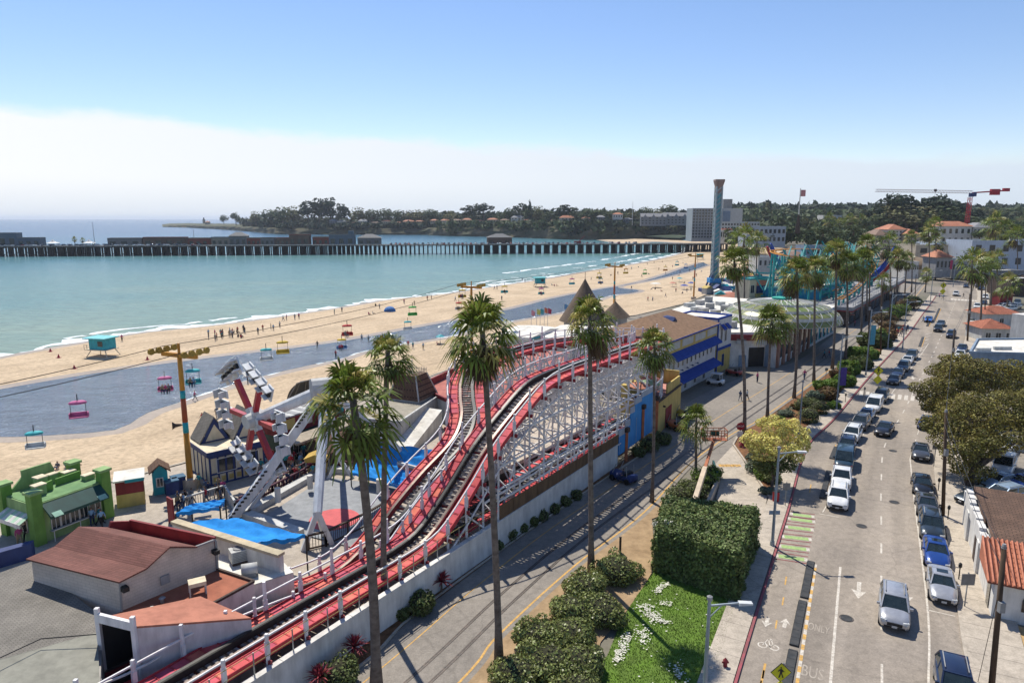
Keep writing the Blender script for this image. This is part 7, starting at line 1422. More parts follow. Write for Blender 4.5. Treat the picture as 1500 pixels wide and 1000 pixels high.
# ---- teal coaster on its deck
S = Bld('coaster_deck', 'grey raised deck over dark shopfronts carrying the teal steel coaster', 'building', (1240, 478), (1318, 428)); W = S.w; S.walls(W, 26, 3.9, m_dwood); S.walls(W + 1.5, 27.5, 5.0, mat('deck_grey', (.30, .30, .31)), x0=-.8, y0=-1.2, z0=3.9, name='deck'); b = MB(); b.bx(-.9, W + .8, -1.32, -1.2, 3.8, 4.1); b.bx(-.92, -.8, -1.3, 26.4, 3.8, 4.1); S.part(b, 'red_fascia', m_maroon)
for i in range(12): b = MB(); x = 3 + i * W / 12; b.bx(x, x + W / 20, -.1, .05, .3, 3.2); S.part(b, 'shop_window', m_glass)
b = MB()
for i in range(30): x = i * W / 30; b.bar((x, -1.1, 5), (x, -1.1, 6.1), .12)
b.beam((0, -1.1, 6.1), (W, -1.1, 6.1), .12, .14); S.part(b, 'railing', m_lgrey)
tl = S.C; tu = vz(math.cos(S.rz), math.sin(S.rz), 0); tv = vz(-math.sin(S.rz), math.cos(S.rz), 0); t = thing('teal_steel_coaster', 'teal steel coaster with orange track loops on the grey deck', 'roller coaster', tl); rq = random.Random(2); m_tst = mat('teal_steel', (.015, .30, .30), (.02, .24, .26), scale=.5, rough=.5); m_otr = mat('orange_track', (.58, .25, .05), scale=.5)
def TP(u, v, z): z = 5 + (z - 5) * 1.6; p = tl + tu * u * W + tv * v * 26; return vz(p.x, p.y, z)
loops = [[(.02, .1, 6), (.2, .1, 6.4), (.45, .15, 7), (.7, .2, 9), (.85, .5, 11), (.7, .85, 12), (.4, .9, 12.8), (.1, .85, 13.2), (-.05, .6, 13), (.05, .35, 12), (.25, .3, 11), (.45, .4, 9.5), (.5, .7, 8.5), (.3, .8, 8), (.1, .65, 7.6), (.08, .4, 7)], [(.15, .25, 6.3), (.4, .28, 7.5), (.6, .4, 9), (.62, .65, 9.6), (.4, .72, 10), (.2, .62, 10.3), (.12, .45, 10.8), (.3, .42, 11.5), (.55, .55, 12), (.75, .7, 12.4)]]
for lp in loops:
 P_ = spline([TP(*q) for q in lp], 5)
 for s_ in (-.55, .55): b = MB(); b.tube(offset(P_, s_), .16, 5); b.build('track_rail', m_otr, t, off=tl)
 b = MB()
 for i in range(0, len(P_), 1): q = offset(P_, -.6)[i]; b.bar(q, offset(P_, .6)[i], .2)
 b.build('cross_ties', m_otr, t, off=tl)
 for q in P_[::2]: b = MB(); b.bar(vz(q.x, q.y, 4.9), q - vz(0, 0, .2), .38); b.build('column', m_tst, t, off=tl)
b = MB()
for i in range(330):
 u, v, z = rq.uniform(0, .85), rq.uniform(.1, .95), rq.uniform(5.2, 11); k = rq.choice(((.08, 0, 0), (0, .2, 0), (.05, 0, 3), (0, .12, 3))); b.bar(TP(u, v, z), TP(u + k[0], v + k[1], z + k[2]), .3)
b.build('bracing', m_tst, t, off=tl)
S = Bld('blue_water_tank', 'bright cyan walled show building between the glass dome and teal coaster', 'building', (1196, 466), (1222, 452)); S.walls(S.w, 16, 7.6, mat('cyan_wall', (.02, .26, .46))); S.flat(S.w, 16, 7.6, m_lgrey, m_tealp, .4)
# booms and booths
for (pts, Y, lb, w_) in (([(1152, 412), (1140, 384), (1128, 357)], 215, 'leaning blue and red boom of the ride beside the striped sign booth', 1.8), ([(1272, 408), (1290, 394), (1304, 376), (1312, 360)], 228, 'curved blue and red boom rising over the far end of coaster deck', 1.6)):
 P_ = spline([dY(x, y, Y) for x, y in pts], 4); t = thing('ride_boom', lb, 'ride', vz(P_[0].x, P_[0].y, 0)); b = MB(); b.tube(P_, [w_ * (.6 - .3 * i / (len(P_) - 1)) for i in range(len(P_))], 6); b.build('blue_arm', mat('boom_blue', (.03, .08, .42)), t, off=t.location); b = MB(); b.tube([p + vz(-.9 if 'leaning' in lb else 1.2, 0, -.9) for p in P_], .5, 5); b.build('red_arm', mat('boom_red', (.45, .03, .05)), t, off=t.location); b = MB()
 for sx in (-3, 3): b.bar(P_[0] + vz(0, 0, 1), vz(P_[0].x + sx, P_[0].y, 0), .5)
 b.build('stand', m_tst, t, off=t.location)
S = Bld('striped_sign_booth', 'ride booth with a yellow and blue sign board beside the drop tower', 'booth', (1098, 462), (1133, 458)); W = S.w; S.walls(W, 5, 3.5, m_tealp); S.walls(W, 5, 10, m_cream, z0=3.5, y0=.6, name='upper_wall'); S.flat(W, 5, 10, m_tealp, m_teal, .4, y0=.6); S.bxp('yellow_sign', W * .25, W * .7, .2, .55, 4.6, 6.0, m_yelw); S.bxp('blue_sign', W * .28, W * .66, .2, .55, 6.1, 8.2, m_navy); S.bxp('red_sign', W * .28, W * .66, .2, .55, 8.3, 9.6, m_sal); S.win(W * .05, 6.2, W * .14, 2.2, d=.6); S.win(W * .78, 6.2, W * .16, 2.2, d=.6)
S = Bld('orange_roofed_stalls', 'orange-roofed stalls between the drop tower and glass dome', 'stall', (1062, 455), (1098, 444)); S.walls(S.w, 6, 2.6, m_cream); S.gable(S.w, 6, 2.6, 1.2, m_orroof, m_cream)
for i, (px, py, c, lb) in enumerate(((1246, 466, m_sal, 'orange parasol at the dome corner by the dark shopfronts'), (1238, 474, m_sal, 'orange parasol nearer the railway by dark shopfronts'), (1068, 440, m_sal, 'red parasol beside the drop tower base'), (1083, 432, m_sal, 'coral parasol on the boardwalk behind the tall beach palm'))): umbrella(g(px, py), 2.2, c, lb, 3)
for i in range(26):
 px = 1036 + (i * 37) % 76; py = 448 - (px - 1005) * .57 + (i * 23) % 26; c = (m_yelw, m_teal, m_maroon, m_whroof, m_orng, m_navy)[i % 6]; nmc = ('yellow', 'teal', 'maroon', 'white', 'orange', 'navy')[i % 6]
 t = thing('boardwalk_stall', f'{nmc} boardwalk stall in the crowded strip behind the glass dome', 'stall', g(px, py), R(30 + 7 * i), 'boardwalk stalls behind the dome'); b = MB(); b.bx(-1.6, 1.6, -1.2, 1.2, 0, 2.2); b.build('body', (m_lgrey, m_cream, m_bwall)[i % 3], t); b = MB(); b.extr([(-1.9, 2.2), (1.9, 2.2), (0, 3.0 + .3 * (i % 3))], -1.4, 1.4); b.build('roof', c, t)

# ================================================================ inland side of the road
KRd = 0
Cn = g(1451, 904); En = g(1409, 766); rzs = math.atan2(En.y - Cn.y, En.x - Cn.x) - math.pi / 2; Ls = (En - Cn).length
S = Bld('white_street_wall_building', 'white stepped-wall building with brown shingle roofs along the inland pavement', 'building', Cn, rz=rzs); S.walls(14, Ls - 3.6, 2.9, m_wall, y0=3.6)
m_brr = brickmat('umber_shingle', (.165, .10, .07), (.12, .075, .055), (.06, .04, .03), bw=.5, rh=.2, mortar=.03)
b = MB()
for y0, y1 in ((3.8, 9.2), (9.9, Ls - .2)): b.add([(.5, y0, 2.95), (14, y0, 2.95), (14, y1, 3.7), (.5, y1, 3.7), (.5, y1, 2.9), (14, y1, 2.9)], [(0, 1, 2, 3), (3, 2, 5, 4)])
S.part(b, 'roof', m_brr); b = MB()
for i in range(14): y = 3.7 + i * (Ls - 3.8) / 14; hh = 3.35 + .18 * math.sin(i * 1.3) + .3 * (i % 4 == 0); b.bx(-.12, .35, y, y + (Ls - 3.8) / 14 - .02, 2.3, hh)
S.part(b, 'parapet', m_wall)
for y in (6.4, 12.5): b = MB(); b.bx(-.2, .1, y, y + .9, 0, 2.6); S.part(b, 'pilaster', m_wall)
S.bxp('iron_gate', -.06, .05, 8.4, 9.3, .1, 2.1, m_dwood)
S.walls(9, 3.5, 2.9, m_wall, name='cottage_wall'); b = MB(); b.add([(-.5, -.4, 2.75), (9.4, -.4, 2.75), (9.4, 3.6, 4.3), (-.5, 3.6, 4.3), (-.5, 3.6, 2.7), (9.4, 3.6, 2.7), (-.5, -.4, 2.65), (9.4, -.4, 2.65)], [(0, 1, 2, 3), (3, 2, 5, 4), (0, 3, 4, 6), (6, 7, 1, 0)]); S.part(b, 'tile_roof', m_tile)
b = MB()
for i in range(34): x = -.45 + i * .29; b.tube([(x, -.42, 2.82), (x, 3.55, 4.36)], .085, 5)
S.part(b, 'tile_ribs', mat('tile_rib', (.53, .20, .12), (.42, .15, .085), scale=3, rough=.8))
b = MB(); b.add([(1.6, -.06, .9)] + [(2.5 + .9 * math.cos(math.pi - k * math.pi / 8), -.06, 1.7 + .55 * math.sin(k * math.pi / 8)) for k in range(9)] + [(3.4, -.06, .9)], [tuple(range(11))]); S.part(b, 'arched_window', m_glass); b = MB(); b.add([(-.06, 1.1, .1)] + [(-.06, 1.6 + .5 * math.cos(math.pi - k * math.pi / 8), 1.9 + .4 * math.sin(k * math.pi / 8)) for k in range(9)] + [(-.06, 2.1, .1)], [tuple(range(11))]); S.part(b, 'arched_door', m_glass)
sheet('driveway', [g(1452, 905), g(1520, 925), g(1560, 1080), g(1462, 1080)], .03, mat('sandy_drive', (.50, .33, .15), (.42, .28, .13), scale=.5, rough=.95, detail=9)); sheet('parking_lot', [SRo[40]] + gs([(1408, 760), (1560, 760), (1560, 600), (1405, 600)]), -.02, m_lot)
wr_ = [g(1421, 517, 5), g(1500, 519, 5), g(1540, 520, 5), g(1510, 497, 5), g(1432, 498, 5)]; S = thing('flat_white_roof_building', 'low slate-blue building with a glaring white flat roof behind the bronze trees', 'building', wr_[0]); b = MB(); b.prism(wr_, -.05, 4.95); b.build('wall', m_bwall, S, off=wr_[0]); b = MB(); b.poly(zset(wr_, 5.0)); b.build('roof', m_whroof, S, off=wr_[0]); b = MB()
for i in range(5): b.beam(zset(wr_, 5.1)[i], zset(wr_, 5.1)[(i + 1) % 5], .3, .45)
b.build('parapet', m_bwall, S, off=wr_[0]); b = MB(); c = g(1468, 512, 5); b.box((c.x, c.y, 5.3), (3, .4, .5)); b.build('roof_vent', m_lgrey, S, off=wr_[0]); b = MB(); c = g(1440, 514, 5); b.box((c.x, c.y, 5.3), (2.4, .5, .5)); b.build('roof_vent', m_lgrey, S, off=wr_[0])
for (a, c, dp, h, lb) in (((1437, 500), (1482, 501), 7, 3.0, 'nearer clay tile cottage behind the glaring white roof'), ((1442, 478), (1492, 478), 7, 3.2, 'farther clay tile cottage beside the parked row')):
 S = Bld('tile_cottage', lb, 'cottage', a, c); S.walls(S.w, dp, h, m_lgrey); S.hip(S.w, dp, h, 1.7, 3, m_tile, .6); 
 for i in range(3): S.win(.8 + i * S.w / 3, .9, 1.0, 1.1)
S = Bld('white_villa', 'tall white stucco villa with blue shaded windows at the edge of the cottages', 'house', (1480, 520), (1520, 528)); S.walls(9, 12, 7.2, m_wall); S.walls(3.0, 3.0, 8.4, m_wall, x0=-.4, y0=-.4, name='chimney_block'); S.flat(9, 12, 7.2, m_whroof, m_wall, .5)
for i in range(3): S.win(3.4 + i * 1.8, 3.4, 1.0, 2.0, fr=m_wall, gl=m_bwall)
S = Bld('red_shed', 'small dark red shed at the back of the parking lot', 'shed', (1464, 448), (1482, 448)); S.walls(S.w, 4, 3.4, m_maroon); S.gable(S.w, 4, 3.4, .9, m_brr, m_maroon)
# ================================================================ poles, lamps, signs, lift
m_wpole = mat('wood_pole', (.10, .065, .045), (.065, .045, .03), scale=2, rough=1, stretch=(3, 3, .4)); m_lamp = mat('lamp_steel', (.30, .35, .40), (.25, .30, .34), scale=1, rough=.5, metal=.3)
def upole(base, top, lab, r0=.17, wires=None, name='utility_pole'):
 B = g(*base); t = thing(name, lab, 'pole', B); h_ = dY(top[0], top[1], B.y) - B; b = MB(); b.tube([(0, 0, 0), h_], [r0, r0 * .75], 9); b.build('shaft', m_wpole, t, True); b = MB(); b.box((h_.x * .62, h_.y * .62 - .2, h_.z * .62), (.3, .25, .6)); b.build('junction_box', m_grey, t); b = MB(); b.cyl(h_.x, h_.y, h_.z - .1, h_.z + .15, r0 * .85, r0 * .5, 8); b.build('cap', m_grey, t); return B + h_
q1 = upole((1451, 1020), (1471, 800), 'dark wooden utility pole in front of the tile-roofed cottage end'); q2 = upole((1381, 756), (1386, 602), 'dark wooden utility pole in front of the broad bronze tree'); q3 = upole((1393, 560), (1398, 482), 'wooden utility pole beyond the bronze trees', .2); q4 = upole((1417, 500), (1421, 430), 'wooden utility pole next to the parked row', .2)
for i, (x, y, yt) in enumerate(((1442, 476, 415), (1290, 520, 408), (1303, 478, 398), (1272, 534, 400), (1340, 440, 402))): upole((x, y), (x + 2, yt), ('slim dark pole beside the clay tile cottages', 'slim pole at the tip of the planting bed', 'slim pole by the far median hedge', 'slim pole on the railway edge past the picnic spot', 'slim pole at the far end of the hedge')[i], .15)
b = MB()
for a, c in ((q2, q1), (q3, q2), (q4, q3)):
 for dz in (-.3, -1.2): b.tube([a.lerp(c, k / 8) + vz(0, 0, dz - 2.4 * (k / 8) * (1 - k / 8)) for k in range(9)], .02, 4)
for (x0, y0, x1, y1) in ((1030, 876, 1092, 770),): pass
b.tube([q1 + vz(0, 0, -3.2), g(1432, 1000)], .02, 4)
tag(b.build('overhead_wires', m_black, off=q2), 'thin dark wires strung between the wooden utility poles', 'wires')
def lamp(base, ytop, side, L, lab, arm=True, dx=0, k=1.0, sign=None):
 B = g(*base); t = thing('street_lamp', lab, 'street lamp', B); h_ = hz(ytop, B.y); b = MB(); b.tube([(0, 0, 0), (dx, 0, h_)], [.12 * k, .075 * k], 9); b.build('pole', m_lamp, t); b = MB(); b.cyl(0, 0, 0, .5, .2 * k, .16 * k, 8); b.build('base', m_lamp, t)
 if arm:
  b = MB(); b.beam((dx, 0, h_ - .35), (dx + side * L, 0, h_ - .2), .08, .09); b.bar((dx, 0, h_ - 1.1), (dx + side * L * .45, 0, h_ - .3), .05); b.build('arm', m_lamp, t); b = MB(); b.extr([(dx + side * L, h_ - .3), (dx + side * (L + .75), h_ - .26), (dx + side * (L + .75), h_ - .16), (dx + side * L, h_ - .12)], -.15, .15); b.build('lamp_head', mat('lamp_white', (.62, .64, .66)), t)
 b = MB(); b.lathe([(.01, h_ + .3), (.16, h_ + .2), (.16, h_), (.01, h_ - .02)], (dx, 0, 0), 8); b.build('cap', m_grey, t); return t
lamp((1031, 1030), 878, 1, 1.6, 'tall steel street lamp standing on the lawn edge', dx=0, k=1.15)
lamp((1131, 800), 658, 1, 1.5, 'steel street lamp at the ramp end beside the hedge corner', k=1.1)
for i, (x, y, yt, a, lb) in enumerate(((1171, 628, 560, 0, 'slim lamp post beside the shrubs of the long bed'), (1225, 600, 490, 1, 'lamp post with purple banner in the long bed'), (1268, 550, 455, 1, 'lamp post with teal banner past the crossing'), (1322, 510, 440, 1, 'lamp post by the far kerb of the median'), (1300, 512, 430, 1, 'lamp post at the picnic tip'), (1362, 448, 395, 1, 'lamp post near the grass island'), (1396, 420, 372, 1, 'lamp post at the road bend'))): lamp((x, y), yt, 1, 2.0, lb, bool(a))
for (x, y, z0, c, cn) in ((1225, 600, 3.6, 'pennant_purple', 'purple'), (1268, 550, 5.5, 'pennant_teal2', 'teal'), (1387, 425, 8, 'pennant_crimson', 'crimson')):
 B = g(x, y); t = thing('street_banner', f'{cn} banner hanging from a lamp post', 'banner', B + vz(.55, -.05, z0)); b = MB(); b.bx(-.4, .45, -.03, .03, 0, 2.6 if cn == 'purple' else 3.4); b.build('cloth', mat(c, {'purple': (.10, .06, .28), 'teal': (.08, .30, .42), 'crimson': (.4, .05, .12)}[cn]), t); b = MB(); b.bar((-.6, 0, 2.5), (.5, 0, 2.5), .05); b.bar((-.6, 0, .05), (.5, 0, .05), .05); b.build('bracket', m_black, t)
# signs
m_signy = mat('sign_yellow', (.62, .60, .02), scale=2, rough=.4); m_back = mat('sign_back', (.22, .22, .22), rough=.5)
def diamond(base, cx, cy, s_, lab, second=True, back=False, ped=True):
 B = g(*base); c = dY(cx, cy, B.y) - B; t = thing('crossing_sign', lab, 'sign', B); b = MB(); b.bar((0, .05, 0), (0, .05, c.z + .5), .07); b.build('post', m_galv, t)
 b = MB(); b.box(c, (s_, .03, s_), 0, 0, Matrix.Rotation(R(45), 3, 'Y')); f = b.build('plate', m_black, t); b = MB(); b.box(c - vz(0, .01, 0), (s_ * .93, .03, s_ * .93), 0, 0, Matrix.Rotation(R(45), 3, 'Y')); b.build('yellow_face', m_signy, f)
 if ped:
  b = MB(); k = s_; q = lambda x, z: c + vz(x * k, -.032, z * k); b.lathe([(.01, 0), (.07 * k, .0)], (0, 0, 0), 3)
  b.add([q(.06 * math.cos(a * .7854) - .03, .36 + .06 * math.sin(a * .7854)) for a in range(8)], [tuple(range(8))])
  for poly in ([(-.11, .27), (.04, .29), (.11, .12), (.05, -.05), (-.08, -.02)], [(-.08, -.02), (.02, -.04), (-.09, -.38), (-.18, -.36)], [(-.01, -.04), (.06, -.04), (.19, -.36), (.11, -.39)], [(-.11, .27), (-.24, .12), (-.20, .07), (-.07, .18)], [(.06, .24), (.22, .08), (.18, .03), (.06, .13)]): b.poly([q(*v) for v in poly])
  b.build('walking_figure', m_black, t)
 if second: b = MB(); b.box(c - vz(0, 0, s_ * 1.25), (s_ * .9, .03, s_ * .9), 0, 0, Matrix.Rotation(R(45), 3, 'Y')); b.build('lower_plate', m_signy, t)
 return t
diamond((1141, 1075), 1144, 984, .78, 'near yellow diamond sign with a black walking figure over the cycle lane')
diamond((1286, 573), 1287, 543, 1.15, 'yellow diamond crossing sign with a second plate by the zebra crossing')
diamond((1382, 440), 1382, 418, 1.6, 'yellow crossing sign on the far median island')
B = g(1083, 650); t = thing('stop_sign', 'red octagonal stop sign with a white plate below at the ramp corner', 'sign', B); b = MB(); b.bar((0, 0, 0), (0, 0, 2.6), .07); b.build('post', m_galv, t); b = MB(); zc = hz(624, B.y); b.tube([(0, -.06, zc), (0, -.09, zc)], .52, 8); pl_ = b.build('octagon', mat('stop_red', (.35, .02, .03)), t); me = text_mesh('STOP', .34, 'lettering', .005); o = link('sign_lettering', me, pl_, [m_wfr]); o.location = (0, -.1, zc); o.rotation_euler = (R(90), 0, 0); b = MB(); b.bx(-.35, .35, -.08, -.05, zc - 1.3, zc - .65); b.build('white_plate', m_wfr, t)
for (x, y, zz_, w_, h_, c, lb) in ((1413, 890, 2.6, .95, .85, m_back, 'grey-backed square sign on a thin post by the silver parked sedan'), (1368, 683, 2.5, .8, .5, m_back, 'grey-backed sign on a post behind the grey parked car'), (1209, 562, 2.7, .5, .5, m_back, 'round grey-backed sign on the railway side of the bed'), (1131, 800, 3.2, .9, .35, m_bwall, 'blue street name plate beside the hedge corner lamp'), (1265, 588, 2.2, .3, .4, m_back, 'small kerb sign in front of the white van'), (1150, 742, 2.4, .7, .7, m_back, 'grey-backed diamond sign beside the ramp end')):
 t = thing('post_sign', lb, 'sign', g(x, y)); b = MB(); b.bar((0, .03, 0), (0, .03, zz_ + .1), .06); b.build('post', m_galv, t); b = MB(); b.bx(-w_ / 2, w_ / 2, -.02, .01, zz_ - h_, zz_); b.build('plate', c, t)
for i, (x, y) in enumerate(((1404, 850), (1374, 720), (1388, 762), (1190, 615), (1238, 590))): t = thing('parking_meter', ('parking meter by the silver parked sedan', 'parking meter by the black parked car', 'parking meter behind the dark parked car', 'small meter post at the kerb by the yellow tree', 'small meter post at the kerb past the banner')[i], 'parking meter', g(x, y)); b = MB(); b.bar((0, 0, 0), (0, 0, 1.1), .06); b.build('post', m_black, t); b = MB(); b.lathe([(.06, 1.05), (.13, 1.15), (.12, 1.4), (.01, 1.5)], n=8); b.build('head', m_black, t)
for i, ((ax, ay), (bx_, by_)) in enumerate(ISL):
 A_, B_ = g(ax, ay), g(bx_, by_); d = (B_ - A_); L = d.length; t = thing('rubber_kerb_island', ('black rubber lane divider nearest the green crossing bars', 'black rubber lane divider in the middle', 'black rubber lane divider nearest the camera')[i], 'lane divider', A_, math.atan2(d.y, d.x)); b = MB(); b.extr([(-.3, 0), (.3, 0), (.25, .12), (-.25, .12)], 0, L); o = b.build('slab', m_rub, t); o.rotation_euler = (0, 0, -math.pi / 2); b = MB()
 for k in range(int(L / .9)): b.bx(-.27, .27, k * .9 + .86, k * .9 + .89, .1, .128)
 o = b.build('ribs', m_black, t); o.rotation_euler = (0, 0, -math.pi / 2)
for i, (ax, ay, bx_, by_) in enumerate(((1204, 730, 1214, 690), (1347, 508, 1352, 494), (1368, 470, 1376, 452), (1358, 478, 1364, 466), (1218, 672, 1225, 655))):
 A_, B_ = g(ax, ay), g(bx_, by_); t = thing('lane_divider', ('dark divider beside the nearest white parked car', 'dark divider by the hatched area', 'long dark divider beside the two walkers', 'dark divider behind the bright blue car', 'dark divider beside the boxy dark car')[i], 'lane divider', A_); b = MB(); b.beam(A_ + vz(0, 0, .06), B_ + vz(0, 0, .06), .5, .12); b.build('slab', m_rub, t, off=A_); b = MB(); b.beam(A_ + vz(.5, 0, .03), B_ + vz(.5, 0, .03), .12, .05); b.build('edge_strip', m_yel, t, off=A_)
for i, (x, y) in enumerate(((1262, 770), (1310, 735), (1240, 905), (1308, 660))): t = thing('manhole_cover', ('iron manhole cover between the white arrow and the parked white SUV', 'iron manhole cover on the lane line by the black car', 'iron manhole cover left of the white arrow', 'iron manhole cover beside the grey parked car')[i], 'manhole cover', g(x, y, .004)); b = MB(); b.cyl(0, 0, 0, .012, .38, .38, 16); b.build('cover', m_rub, t); b = MB(); b.lathe([(.46, .002), (.46, .008), (.4, .008)], n=16); b.build('ring', m_steel, t)
# red boom lift
B = vz(16, 57.2, 0); t = thing('boom_lift', 'boom lift with a long cream arm and an orange basket raised over the ramp', 'boom lift', B); tip = dY(1046, 643, 70); e0 = tip - B; m_bl = mat('lift_orange', (.42, .14, .06), scale=1, rough=.5); m_blc = mat('lift_cream', (.62, .50, .36), scale=1, rough=.5)
b = MB(); b.bar((0, 0, 1.4), e0 * .55 + vz(0, 0, .6), .42, .5); b.build('boom', m_blc, t); b = MB(); b.bar(e0 * .5 + vz(0, 0, .65), e0, .28, .32); b.build('fly_boom', m_bl, t); b = MB(); b.bx(-1.2, 1.2, -1, 1, .5, 1.5); b.build('chassis', m_bl, t)
for i, j in ((-1, -1), (-1, 1), (1, -1), (1, 1)): b = MB(); b.tube([(i * 1.0, j * .8, .5), (i * 1.0, j * 1.15, .5)], .5, 12); b.build('wheel', m_rub, t)
b = MB()
for z in (0, .55, 1.1):
 q = [vz(-1.25, -.5, z), vz(1.25, -.5, z), vz(1.25, .5, z), vz(-1.25, .5, z)]
 for k in range(4): b.bar(e0 + q[k], e0 + q[(k + 1) % 4], .07)
for x in (-1.25, -.6, 0, .6, 1.25):
 for y in (-.5, .5): b.bar(e0 + vz(x, y, 0), e0 + vz(x, y, 1.1), .06)
b.box(e0, (2.5, 1, .08)); bk = b.build('basket', m_bl, t); b = MB(); b.box(e0 + vz(0, -.2, .75), (.8, .4, .6)); b.build('control_box', m_dgreen, bk)
b = MB(); A_, B_ = g(1052, 708), g(1036, 745); b.beam(A_ + vz(0, 0, .35), B_ + vz(0, 0, .35), .3, .8); b.beam(A_ + vz(0, 0, .3), g(1045, 683) + vz(0, 0, .2), .25, .5); tag(b.build('ramp_wall', m_conc, off=A_), 'low concrete retaining wall beside the ramp', 'wall')
railing([(1050, 706), (1044, 688)], 'short green rail at the ramp head', m_dgreen, 1.0, step=1, mesh=False)
t = thing('litter_bin', 'red bin in the shade at the ramp end', 'bin', g(1136, 735)); b = MB(); b.cyl(0, 0, 0, 1.1, .3, .32, 12); b.build('bin_body', mat('bin_red', (.4, .03, .03)), t); b = MB(); b.cyl(0, 0, 1.1, 1.2, .34, .25, 12); b.build('lid', m_black, t)
t = thing('fire_hydrant', 'small red hydrant on the pavement beside the red kerb', 'hydrant', g(1062, 978)); b = MB(); b.lathe([(.18, 0), (.13, .1), (.13, .5), (.16, .52), (.01, .72)], n=10); b.build('barrel', m_maroon, t); b = MB(); b.tube([(-.2, 0, .4), (.2, 0, .4)], .06, 8); b.build('nozzle', m_maroon, t)
railing([(908, 810), (908.5, 809)], 'short iron post on the dry verge', m_black, 1.3, 'iron_post', 1, False)
# beach things
t = thing('lifeguard_hut', 'turquoise lifeguard hut on legs on the sand spit', 'lifeguard hut', g(152, 521, SAND), R(-12)); b = MB(); b.bx(-2, 2, -1.5, 1.5, 1.6, 3.9); b.build('cabin', mat('hut_teal', (.05, .40, .47)), t); b = MB(); b.bx(-3, 2.5, -2.1, 2.1, 3.9, 4.1); b.build('roof', m_tealp, t); b = MB(); b.bx(-2.9, 2.3, -1.9, 1.9, 1.45, 1.6)
for x in (-2.9, -2.2): b.bar((x, -1.9, 1.6), (x, -1.9, 2.6), .08)
b.beam((-2.9, -1.9, 2.6), (-2, -1.9, 2.6), .06, .08); b.build('porch', m_cream, t); b = MB(); b.bx(.2, 1.4, -1.56, -1.5, 2.3, 3.4); b.build('window', m_glass, t)
for i, j in ((-1, -1), (-1, 1), (1, -1), (1, 1)): b = MB(); b.bar((i * 2.6, j * 1.9, -.1), (i * 1.7, j * 1.3, 1.5), .16); b.build('leg', m_cream, t)
hut2 = dup(t, g(791, 420, SAND), R(10), 'small turquoise lifeguard hut at the water edge above the lagoon'); hut3 = dup(t, g(1025, 380, SAND), R(0), 'distant turquoise lifeguard hut beside the drop tower'); hut4 = dup(t, g(1012, 352, SAND + 1), R(0), 'tiny dark lifeguard hut on the far beach below the hotel')
t = thing('beach_tent', 'blue dome tent at the water edge on the sand spit', 'tent', g(571, 456, SAND)); b = MB(); b.lathe([(1.9 * math.cos(k * .157), 1.6 * math.sin(k * .157)) for k in range(10)] + [(.01, 1.6)], n=16); b.build('shell', mat('tent_blue', (.04, .16, .42)), t, True); b = MB(); b.add([(-.7, -1.85, .05), (.7, -1.85, .05), (0, -1.3, 1.1)], [(0, 1, 2)]); b.build('opening', m_navy, t)
for (x, y, m, lb, r_) in ((645, 503, m_teal, 'turquoise beach umbrella over two sitters by the lagoon', 1.1), (960, 421, m_whroof, 'white square beach shelter between lagoon and thatched roofs', 2.4), (1002, 424, m_awnb, 'blue beach umbrella near the far sky ride tower', 1.8), (1012, 420, m_awnb, 'second blue beach umbrella closer to the far sky ride tower', 1.6), (985, 420, m_sal, 'orange beach umbrella between the white shelter and the blue umbrellas', 1.5), (995, 413, m_teal, 'teal beach umbrella at the back of the far cluster', 1.5)): umbrella(g(x, y, SAND), r_, m, lb, 2.2)
for i, (x, y) in enumerate(((74, 515), (86, 524), (216, 527), (109, 540))): t = thing('traffic_cone', 'small red cone on the sand near the lifeguard hut', 'cone', g(x, y, SAND), 0, 'red cones on the sand spit'); b = MB(); b.lathe([(.3, .05), (.05, .8), (.01, .82)], n=8); b.build('cone', m_rred, t); b = MB(); b.bx(-.4, .4, -.4, .4, 0, .06); b.build('base', m_rred, t)
# ================================================================ vehicles
def paint(name, c, metal=.25): return mat('paint_' + name, c, tuple(x * .94 for x in c), scale=.6, rough=.28, metal=metal, spec=.5, coat=.6)
PC = {'silver': paint('silver', (.46, .46, .47), .5), 'white': paint('white', (.72, .72, .71), 0), 'black': paint('black', (.012, .013, .016)), 'grey': paint('grey', (.08, .083, .09), .4), 'blue': paint('blue', (.012, .055, .26)), 'navy': paint('navy', (.012, .022, .06)), 'slate': paint('slate', (.03, .045, .06), .3), 'brightblue': paint('brightblue', (.02, .16, .55)), 'paleblue': paint('paleblue', (.30, .40, .52), .2), 'yellow': paint('yellow', (.62, .36, .02), 0), 'teal': paint('teal', (.02, .05, .075)), 'red': paint('red', (.3, .02, .02))}
m_cglass = mat('car_glass', (.012, .02, .022), (.02, .03, .032), rough=.04, spec=.7); m_tyre = mat('tyre', (.018, .018, .018), rough=.9); m_rim = mat('wheel_rim', (.35, .35, .36), rough=.35, metal=.7); m_hl = mat('headlight_glass', (.60, .62, .62), rough=.1, spec=.6); m_tl = mat('tail_light', (.3, .01, .01), rough=.2); m_plate = mat('number_plate', (.6, .6, .58))
def loft(b, secs, k=0):
 """closed skin through body sections (y, half width, bottom, top)"""
 prof = lambda hw, zb, zt: [(0, zt + .035), (hw * .55, zt + .025), (hw * .86, zt - .02), (hw * .97, zt - .12), (hw, zb + (zt - zb) * .5), (hw * .985, zb + .12), (hw * .86, zb), (0, zb)]
 vs = []; n = 14
 for y, hw, zb, zt in secs:
  p = prof(hw, zb, zt); vs += [(x, y, z) for x, z in p] + [(-x, y, z) for x, z in p[-2:0:-1]]
 fs = [(i * n + j, i * n + (j + 1) % n, (i + 1) * n + (j + 1) % n, (i + 1) * n + j) for i in range(len(secs) - 1) for j in range(n)] + [tuple(range(n))[::-1], tuple(range((len(secs) - 1) * n, len(secs) * n))]
 b.add(vs, fs, k)
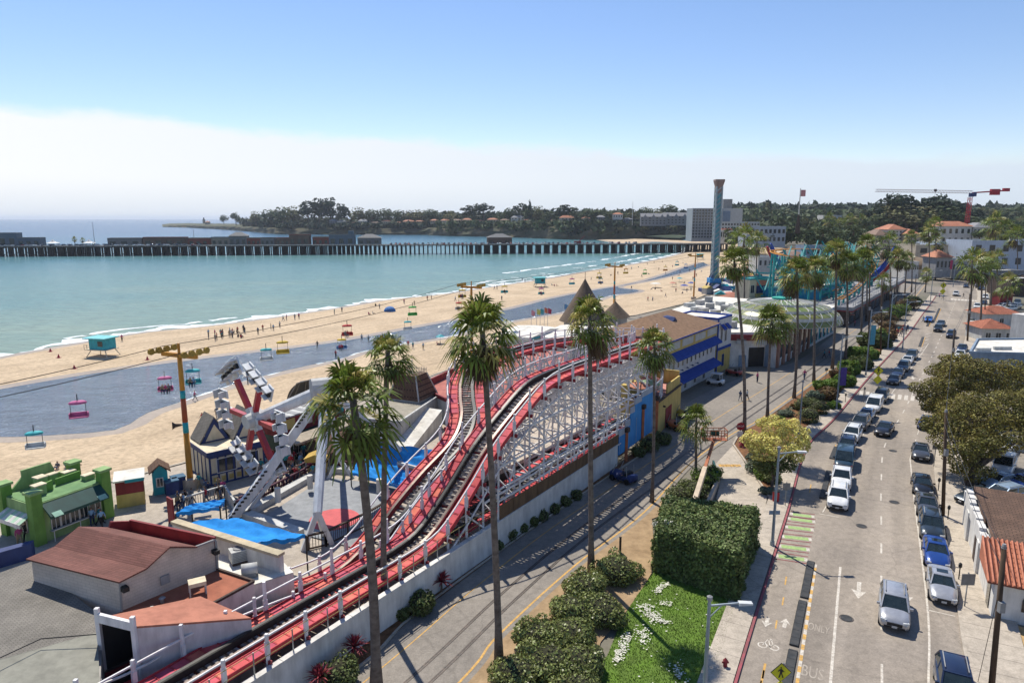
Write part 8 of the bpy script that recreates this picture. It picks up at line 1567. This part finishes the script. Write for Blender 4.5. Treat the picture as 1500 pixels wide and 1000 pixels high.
def car(kind):
 t = bpy.data.objects.new('parked_car', None); C.objects.link(t)
 P = {'sedan': dict(s=[(-2.36, .66, .5, .84), (-2.25, .82, .32, 1.0), (-1.7, .89, .25, 1.05), (-.6, .91, .22, 1.0), (.6, .91, .22, .97), (1.2, .90, .22, .95), (1.8, .87, .25, .86), (2.2, .80, .28, .74), (2.38, .66, .36, .62)], belt=(-1.75, 1.02, .81, .98), roof=(-.95, .1, .60, 1.42), wb=1.42, r=.33),
         'suv': dict(s=[(-2.30, .72, .5, 1.0), (-2.22, .86, .36, 1.14), (-1.5, .94, .3, 1.16), (-.4, .95, .28, 1.12), (.7, .95, .28, 1.1), (1.2, .94, .28, 1.07), (1.8, .92, .3, 1.0), (2.2, .86, .32, .90), (2.36, .72, .42, .74)], belt=(-2.15, 1.15, .85, 1.1), roof=(-1.8, .25, .67, 1.70), wb=1.42, r=.38),
         'pickup': dict(s=[(-2.75, .88, .5, 1.1), (-2.7, .93, .4, 1.14), (-1.0, .95, .34, 1.14), (.2, .95, .32, 1.12), (1.2, .95, .32, 1.12), (2.0, .94, .34, 1.08), (2.5, .90, .36, 1.0), (2.7, .76, .46, .84)], belt=(-.75, 1.45, .86, 1.12), roof=(-.5, .65, .68, 1.80), wb=1.75, r=.4),
         'van': dict(s=[(-2.45, .84, .45, 1.3), (-2.4, .93, .34, 1.36), (-1.0, .96, .3, 1.3), (.5, .96, .3, 1.22), (1.4, .95, .3, 1.12), (2.0, .92, .32, .98), (2.35, .84, .36, .84), (2.48, .7, .44, .72)], belt=(-2.4, 1.55, .90, 1.22), roof=(-2.2, .5, .76, 1.95), wb=1.5, r=.36)}[kind]
 b = MB(); loft(b, P['s']); y0, y1, hb, zb = P['belt']; r0, r1, hr, zr = P['roof']
 if kind == 'pickup': b.bx(-.8, .8, -2.66, -.95, 1.12, 1.2, 1)
 e = .07; lo = [vz(-hb, y0, zb - .04), vz(hb, y0, zb - .04), vz(hb * .97, y1, zb - .04), vz(-hb * .97, y1, zb - .04)]; hi = [vz(-hr, r0, zr - e), vz(hr, r0, zr - e), vz(hr, r1, zr - e), vz(-hr, r1, zr - e)]
 ri = [vz(-hr * .82, r0 + .18, zr), vz(hr * .82, r0 + .18, zr), vz(hr * .82, r1 - .22, zr), vz(-hr * .82, r1 - .22, zr)]
 b.add(hi + ri, [(4, 5, 6, 7)] + [(i, (i + 1) % 4, 4 + (i + 1) % 4, 4 + i) for i in range(4)], 0)
 for i in range(4): b.bar(lo[i], hi[i] - vz(0, 0, -.01), .085, .085, 0)
 for i in range(4): b.bar(hi[i] - vz(0, 0, .01), hi[(i + 1) % 4] - vz(0, 0, .01), .08, .08, 0)
 for u in ((.42,) if kind != 'van' else (.33, .62)):
  for s in (0, 1): A_, B_ = (lo[0].lerp(lo[3], u), hi[0].lerp(hi[3], u)) if s == 0 else (lo[1].lerp(lo[2], u), hi[1].lerp(hi[2], u)); b.bar(A_, B_, .07, .05, 0)
 body = b.build('body', [PC['silver'], m_black], t, True); me = body.data; bm = bmesh.new(); bm.from_mesh(me)
 for ed in bm.edges: ed.smooth = not (len(ed.link_faces) == 2 and ed.calc_face_angle(0) > .7)
 bm.to_mesh(me); bm.free()
 b = MB(); b.add([p + vz(0, 0, 0) for p in lo] + hi, [(i, (i + 1) % 4, 4 + (i + 1) % 4, 4 + i) for i in range(4)]); b.build('windows', m_cglass, t)
 if kind in ('suv',):
  for s in (-1, 1): b = MB(); b.bar((s * hr * .86, r0 + .2, zr + .06), (s * hr * .86, r1 - .2, zr + .06), .05); b.build('roof_rail', m_grey, body)
 if kind == 'sedan': b = MB(); b.bx(-hr * .6, hr * .6, r1 - .85, r1 - .3, zr - .02, zr + .012); b.build('sunroof', m_cglass, body)
 for sx in (-1, 1):
  for y in (-P['wb'], P['wb'] * .97):
   hw = .93; b = MB(); r_ = P['r']; b.tube([(sx * (hw - .24), y, r_), (sx * hw, y, r_)], r_, 14); wl_ = b.build('wheel', m_tyre, t); b = MB(); b.tube([(sx * (hw - .02), y, r_), (sx * (hw + .012), y, r_)], r_ * .66, 10); b.build('rim', m_rim, wl_)
  f = P['s'][-2]; b = MB(); b.add([(sx * f[1] * .98, f[0] - .25, f[3] - .02), (sx * f[1] * .52, f[0] + .05, f[3] - .02), (sx * f[1] * .5, f[0] + .12, f[3] - .17), (sx * f[1] * 1.0, f[0] - .08, f[3] - .17)], [(0, 1, 2, 3)]); b.box((sx * f[1] * .75, f[0] + .02, f[3] - .1), (f[1] * .42, .2, .14), -sx * .4); b.build('headlight', m_hl, t)
  f = P['s'][0]; b = MB(); b.box((sx * f[1] * .9, f[0] + .04, f[3] - .05), (.22, .12, .2)); b.build('tail_light', m_tl, t)
  b = MB(); b.box((sx * (hb + .14), y1 - .32, zb + .06), (.2, .12, .14)); b.build('wing_mirror', PC['silver'], t)
 f = P['s'][-1]; b = MB(); b.box((0, f[0] + .0, (f[2] + f[3]) / 2 + .06), (f[1] * 1.25, .1, .2)); b.box((0, f[0] - .02, f[2] + .02), (f[1] * 1.7, .14, .1)); b.build('grille', m_black, t); b = MB(); b.box((0, f[0] + .06, f[2] + .08), (.32, .02, .15)); b.build('number_plate', m_plate, t)
 return t
CARS = {k: car(k) for k in ('sedan', 'suv', 'pickup', 'van')}; first_c = set()
def recolour(o, m):
 ks = KIDS.get(o.name) or [c for k in o.children for c in (k, *k.children)]
 for c in ks:
  if c.name.split('.')[0] in ('body', 'wing_mirror'): repaint(c, 0, m)
def put_car(kind, col, px, py, label, face, group=None, name=None, sc_=1.0):
 """face: a pair of road points the nose points along, or an angle"""
 p = CARS[kind]
 if kind not in first_c: first_c.add(kind); o = p
 else: o = dup(p)
 o.name = name or 'parked_car'; o.location = g(px, py, .0); d = face if isinstance(face, float) else math.atan2(face.y, face.x) - math.pi / 2; o.rotation_euler = (0, 0, d); o.scale = (sc_,) * 3; tag(o, label, 'car' if kind in ('sedan', 'suv') else kind, group); recolour(o, PC[col]); return o
def rdir(py, back=True):
 best = min(KL, key=lambda p: abs((500 - 1000 * (p.y * SP + (p.z - H) * CP) / (p.y * CP - (p.z - H) * SP)) - py) if p.y > 30 else 1e9); i = KL.index(best); d = KL[max(i - 3, 0)] - KL[min(i + 3, len(KL) - 1)]; return d if back else -d
GL = 'cars parked in the row beside the cycle lane'; GR = 'cars parked along the inland kerb'
for (k, c, x, y, lb) in (('suv', 'white', 1227, 737, 'white parked SUV at the near end of the row beside the cycle lane'), ('pickup', 'white', 1232, 708, 'white parked pickup second in the row beside the cycle lane'), ('van', 'teal', 1236, 682, 'dark teal boxy vehicle third in the cycle lane row'), ('suv', 'navy', 1240, 661, 'dark blue parked car behind the boxy teal one'), ('suv', 'white', 1248, 643, 'white SUV with a dark sunroof, fifth in the cycle lane row'), ('suv', 'grey', 1260, 626, 'grey parked SUV between two pale ones in the cycle lane row'), ('sedan', 'paleblue', 1269, 613, 'pale blue-white parked car ahead of the white van'), ('van', 'white', 1280, 600, 'white parked van just before the zebra crossing'), ('suv', 'black', 1290, 586, 'dark parked car touching the zebra crossing'),
                         ('sedan', 'black', 1309, 561, 'black sedan first beyond the zebra crossing'), ('sedan', 'navy', 1315, 551, 'dark blue sedan second beyond the zebra crossing'), ('suv', 'teal', 1323, 542, 'parked car with a pale green windscreen shade'), ('sedan', 'white', 1329, 532, 'white parked car just beyond the green-shaded one'), ('suv', 'slate', 1335, 525, 'slate blue car at the far end of the cycle lane row')): put_car(k, c, x, y, lb, rdir(y), GL)
for (k, c, x, y, lb, nm_) in (('suv', 'silver', 1308, 901, 'silver SUV driving towards the camera beside the lane arrow', 'driving_car'), ('sedan', 'black', 1295, 634, 'black sedan driving alone in the middle of the road', 'driving_car'), ('sedan', 'brightblue', 1360, 471, 'bright blue car driving beyond the hatched area', 'driving_car'), ('sedan', 'slate', 1378, 477, 'slate car driving behind a black one', 'driving_car'), ('suv', 'black', 1374, 485, 'black car driving just ahead of the slate one', 'driving_car'), ('suv', 'navy', 1393, 494, 'dark blue SUV driving nearest the inland palms', 'driving_car'), ('pickup', 'white', 1400, 433, 'white pickup driving at the far crossing', 'driving_car'), ('sedan', 'navy', 1415, 421, 'navy car by the distant parked row', 'driving_car'), ('sedan', 'yellow', 1396, 406, 'yellow cab at the far bend of the road', 'driving_car')): put_car(k, c, x, y, lb, rdir(y), None, nm_)
for (k, c, x, y, lb) in (('sedan', 'silver', 1378, 866, 'silver sedan parked last in the inland row, nearest the camera'), ('sedan', 'blue', 1370, 818, 'bright blue car parked behind the silver sedan'), ('suv', 'slate', 1363, 780, 'dark slate SUV parked behind the bright blue car'), ('sedan', 'grey', 1357, 748, 'grey sedan in the middle of the inland row'), ('sedan', 'black', 1350, 717, 'black car fifth in the inland row'), ('sedan', 'grey', 1348, 668, 'grey car parked alone by the pavement bulge'), ('sedan', 'blue', 1357, 625, 'blue car half hidden under the bronze tree'), ('suv', 'white', 1362, 596, 'white car mostly hidden behind the bronze tree'), ('sedan', 'white', 1404, 533, 'white car parked beside the tall pole past the trees'), ('sedan', 'white', 1406, 523, 'second white car beside the tall pole past the trees'), ('sedan', 'navy', 1409, 514, 'navy car parked in front of the two white ones')): put_car(k, c, x, y, lb, rdir(y), GR)
put_car('suv', 'navy', 1397, 1020, 'dark blue car at the bottom edge by the red kerb', rdir(990), GR)
cl_ = ('white', 'navy', 'white', 'slate', 'white', 'silver', 'white', 'black', 'white', 'grey', 'navy')
for i in range(11): u = i / 10; x, y = 1407 + 31 * u, 398 + 27 * u; put_car(('sedan', 'suv')[i % 2], cl_[i], x, y, f'{cl_[i]} car in the angled row at the far bend before the dark shopfronts', -.9, 'angled parked cars at the road bend')
for i, (x, y, c) in enumerate(((1443, 438, 'white'), (1441, 446, 'navy'), (1431, 452, 'white'), (1428, 459, 'slate'), (1425, 466, 'teal'), (1423, 474, 'white'), (1421, 482, 'black'))): put_car(('suv', 'sedan')[i % 2], c, x, y, (f'{c} car parked along the inland kerb, ' + ('far end of the palm stretch', 'second from the palm stretch end', 'beside the slim cottage pole', 'before the slim cottage pole', 'next to the second inland palm', 'next to the first inland palm', 'behind the wooden utility pole')[i]), rdir(y), GR)
for i, (k, c, x, y, a, lb) in enumerate((('suv', 'paleblue', 1468, 735, 1.9, 'pale blue SUV in the lot right behind the brown shingle roof'), ('sedan', 'paleblue', 1462, 712, 1.9, 'pale blue sedan second in the lot under the tree'), ('van', 'white', 1470, 690, 2.4, 'white van deep in the lot under the tree'), ('sedan', 'blue', 1498, 715, 1.9, 'blue car at the right edge of the lot'), ('sedan', 'white', 1472, 660, 2.4, 'white car by the lot back wall'), ('sedan', 'slate', 1432, 735, 1.9, 'dark car by the tree trunk behind white wall'))): put_car(k, c, x, y, lb, a, 'cars in the parking lot under the tree')
for i, (x, y) in enumerate(((1468, 452), (1478, 455), (1487, 452), (1475, 448), (1490, 446))): put_car('suv', ('white', 'white', 'silver', 'white', 'slate')[i], x, y, 'pale car in the lot behind the tile cottage', 1.7 + .2 * i, 'cars in the lot behind the tile cottages')
b = MB(); b.beam(g(1462, 655) + vz(0, 0, .8), g(1530, 668) + vz(0, 0, .8), .3, 1.6); tag(b.build('lot_wall', m_lgrey, off=g(1470, 655)), 'grey wall at the back of the lot under the tree', 'wall')
# parked utility vehicles on the promenade
def cart(px, py, rz, col, lab, roof=True, name='utility_cart'):
 t = thing(name, lab, 'cart', g(px, py), rz); b = MB(); loft(b, [(-1.4, .6, .35, .8), (-1.3, .7, .3, .95), (-.2, .72, .28, .8), (.6, .72, .28, .8), (1.3, .66, .32, .9), (1.45, .5, .4, .75)]); b.build('body', col, t, True)
 b = MB()
 for sx in (-.62, .62): b.bar((sx, -.9, .8), (sx, -.8, 1.9), .06); b.bar((sx, .95, .85), (sx, .5, 1.9), .06)
 if roof: b.bx(-.72, .72, -1.0, .7, 1.88, 1.96)
 b.build('roof_frame', col if roof else m_grey, t); b = MB(); b.bx(-.6, .6, -.8, -.3, .8, 1.15); b.build('bench_seat', m_black, t)
 for sx in (-1, 1):
  for y in (-.95, .95): b = MB(); b.tube([(sx * .55, y, .32), (sx * .78, y, .32)], .32, 12); b.build('wheel', m_tyre, t)
 return t
cart(1048, 563, 1.0, PC['white'], 'white open-sided utility cart with a roof beside the white building'); cart(1075, 549, .8, PC['red'], 'red cart with black load in the shade of the dome building', False); cart(1003, 612, .6, mat('tractor_yellow', (.40, .27, .03)), 'yellow tractor cart by the yellow cafe doors', False); cart(990, 628, .4, m_orng, 'orange flatbed cart in the shade of the yellow cafe', False); cart(913, 704, .75, m_navy, 'dark blue buggy with a white-helmeted driver in wall shade', False)
# cars on the wharf: tiny, the larger ones only
small = {k: [] for k in ('white', 'silver', 'navy', 'black', 'red')}
b = MB(); loft(b, [(-2.2, .8, .3, .9), (-1, .9, .3, 1), (1, .9, .3, 1), (2.2, .8, .3, .8)]); b.add([(-.8, -1.6, 1), (.8, -1.6, 1), (.8, .9, 1), (-.8, .9, 1), (-.65, -1.2, 1.5), (.65, -1.2, 1.5), (.65, .1, 1.5), (-.65, .1, 1.5)], [(4, 5, 6, 7), (0, 1, 5, 4), (1, 2, 6, 5), (2, 3, 7, 6), (3, 0, 4, 7)], 1)
wc0 = b.build('wharf_car', [PC['white'], m_cglass], None, True); rw = random.Random(5)
for i in range(118):
 o = wc0 if i == 0 else wc0.copy()
 if i: C.objects.link(o)
 u = (.11 + .28 * (i / 60)) if i < 60 else .60 + .30 * ((i - 60) / 58); c = rw.choice(('white', 'white', 'silver', 'navy', 'black', 'red', 'slate')); p = WA + wd * (720 * u + rw.uniform(-1, 1)) + wn * (2.2 + (i % 2) * (5 if i >= 60 else 2)); o.scale = (1.15,) * 3; o.location = (p.x, p.y, 5.3); o.rotation_euler = (0, 0, rw.uniform(-.2, .2)); tag(o, f'tiny {"dark" if c in ("navy", "black", "slate") else c} car parked on the wharf deck', 'car', 'cars parked on the wharf'); repaint(o, 0, PC[c])

# ================================================================ people
m_skin = mat('skin', (.42, .24, .16), (.36, .2, .13), rough=.6); m_hair = mat('hair_dark', (.03, .02, .015), rough=.7)
CLOTH = [mat('cloth_' + n, c, rough=.9) for n, c in (('black', (.015, .015, .018)), ('navy', (.02, .035, .09)), ('white', (.62, .62, .6)), ('red', (.4, .03, .04)), ('grey', (.2, .2, .21)), ('pink', (.5, .08, .2)), ('denim', (.06, .10, .18)), ('teal', (.03, .25, .28)), ('khaki', (.3, .24, .15)), ('lightblue', (.25, .42, .6)))]
CN_ = ['black', 'navy', 'white', 'red', 'grey', 'pink', 'denim', 'teal', 'khaki', 'light blue']
def person_mesh(pose):
 """one skinned body: joints (x, y, z, radius, cloth zone) joined by edges"""
 w_ = {'stand': 0, 'walk': 1, 'walk2': -1}.get(pose, 0); sit = pose in ('sit', 'chair'); hz_ = {'sit': .14, 'chair': .5}.get(pose, .92)
 J = [(0, 0, hz_, .15, 1), (0, .01, hz_ + .22, .135, 0), (0, .0, hz_ + .43, .165, 0), (0, 0, hz_ + .55, .065, 2), (0, .02, hz_ + .64, .085, 2), (0, .02, hz_ + .74, .10, 3), (0, .01, hz_ + .80, .06, 3)]; E = [(0, 1), (1, 2), (2, 3), (3, 4), (4, 5), (5, 6)]
 for s in (-1, 1):
  sw_ = w_ * s * .22; n = len(J); J += [(s * .19, 0, hz_ + .47, .062, 0), (s * .25, -.03 - sw_ * .6 if not sit else .05, hz_ + .22, .05, 0), (s * .24, .06 - sw_ * 1.3 if not sit else .28, hz_ + .0 if not sit else hz_ + .18, .038, 2), (s * .235, .10 - sw_ * 1.5 if not sit else .36, hz_ - .08 if not sit else hz_ + .17, .042, 2)]; E += [(2, n), (n, n + 1), (n + 1, n + 2), (n + 2, n + 3)]
  n = len(J)
  if pose == 'sit': J += [(s * .10, .05, .13, .10, 1), (s * .14, .48, .40, .072, 1), (s * .13, .78, .08, .05, 2), (s * .13, .92, .06, .045, 4)]
  elif pose == 'chair': J += [(s * .10, .08, .48, .10, 1), (s * .13, .48, .46, .072, 1), (s * .13, .52, .08, .05, 1), (s * .13, .68, .02, .045, 4)]
  else: J += [(s * .10, .0, .84, .105, 1), (s * .11, sw_ * .7 + .04, .47, .075, 1), (s * .11, sw_ * 1.5 - .04 * abs(w_), .10, .052, 1), (s * .12, sw_ * 1.5 + .13, .05, .045, 4)]
  E += [(0, n), (n, n + 1), (n + 1, n + 2), (n + 2, n + 3)]
 me = bpy.data.meshes.new('sk'); me.from_pydata([j[:3] for j in J], E, []); o = bpy.data.objects.new('sk', me); C.objects.link(o); o.modifiers.new('s', 'SKIN'); sv = me.skin_vertices[0].data
 for i, j in enumerate(J): sv[i].radius = (j[3], j[3] * (.72 if i in (0, 1, 2) else 1)); sv[i].use_root = i == 0
 sb = o.modifiers.new('ss', 'SUBSURF'); sb.levels = 1; sb.render_levels = 1; bpy.context.view_layer.update(); m2 = bpy.data.meshes.new_from_object(o.evaluated_get(bpy.context.evaluated_depsgraph_get())); bpy.data.objects.remove(o); m2.name = 'person_' + pose
 m2.materials.clear()
 for m in (CLOTH[0], CLOTH[6], m_skin, m_hair, m_black): m2.materials.append(m)
 jp = np.array([j[:3] for j in J]); jr = np.array([j[3] for j in J])
 for p in m2.polygons: d = np.linalg.norm(jp - np.array(p.center), axis=1) - jr; k = int(d.argmin()); z = J[k][4]; p.material_index = 2 if z == 3 and p.center.y > .07 and p.center.z < hz_ + .76 else z; p.use_smooth = True
 return m2
PM = {k: person_mesh(k) for k in ('stand', 'walk', 'walk2', 'sit', 'chair')}; rp = random.Random(17)
def person(px, py, z, label, pose='stand', top=None, bot=None, rz=None, group=None, loc=None):
 o = bpy.data.objects.new('person', PM[pose]); C.objects.link(o); o.location = loc or g(px, py, z); o.rotation_euler = (0, 0, rp.uniform(0, 6.28) if rz is None else rz); o.scale = (rp.uniform(.94, 1.06),) * 3
 top = rp.randrange(10) if top is None else top; bot = rp.choice((0, 1, 6, 4, 8)) if bot is None else bot
 for i, m in ((0, CLOTH[top]), (1, CLOTH[bot])): o.material_slots[i].link = 'OBJECT'; o.material_slots[i].material = m
 tag(o, label.replace('*', CN_[top]), 'person', group); return o
W3 = ('walk', 'walk2', 'stand')
for i, (x, y, z) in enumerate([(328, 727, 0), (321, 722, 0), (303, 724, 0), (402, 718, 0), (412, 714, 0), (262, 748, 0), (268, 750, 0), (292, 716, 0)]): person(x, y, z, '* topped person walking ' + ('alone past the timber-framed stand', 'beside the sky ride tower foot', 'at the shaded side of the timber-framed stand', 'in a pair beside the plum railing', 'as second of a pair beside the plum railing', 'near the small blue awning', 'close to the small blue awning edge', 'between tower foot and stand')[i], W3[i % 3])
for i in range(46): x, y = rp.uniform(380, 478), rp.uniform(668, 704); person(x, y + (430 - x) * .12, 0, '* topped person in the crowd before the green-fronted shops', W3[i % 3], group='crowd before the green-fronted shops')
for i in range(26): x = rp.uniform(250, 470); person(x, 752 - (x - 250) * .26 + rp.uniform(-9, 7), 0, '* topped stroller on the boardwalk between the sky ride tower and plum railing', W3[i % 3], group='strollers between the tower and railing')
for i, (x, y) in enumerate(((40, 792), (30, 800), (73, 788), (136, 770), (147, 768), (52, 796), (150, 772))): person(x, y, 0, '* topped person ' + ('at the left corner of the green stand', 'beside the striped awning of the green stand', 'queueing at the green stand window', 'waving by the green stand counter', 'next to the waving one at the counter', 'leaning by the green stand pillar', 'behind the shingled roof edge by the counter')[i], W3[i % 3])
for i, (x, y, p) in enumerate(((1084, 587, 'walk'), (1094, 586, 'walk2'), (1109, 560, 'stand'), (1178, 556, 'walk'), (1207, 525, 'walk'), (1214, 524, 'walk2'), (1352, 472, 'walk'), (1358, 474, 'stand'), (1241, 480, 'walk'), (1252, 478, 'stand'), (1376, 436, 'stand'), (1381, 438, 'walk'), (1411, 436, 'walk'), (1324, 446, 'walk'))): person(x, y, 0, '* topped pedestrian ' + ('on the promenade behind the leaning palm, left of two', 'on the promenade behind the leaning palm, right of two', 'standing alone before the dome entrance', 'walking on the railway side by the long bed', 'walking far up the promenade, left of two', 'walking far up the promenade, right of two', 'crossing beside the dark divider', 'beside the dark divider at bright blue car', 'near the orange parasol', 'at the dark shopfronts under the deck', 'on the far median island', 'on the far median island by the yellow sign', 'at the far crossing', 'under the far palms')[i], p)
for i in range(16): person(1296 + (i * 13) % 34, 484 + (i * 7) % 10, .1, '* topped person among the crowd with bicycles at the kerb corner', W3[i % 3], group='crowd at the kerb corner past the long bed')
person(913, 703, .35, 'white-helmeted driver seated in the dark blue buggy', 'chair', 1, 1)
GB = 'beach group on the sand spit'
for i in range(30): x = 340 + rp.gauss(0, 26); y = 493 - (x - 330) * .12 + rp.gauss(0, 3.2); person(x, y, SAND, '* topped beachgoer ' + ('sitting' if i % 5 == 0 else 'standing') + ' in the big group on the sand spit', 'sit' if i % 5 == 0 else 'stand', group=GB)
spots = [(179, 500), (415, 470), (420, 469), (432, 468), (438, 467), (490, 460), (501, 457), (540, 461), (546, 460), (550, 448), (556, 452), (592, 445), (607, 447), (626, 440), (632, 439), (667, 441), (672, 437), (765, 412), (769, 414), (812, 419), (808, 418), (815, 419), (866, 410), (735, 440), (728, 424), (724, 424), (540, 500), (530, 499), (640, 505), (645, 505), (605, 511), (598, 509), (620, 512), (286, 587), (297, 620), (363, 562), (318, 612), (465, 510), (492, 524), (85, 686), (97, 685), (108, 682), (75, 688), (949, 441), (956, 441), (925, 424), (975, 435), (990, 428), (1000, 430), (1006, 428), (1012, 427), (968, 427), (985, 410), (975, 402), (995, 404), (1010, 398), (1018, 392), (1000, 386), (985, 392), (965, 396), (950, 402), (940, 406), (1022, 384), (1030, 378), (1008, 378), (996, 400), (1003, 415), (990, 418), (960, 424), (955, 424), (915, 398), (905, 402), (895, 404), (925, 395), (880, 405), (935, 392), (948, 388), (958, 386), (970, 384), (1015, 410), (1020, 405), (1028, 398)]
for i, (x, y) in enumerate(spots):
 z = SAND; p = 'sit' if i in (7, 8, 9, 19, 20, 21, 28, 29, 39, 40, 41, 42, 68, 69) or i > 45 and i % 3 == 0 else W3[i % 3]
 where = 'alone beside the lifeguard hut' if i == 0 else 'near the water edge right of the big group' if i < 5 else 'near the blue tent on the sand spit' if i < 13 else 'at the shoreline behind the tall curved palm' if i < 17 else 'on the spit by the small far lifeguard hut' if i < 26 else 'by the turquoise umbrella at the lagoon edge' if i < 33 else 'on the sand behind the swing ride' if i < 39 else 'sitting on the sand behind the green stand' if i < 43 else 'on the crowded far beach beyond the thatched roofs'
 person(x, y, z, '* topped beachgoer ' + where, p, group='people ' + where)
# riders and chairs
for (x, y, sg, c, sc2, n, lb) in ((48, 622, -1, 'teal', 'white', 0, 'turquoise and white chair nearest the left edge over sand'), (112, 577, 1, 'pink', 'pink', 0, 'empty pink chair over the lagoon'), (240, 543, -1, 'pink', 'pink', 3, 'pink chair carrying three riders over the lagoon'), (281, 532, 1, 'teal', 'teal', 2, 'turquoise chair just behind the near orange tower'), (389, 503, -1, 'teal', 'white', 0, 'turquoise-roofed white chair over the lagoon by the ride'), (413, 492, 1, 'yellow', 'yellow', 0, 'yellow chair hanging over the lagoon'), (508, 469, 1, 'red', 'red', 2, 'red chair with two riders over the lagoon'), (500, 490, -1, 'yellow', 'blue', 2, 'yellow-roofed chair with blue riders by the shaggy palm'), (604, 443, 1, 'green', 'green', 0, 'green chair over the sand spit'), (597, 465, -1, 'teal', 'white', 0, 'pale chair below the green chair'), (677, 419, 1, 'yellow', 'yellow', 2, 'yellow chair beside the second tower'), (672, 438, -1, 'red', 'white', 2, 'red chair below the yellow one at the second tower'), (739, 414, 1, 'yellow', 'teal', 1, 'yellow and turquoise chair past the second tower'), (793, 418, -1, 'pink', 'teal', 2, 'pink-roofed chair with two riders in the middle of the lagoon'), (838, 404, 1, 'pink', 'teal', 0, 'turquoise chair with pink top left of the thatched cone'), (878, 396, 1, 'yellow', 'yellow', 1, 'yellow chair behind the thatched cone tip'), (880, 404, -1, 'teal', 'blue', 2, 'turquoise chair right of the thatched cone'), (917, 390, 1, 'orange', 'yellow', 0, 'orange chair past the third tower'), (945, 392, -1, 'green', 'green', 0, 'green chair past the third tower'), (975, 387, 1, 'yellow', 'orange', 0, 'yellow and orange chair over the far beach'), (992, 380, -1, 'teal', 'teal', 0, 'turquoise chair over the far beach'), (1005, 384, 1, 'blue', 'blue', 0, 'blue chair close to the farthest tower')):
 q, t = sky_chair(x, y, sg, c, lb, sc2)
 for k in range(n): M = Matrix.Rotation(R(25), 3, 'Z'); person(0, 0, 0, '* topped rider ' + ('left' if k == 0 else 'right' if k == 1 else 'centre') + ' on the ' + ' '.join(lb.split()[:9]), 'chair', rz=R(25 + 180), loc=q + M @ vz(-.27 + k * .27 if n > 1 else 0, .06, -2.36)).scale = (.78,) * 3

for ps in PROT.values():
 for p in ps:
  if p.name not in used_p:
   for c in list(p.children): bpy.data.objects.remove(c)
   bpy.data.objects.remove(p)
# ---------------------------------------------------------------- sea air
b = MB(); b.bx(-33000, 33000, -450, 42000, -6, 95); hz_o = b.build('haze', None and [] or [], kind='stuff')
mh = bpy.data.materials.new('sea_haze'); mh.use_nodes = True; th = mh.node_tree; th.nodes.clear(); pv = N(th, 'ShaderNodeVolumePrincipled'); pv.inputs['Color'].default_value = (.80, .88, 1, 1); pv.inputs['Density'].default_value = .00006; pv.inputs['Anisotropy'].default_value = .25
oh = N(th, 'ShaderNodeOutputMaterial'); th.links.new(pv.outputs[0], oh.inputs['Volume']); hz_o.data.materials.append(mh); sc.cycles.volume_bounces = 0
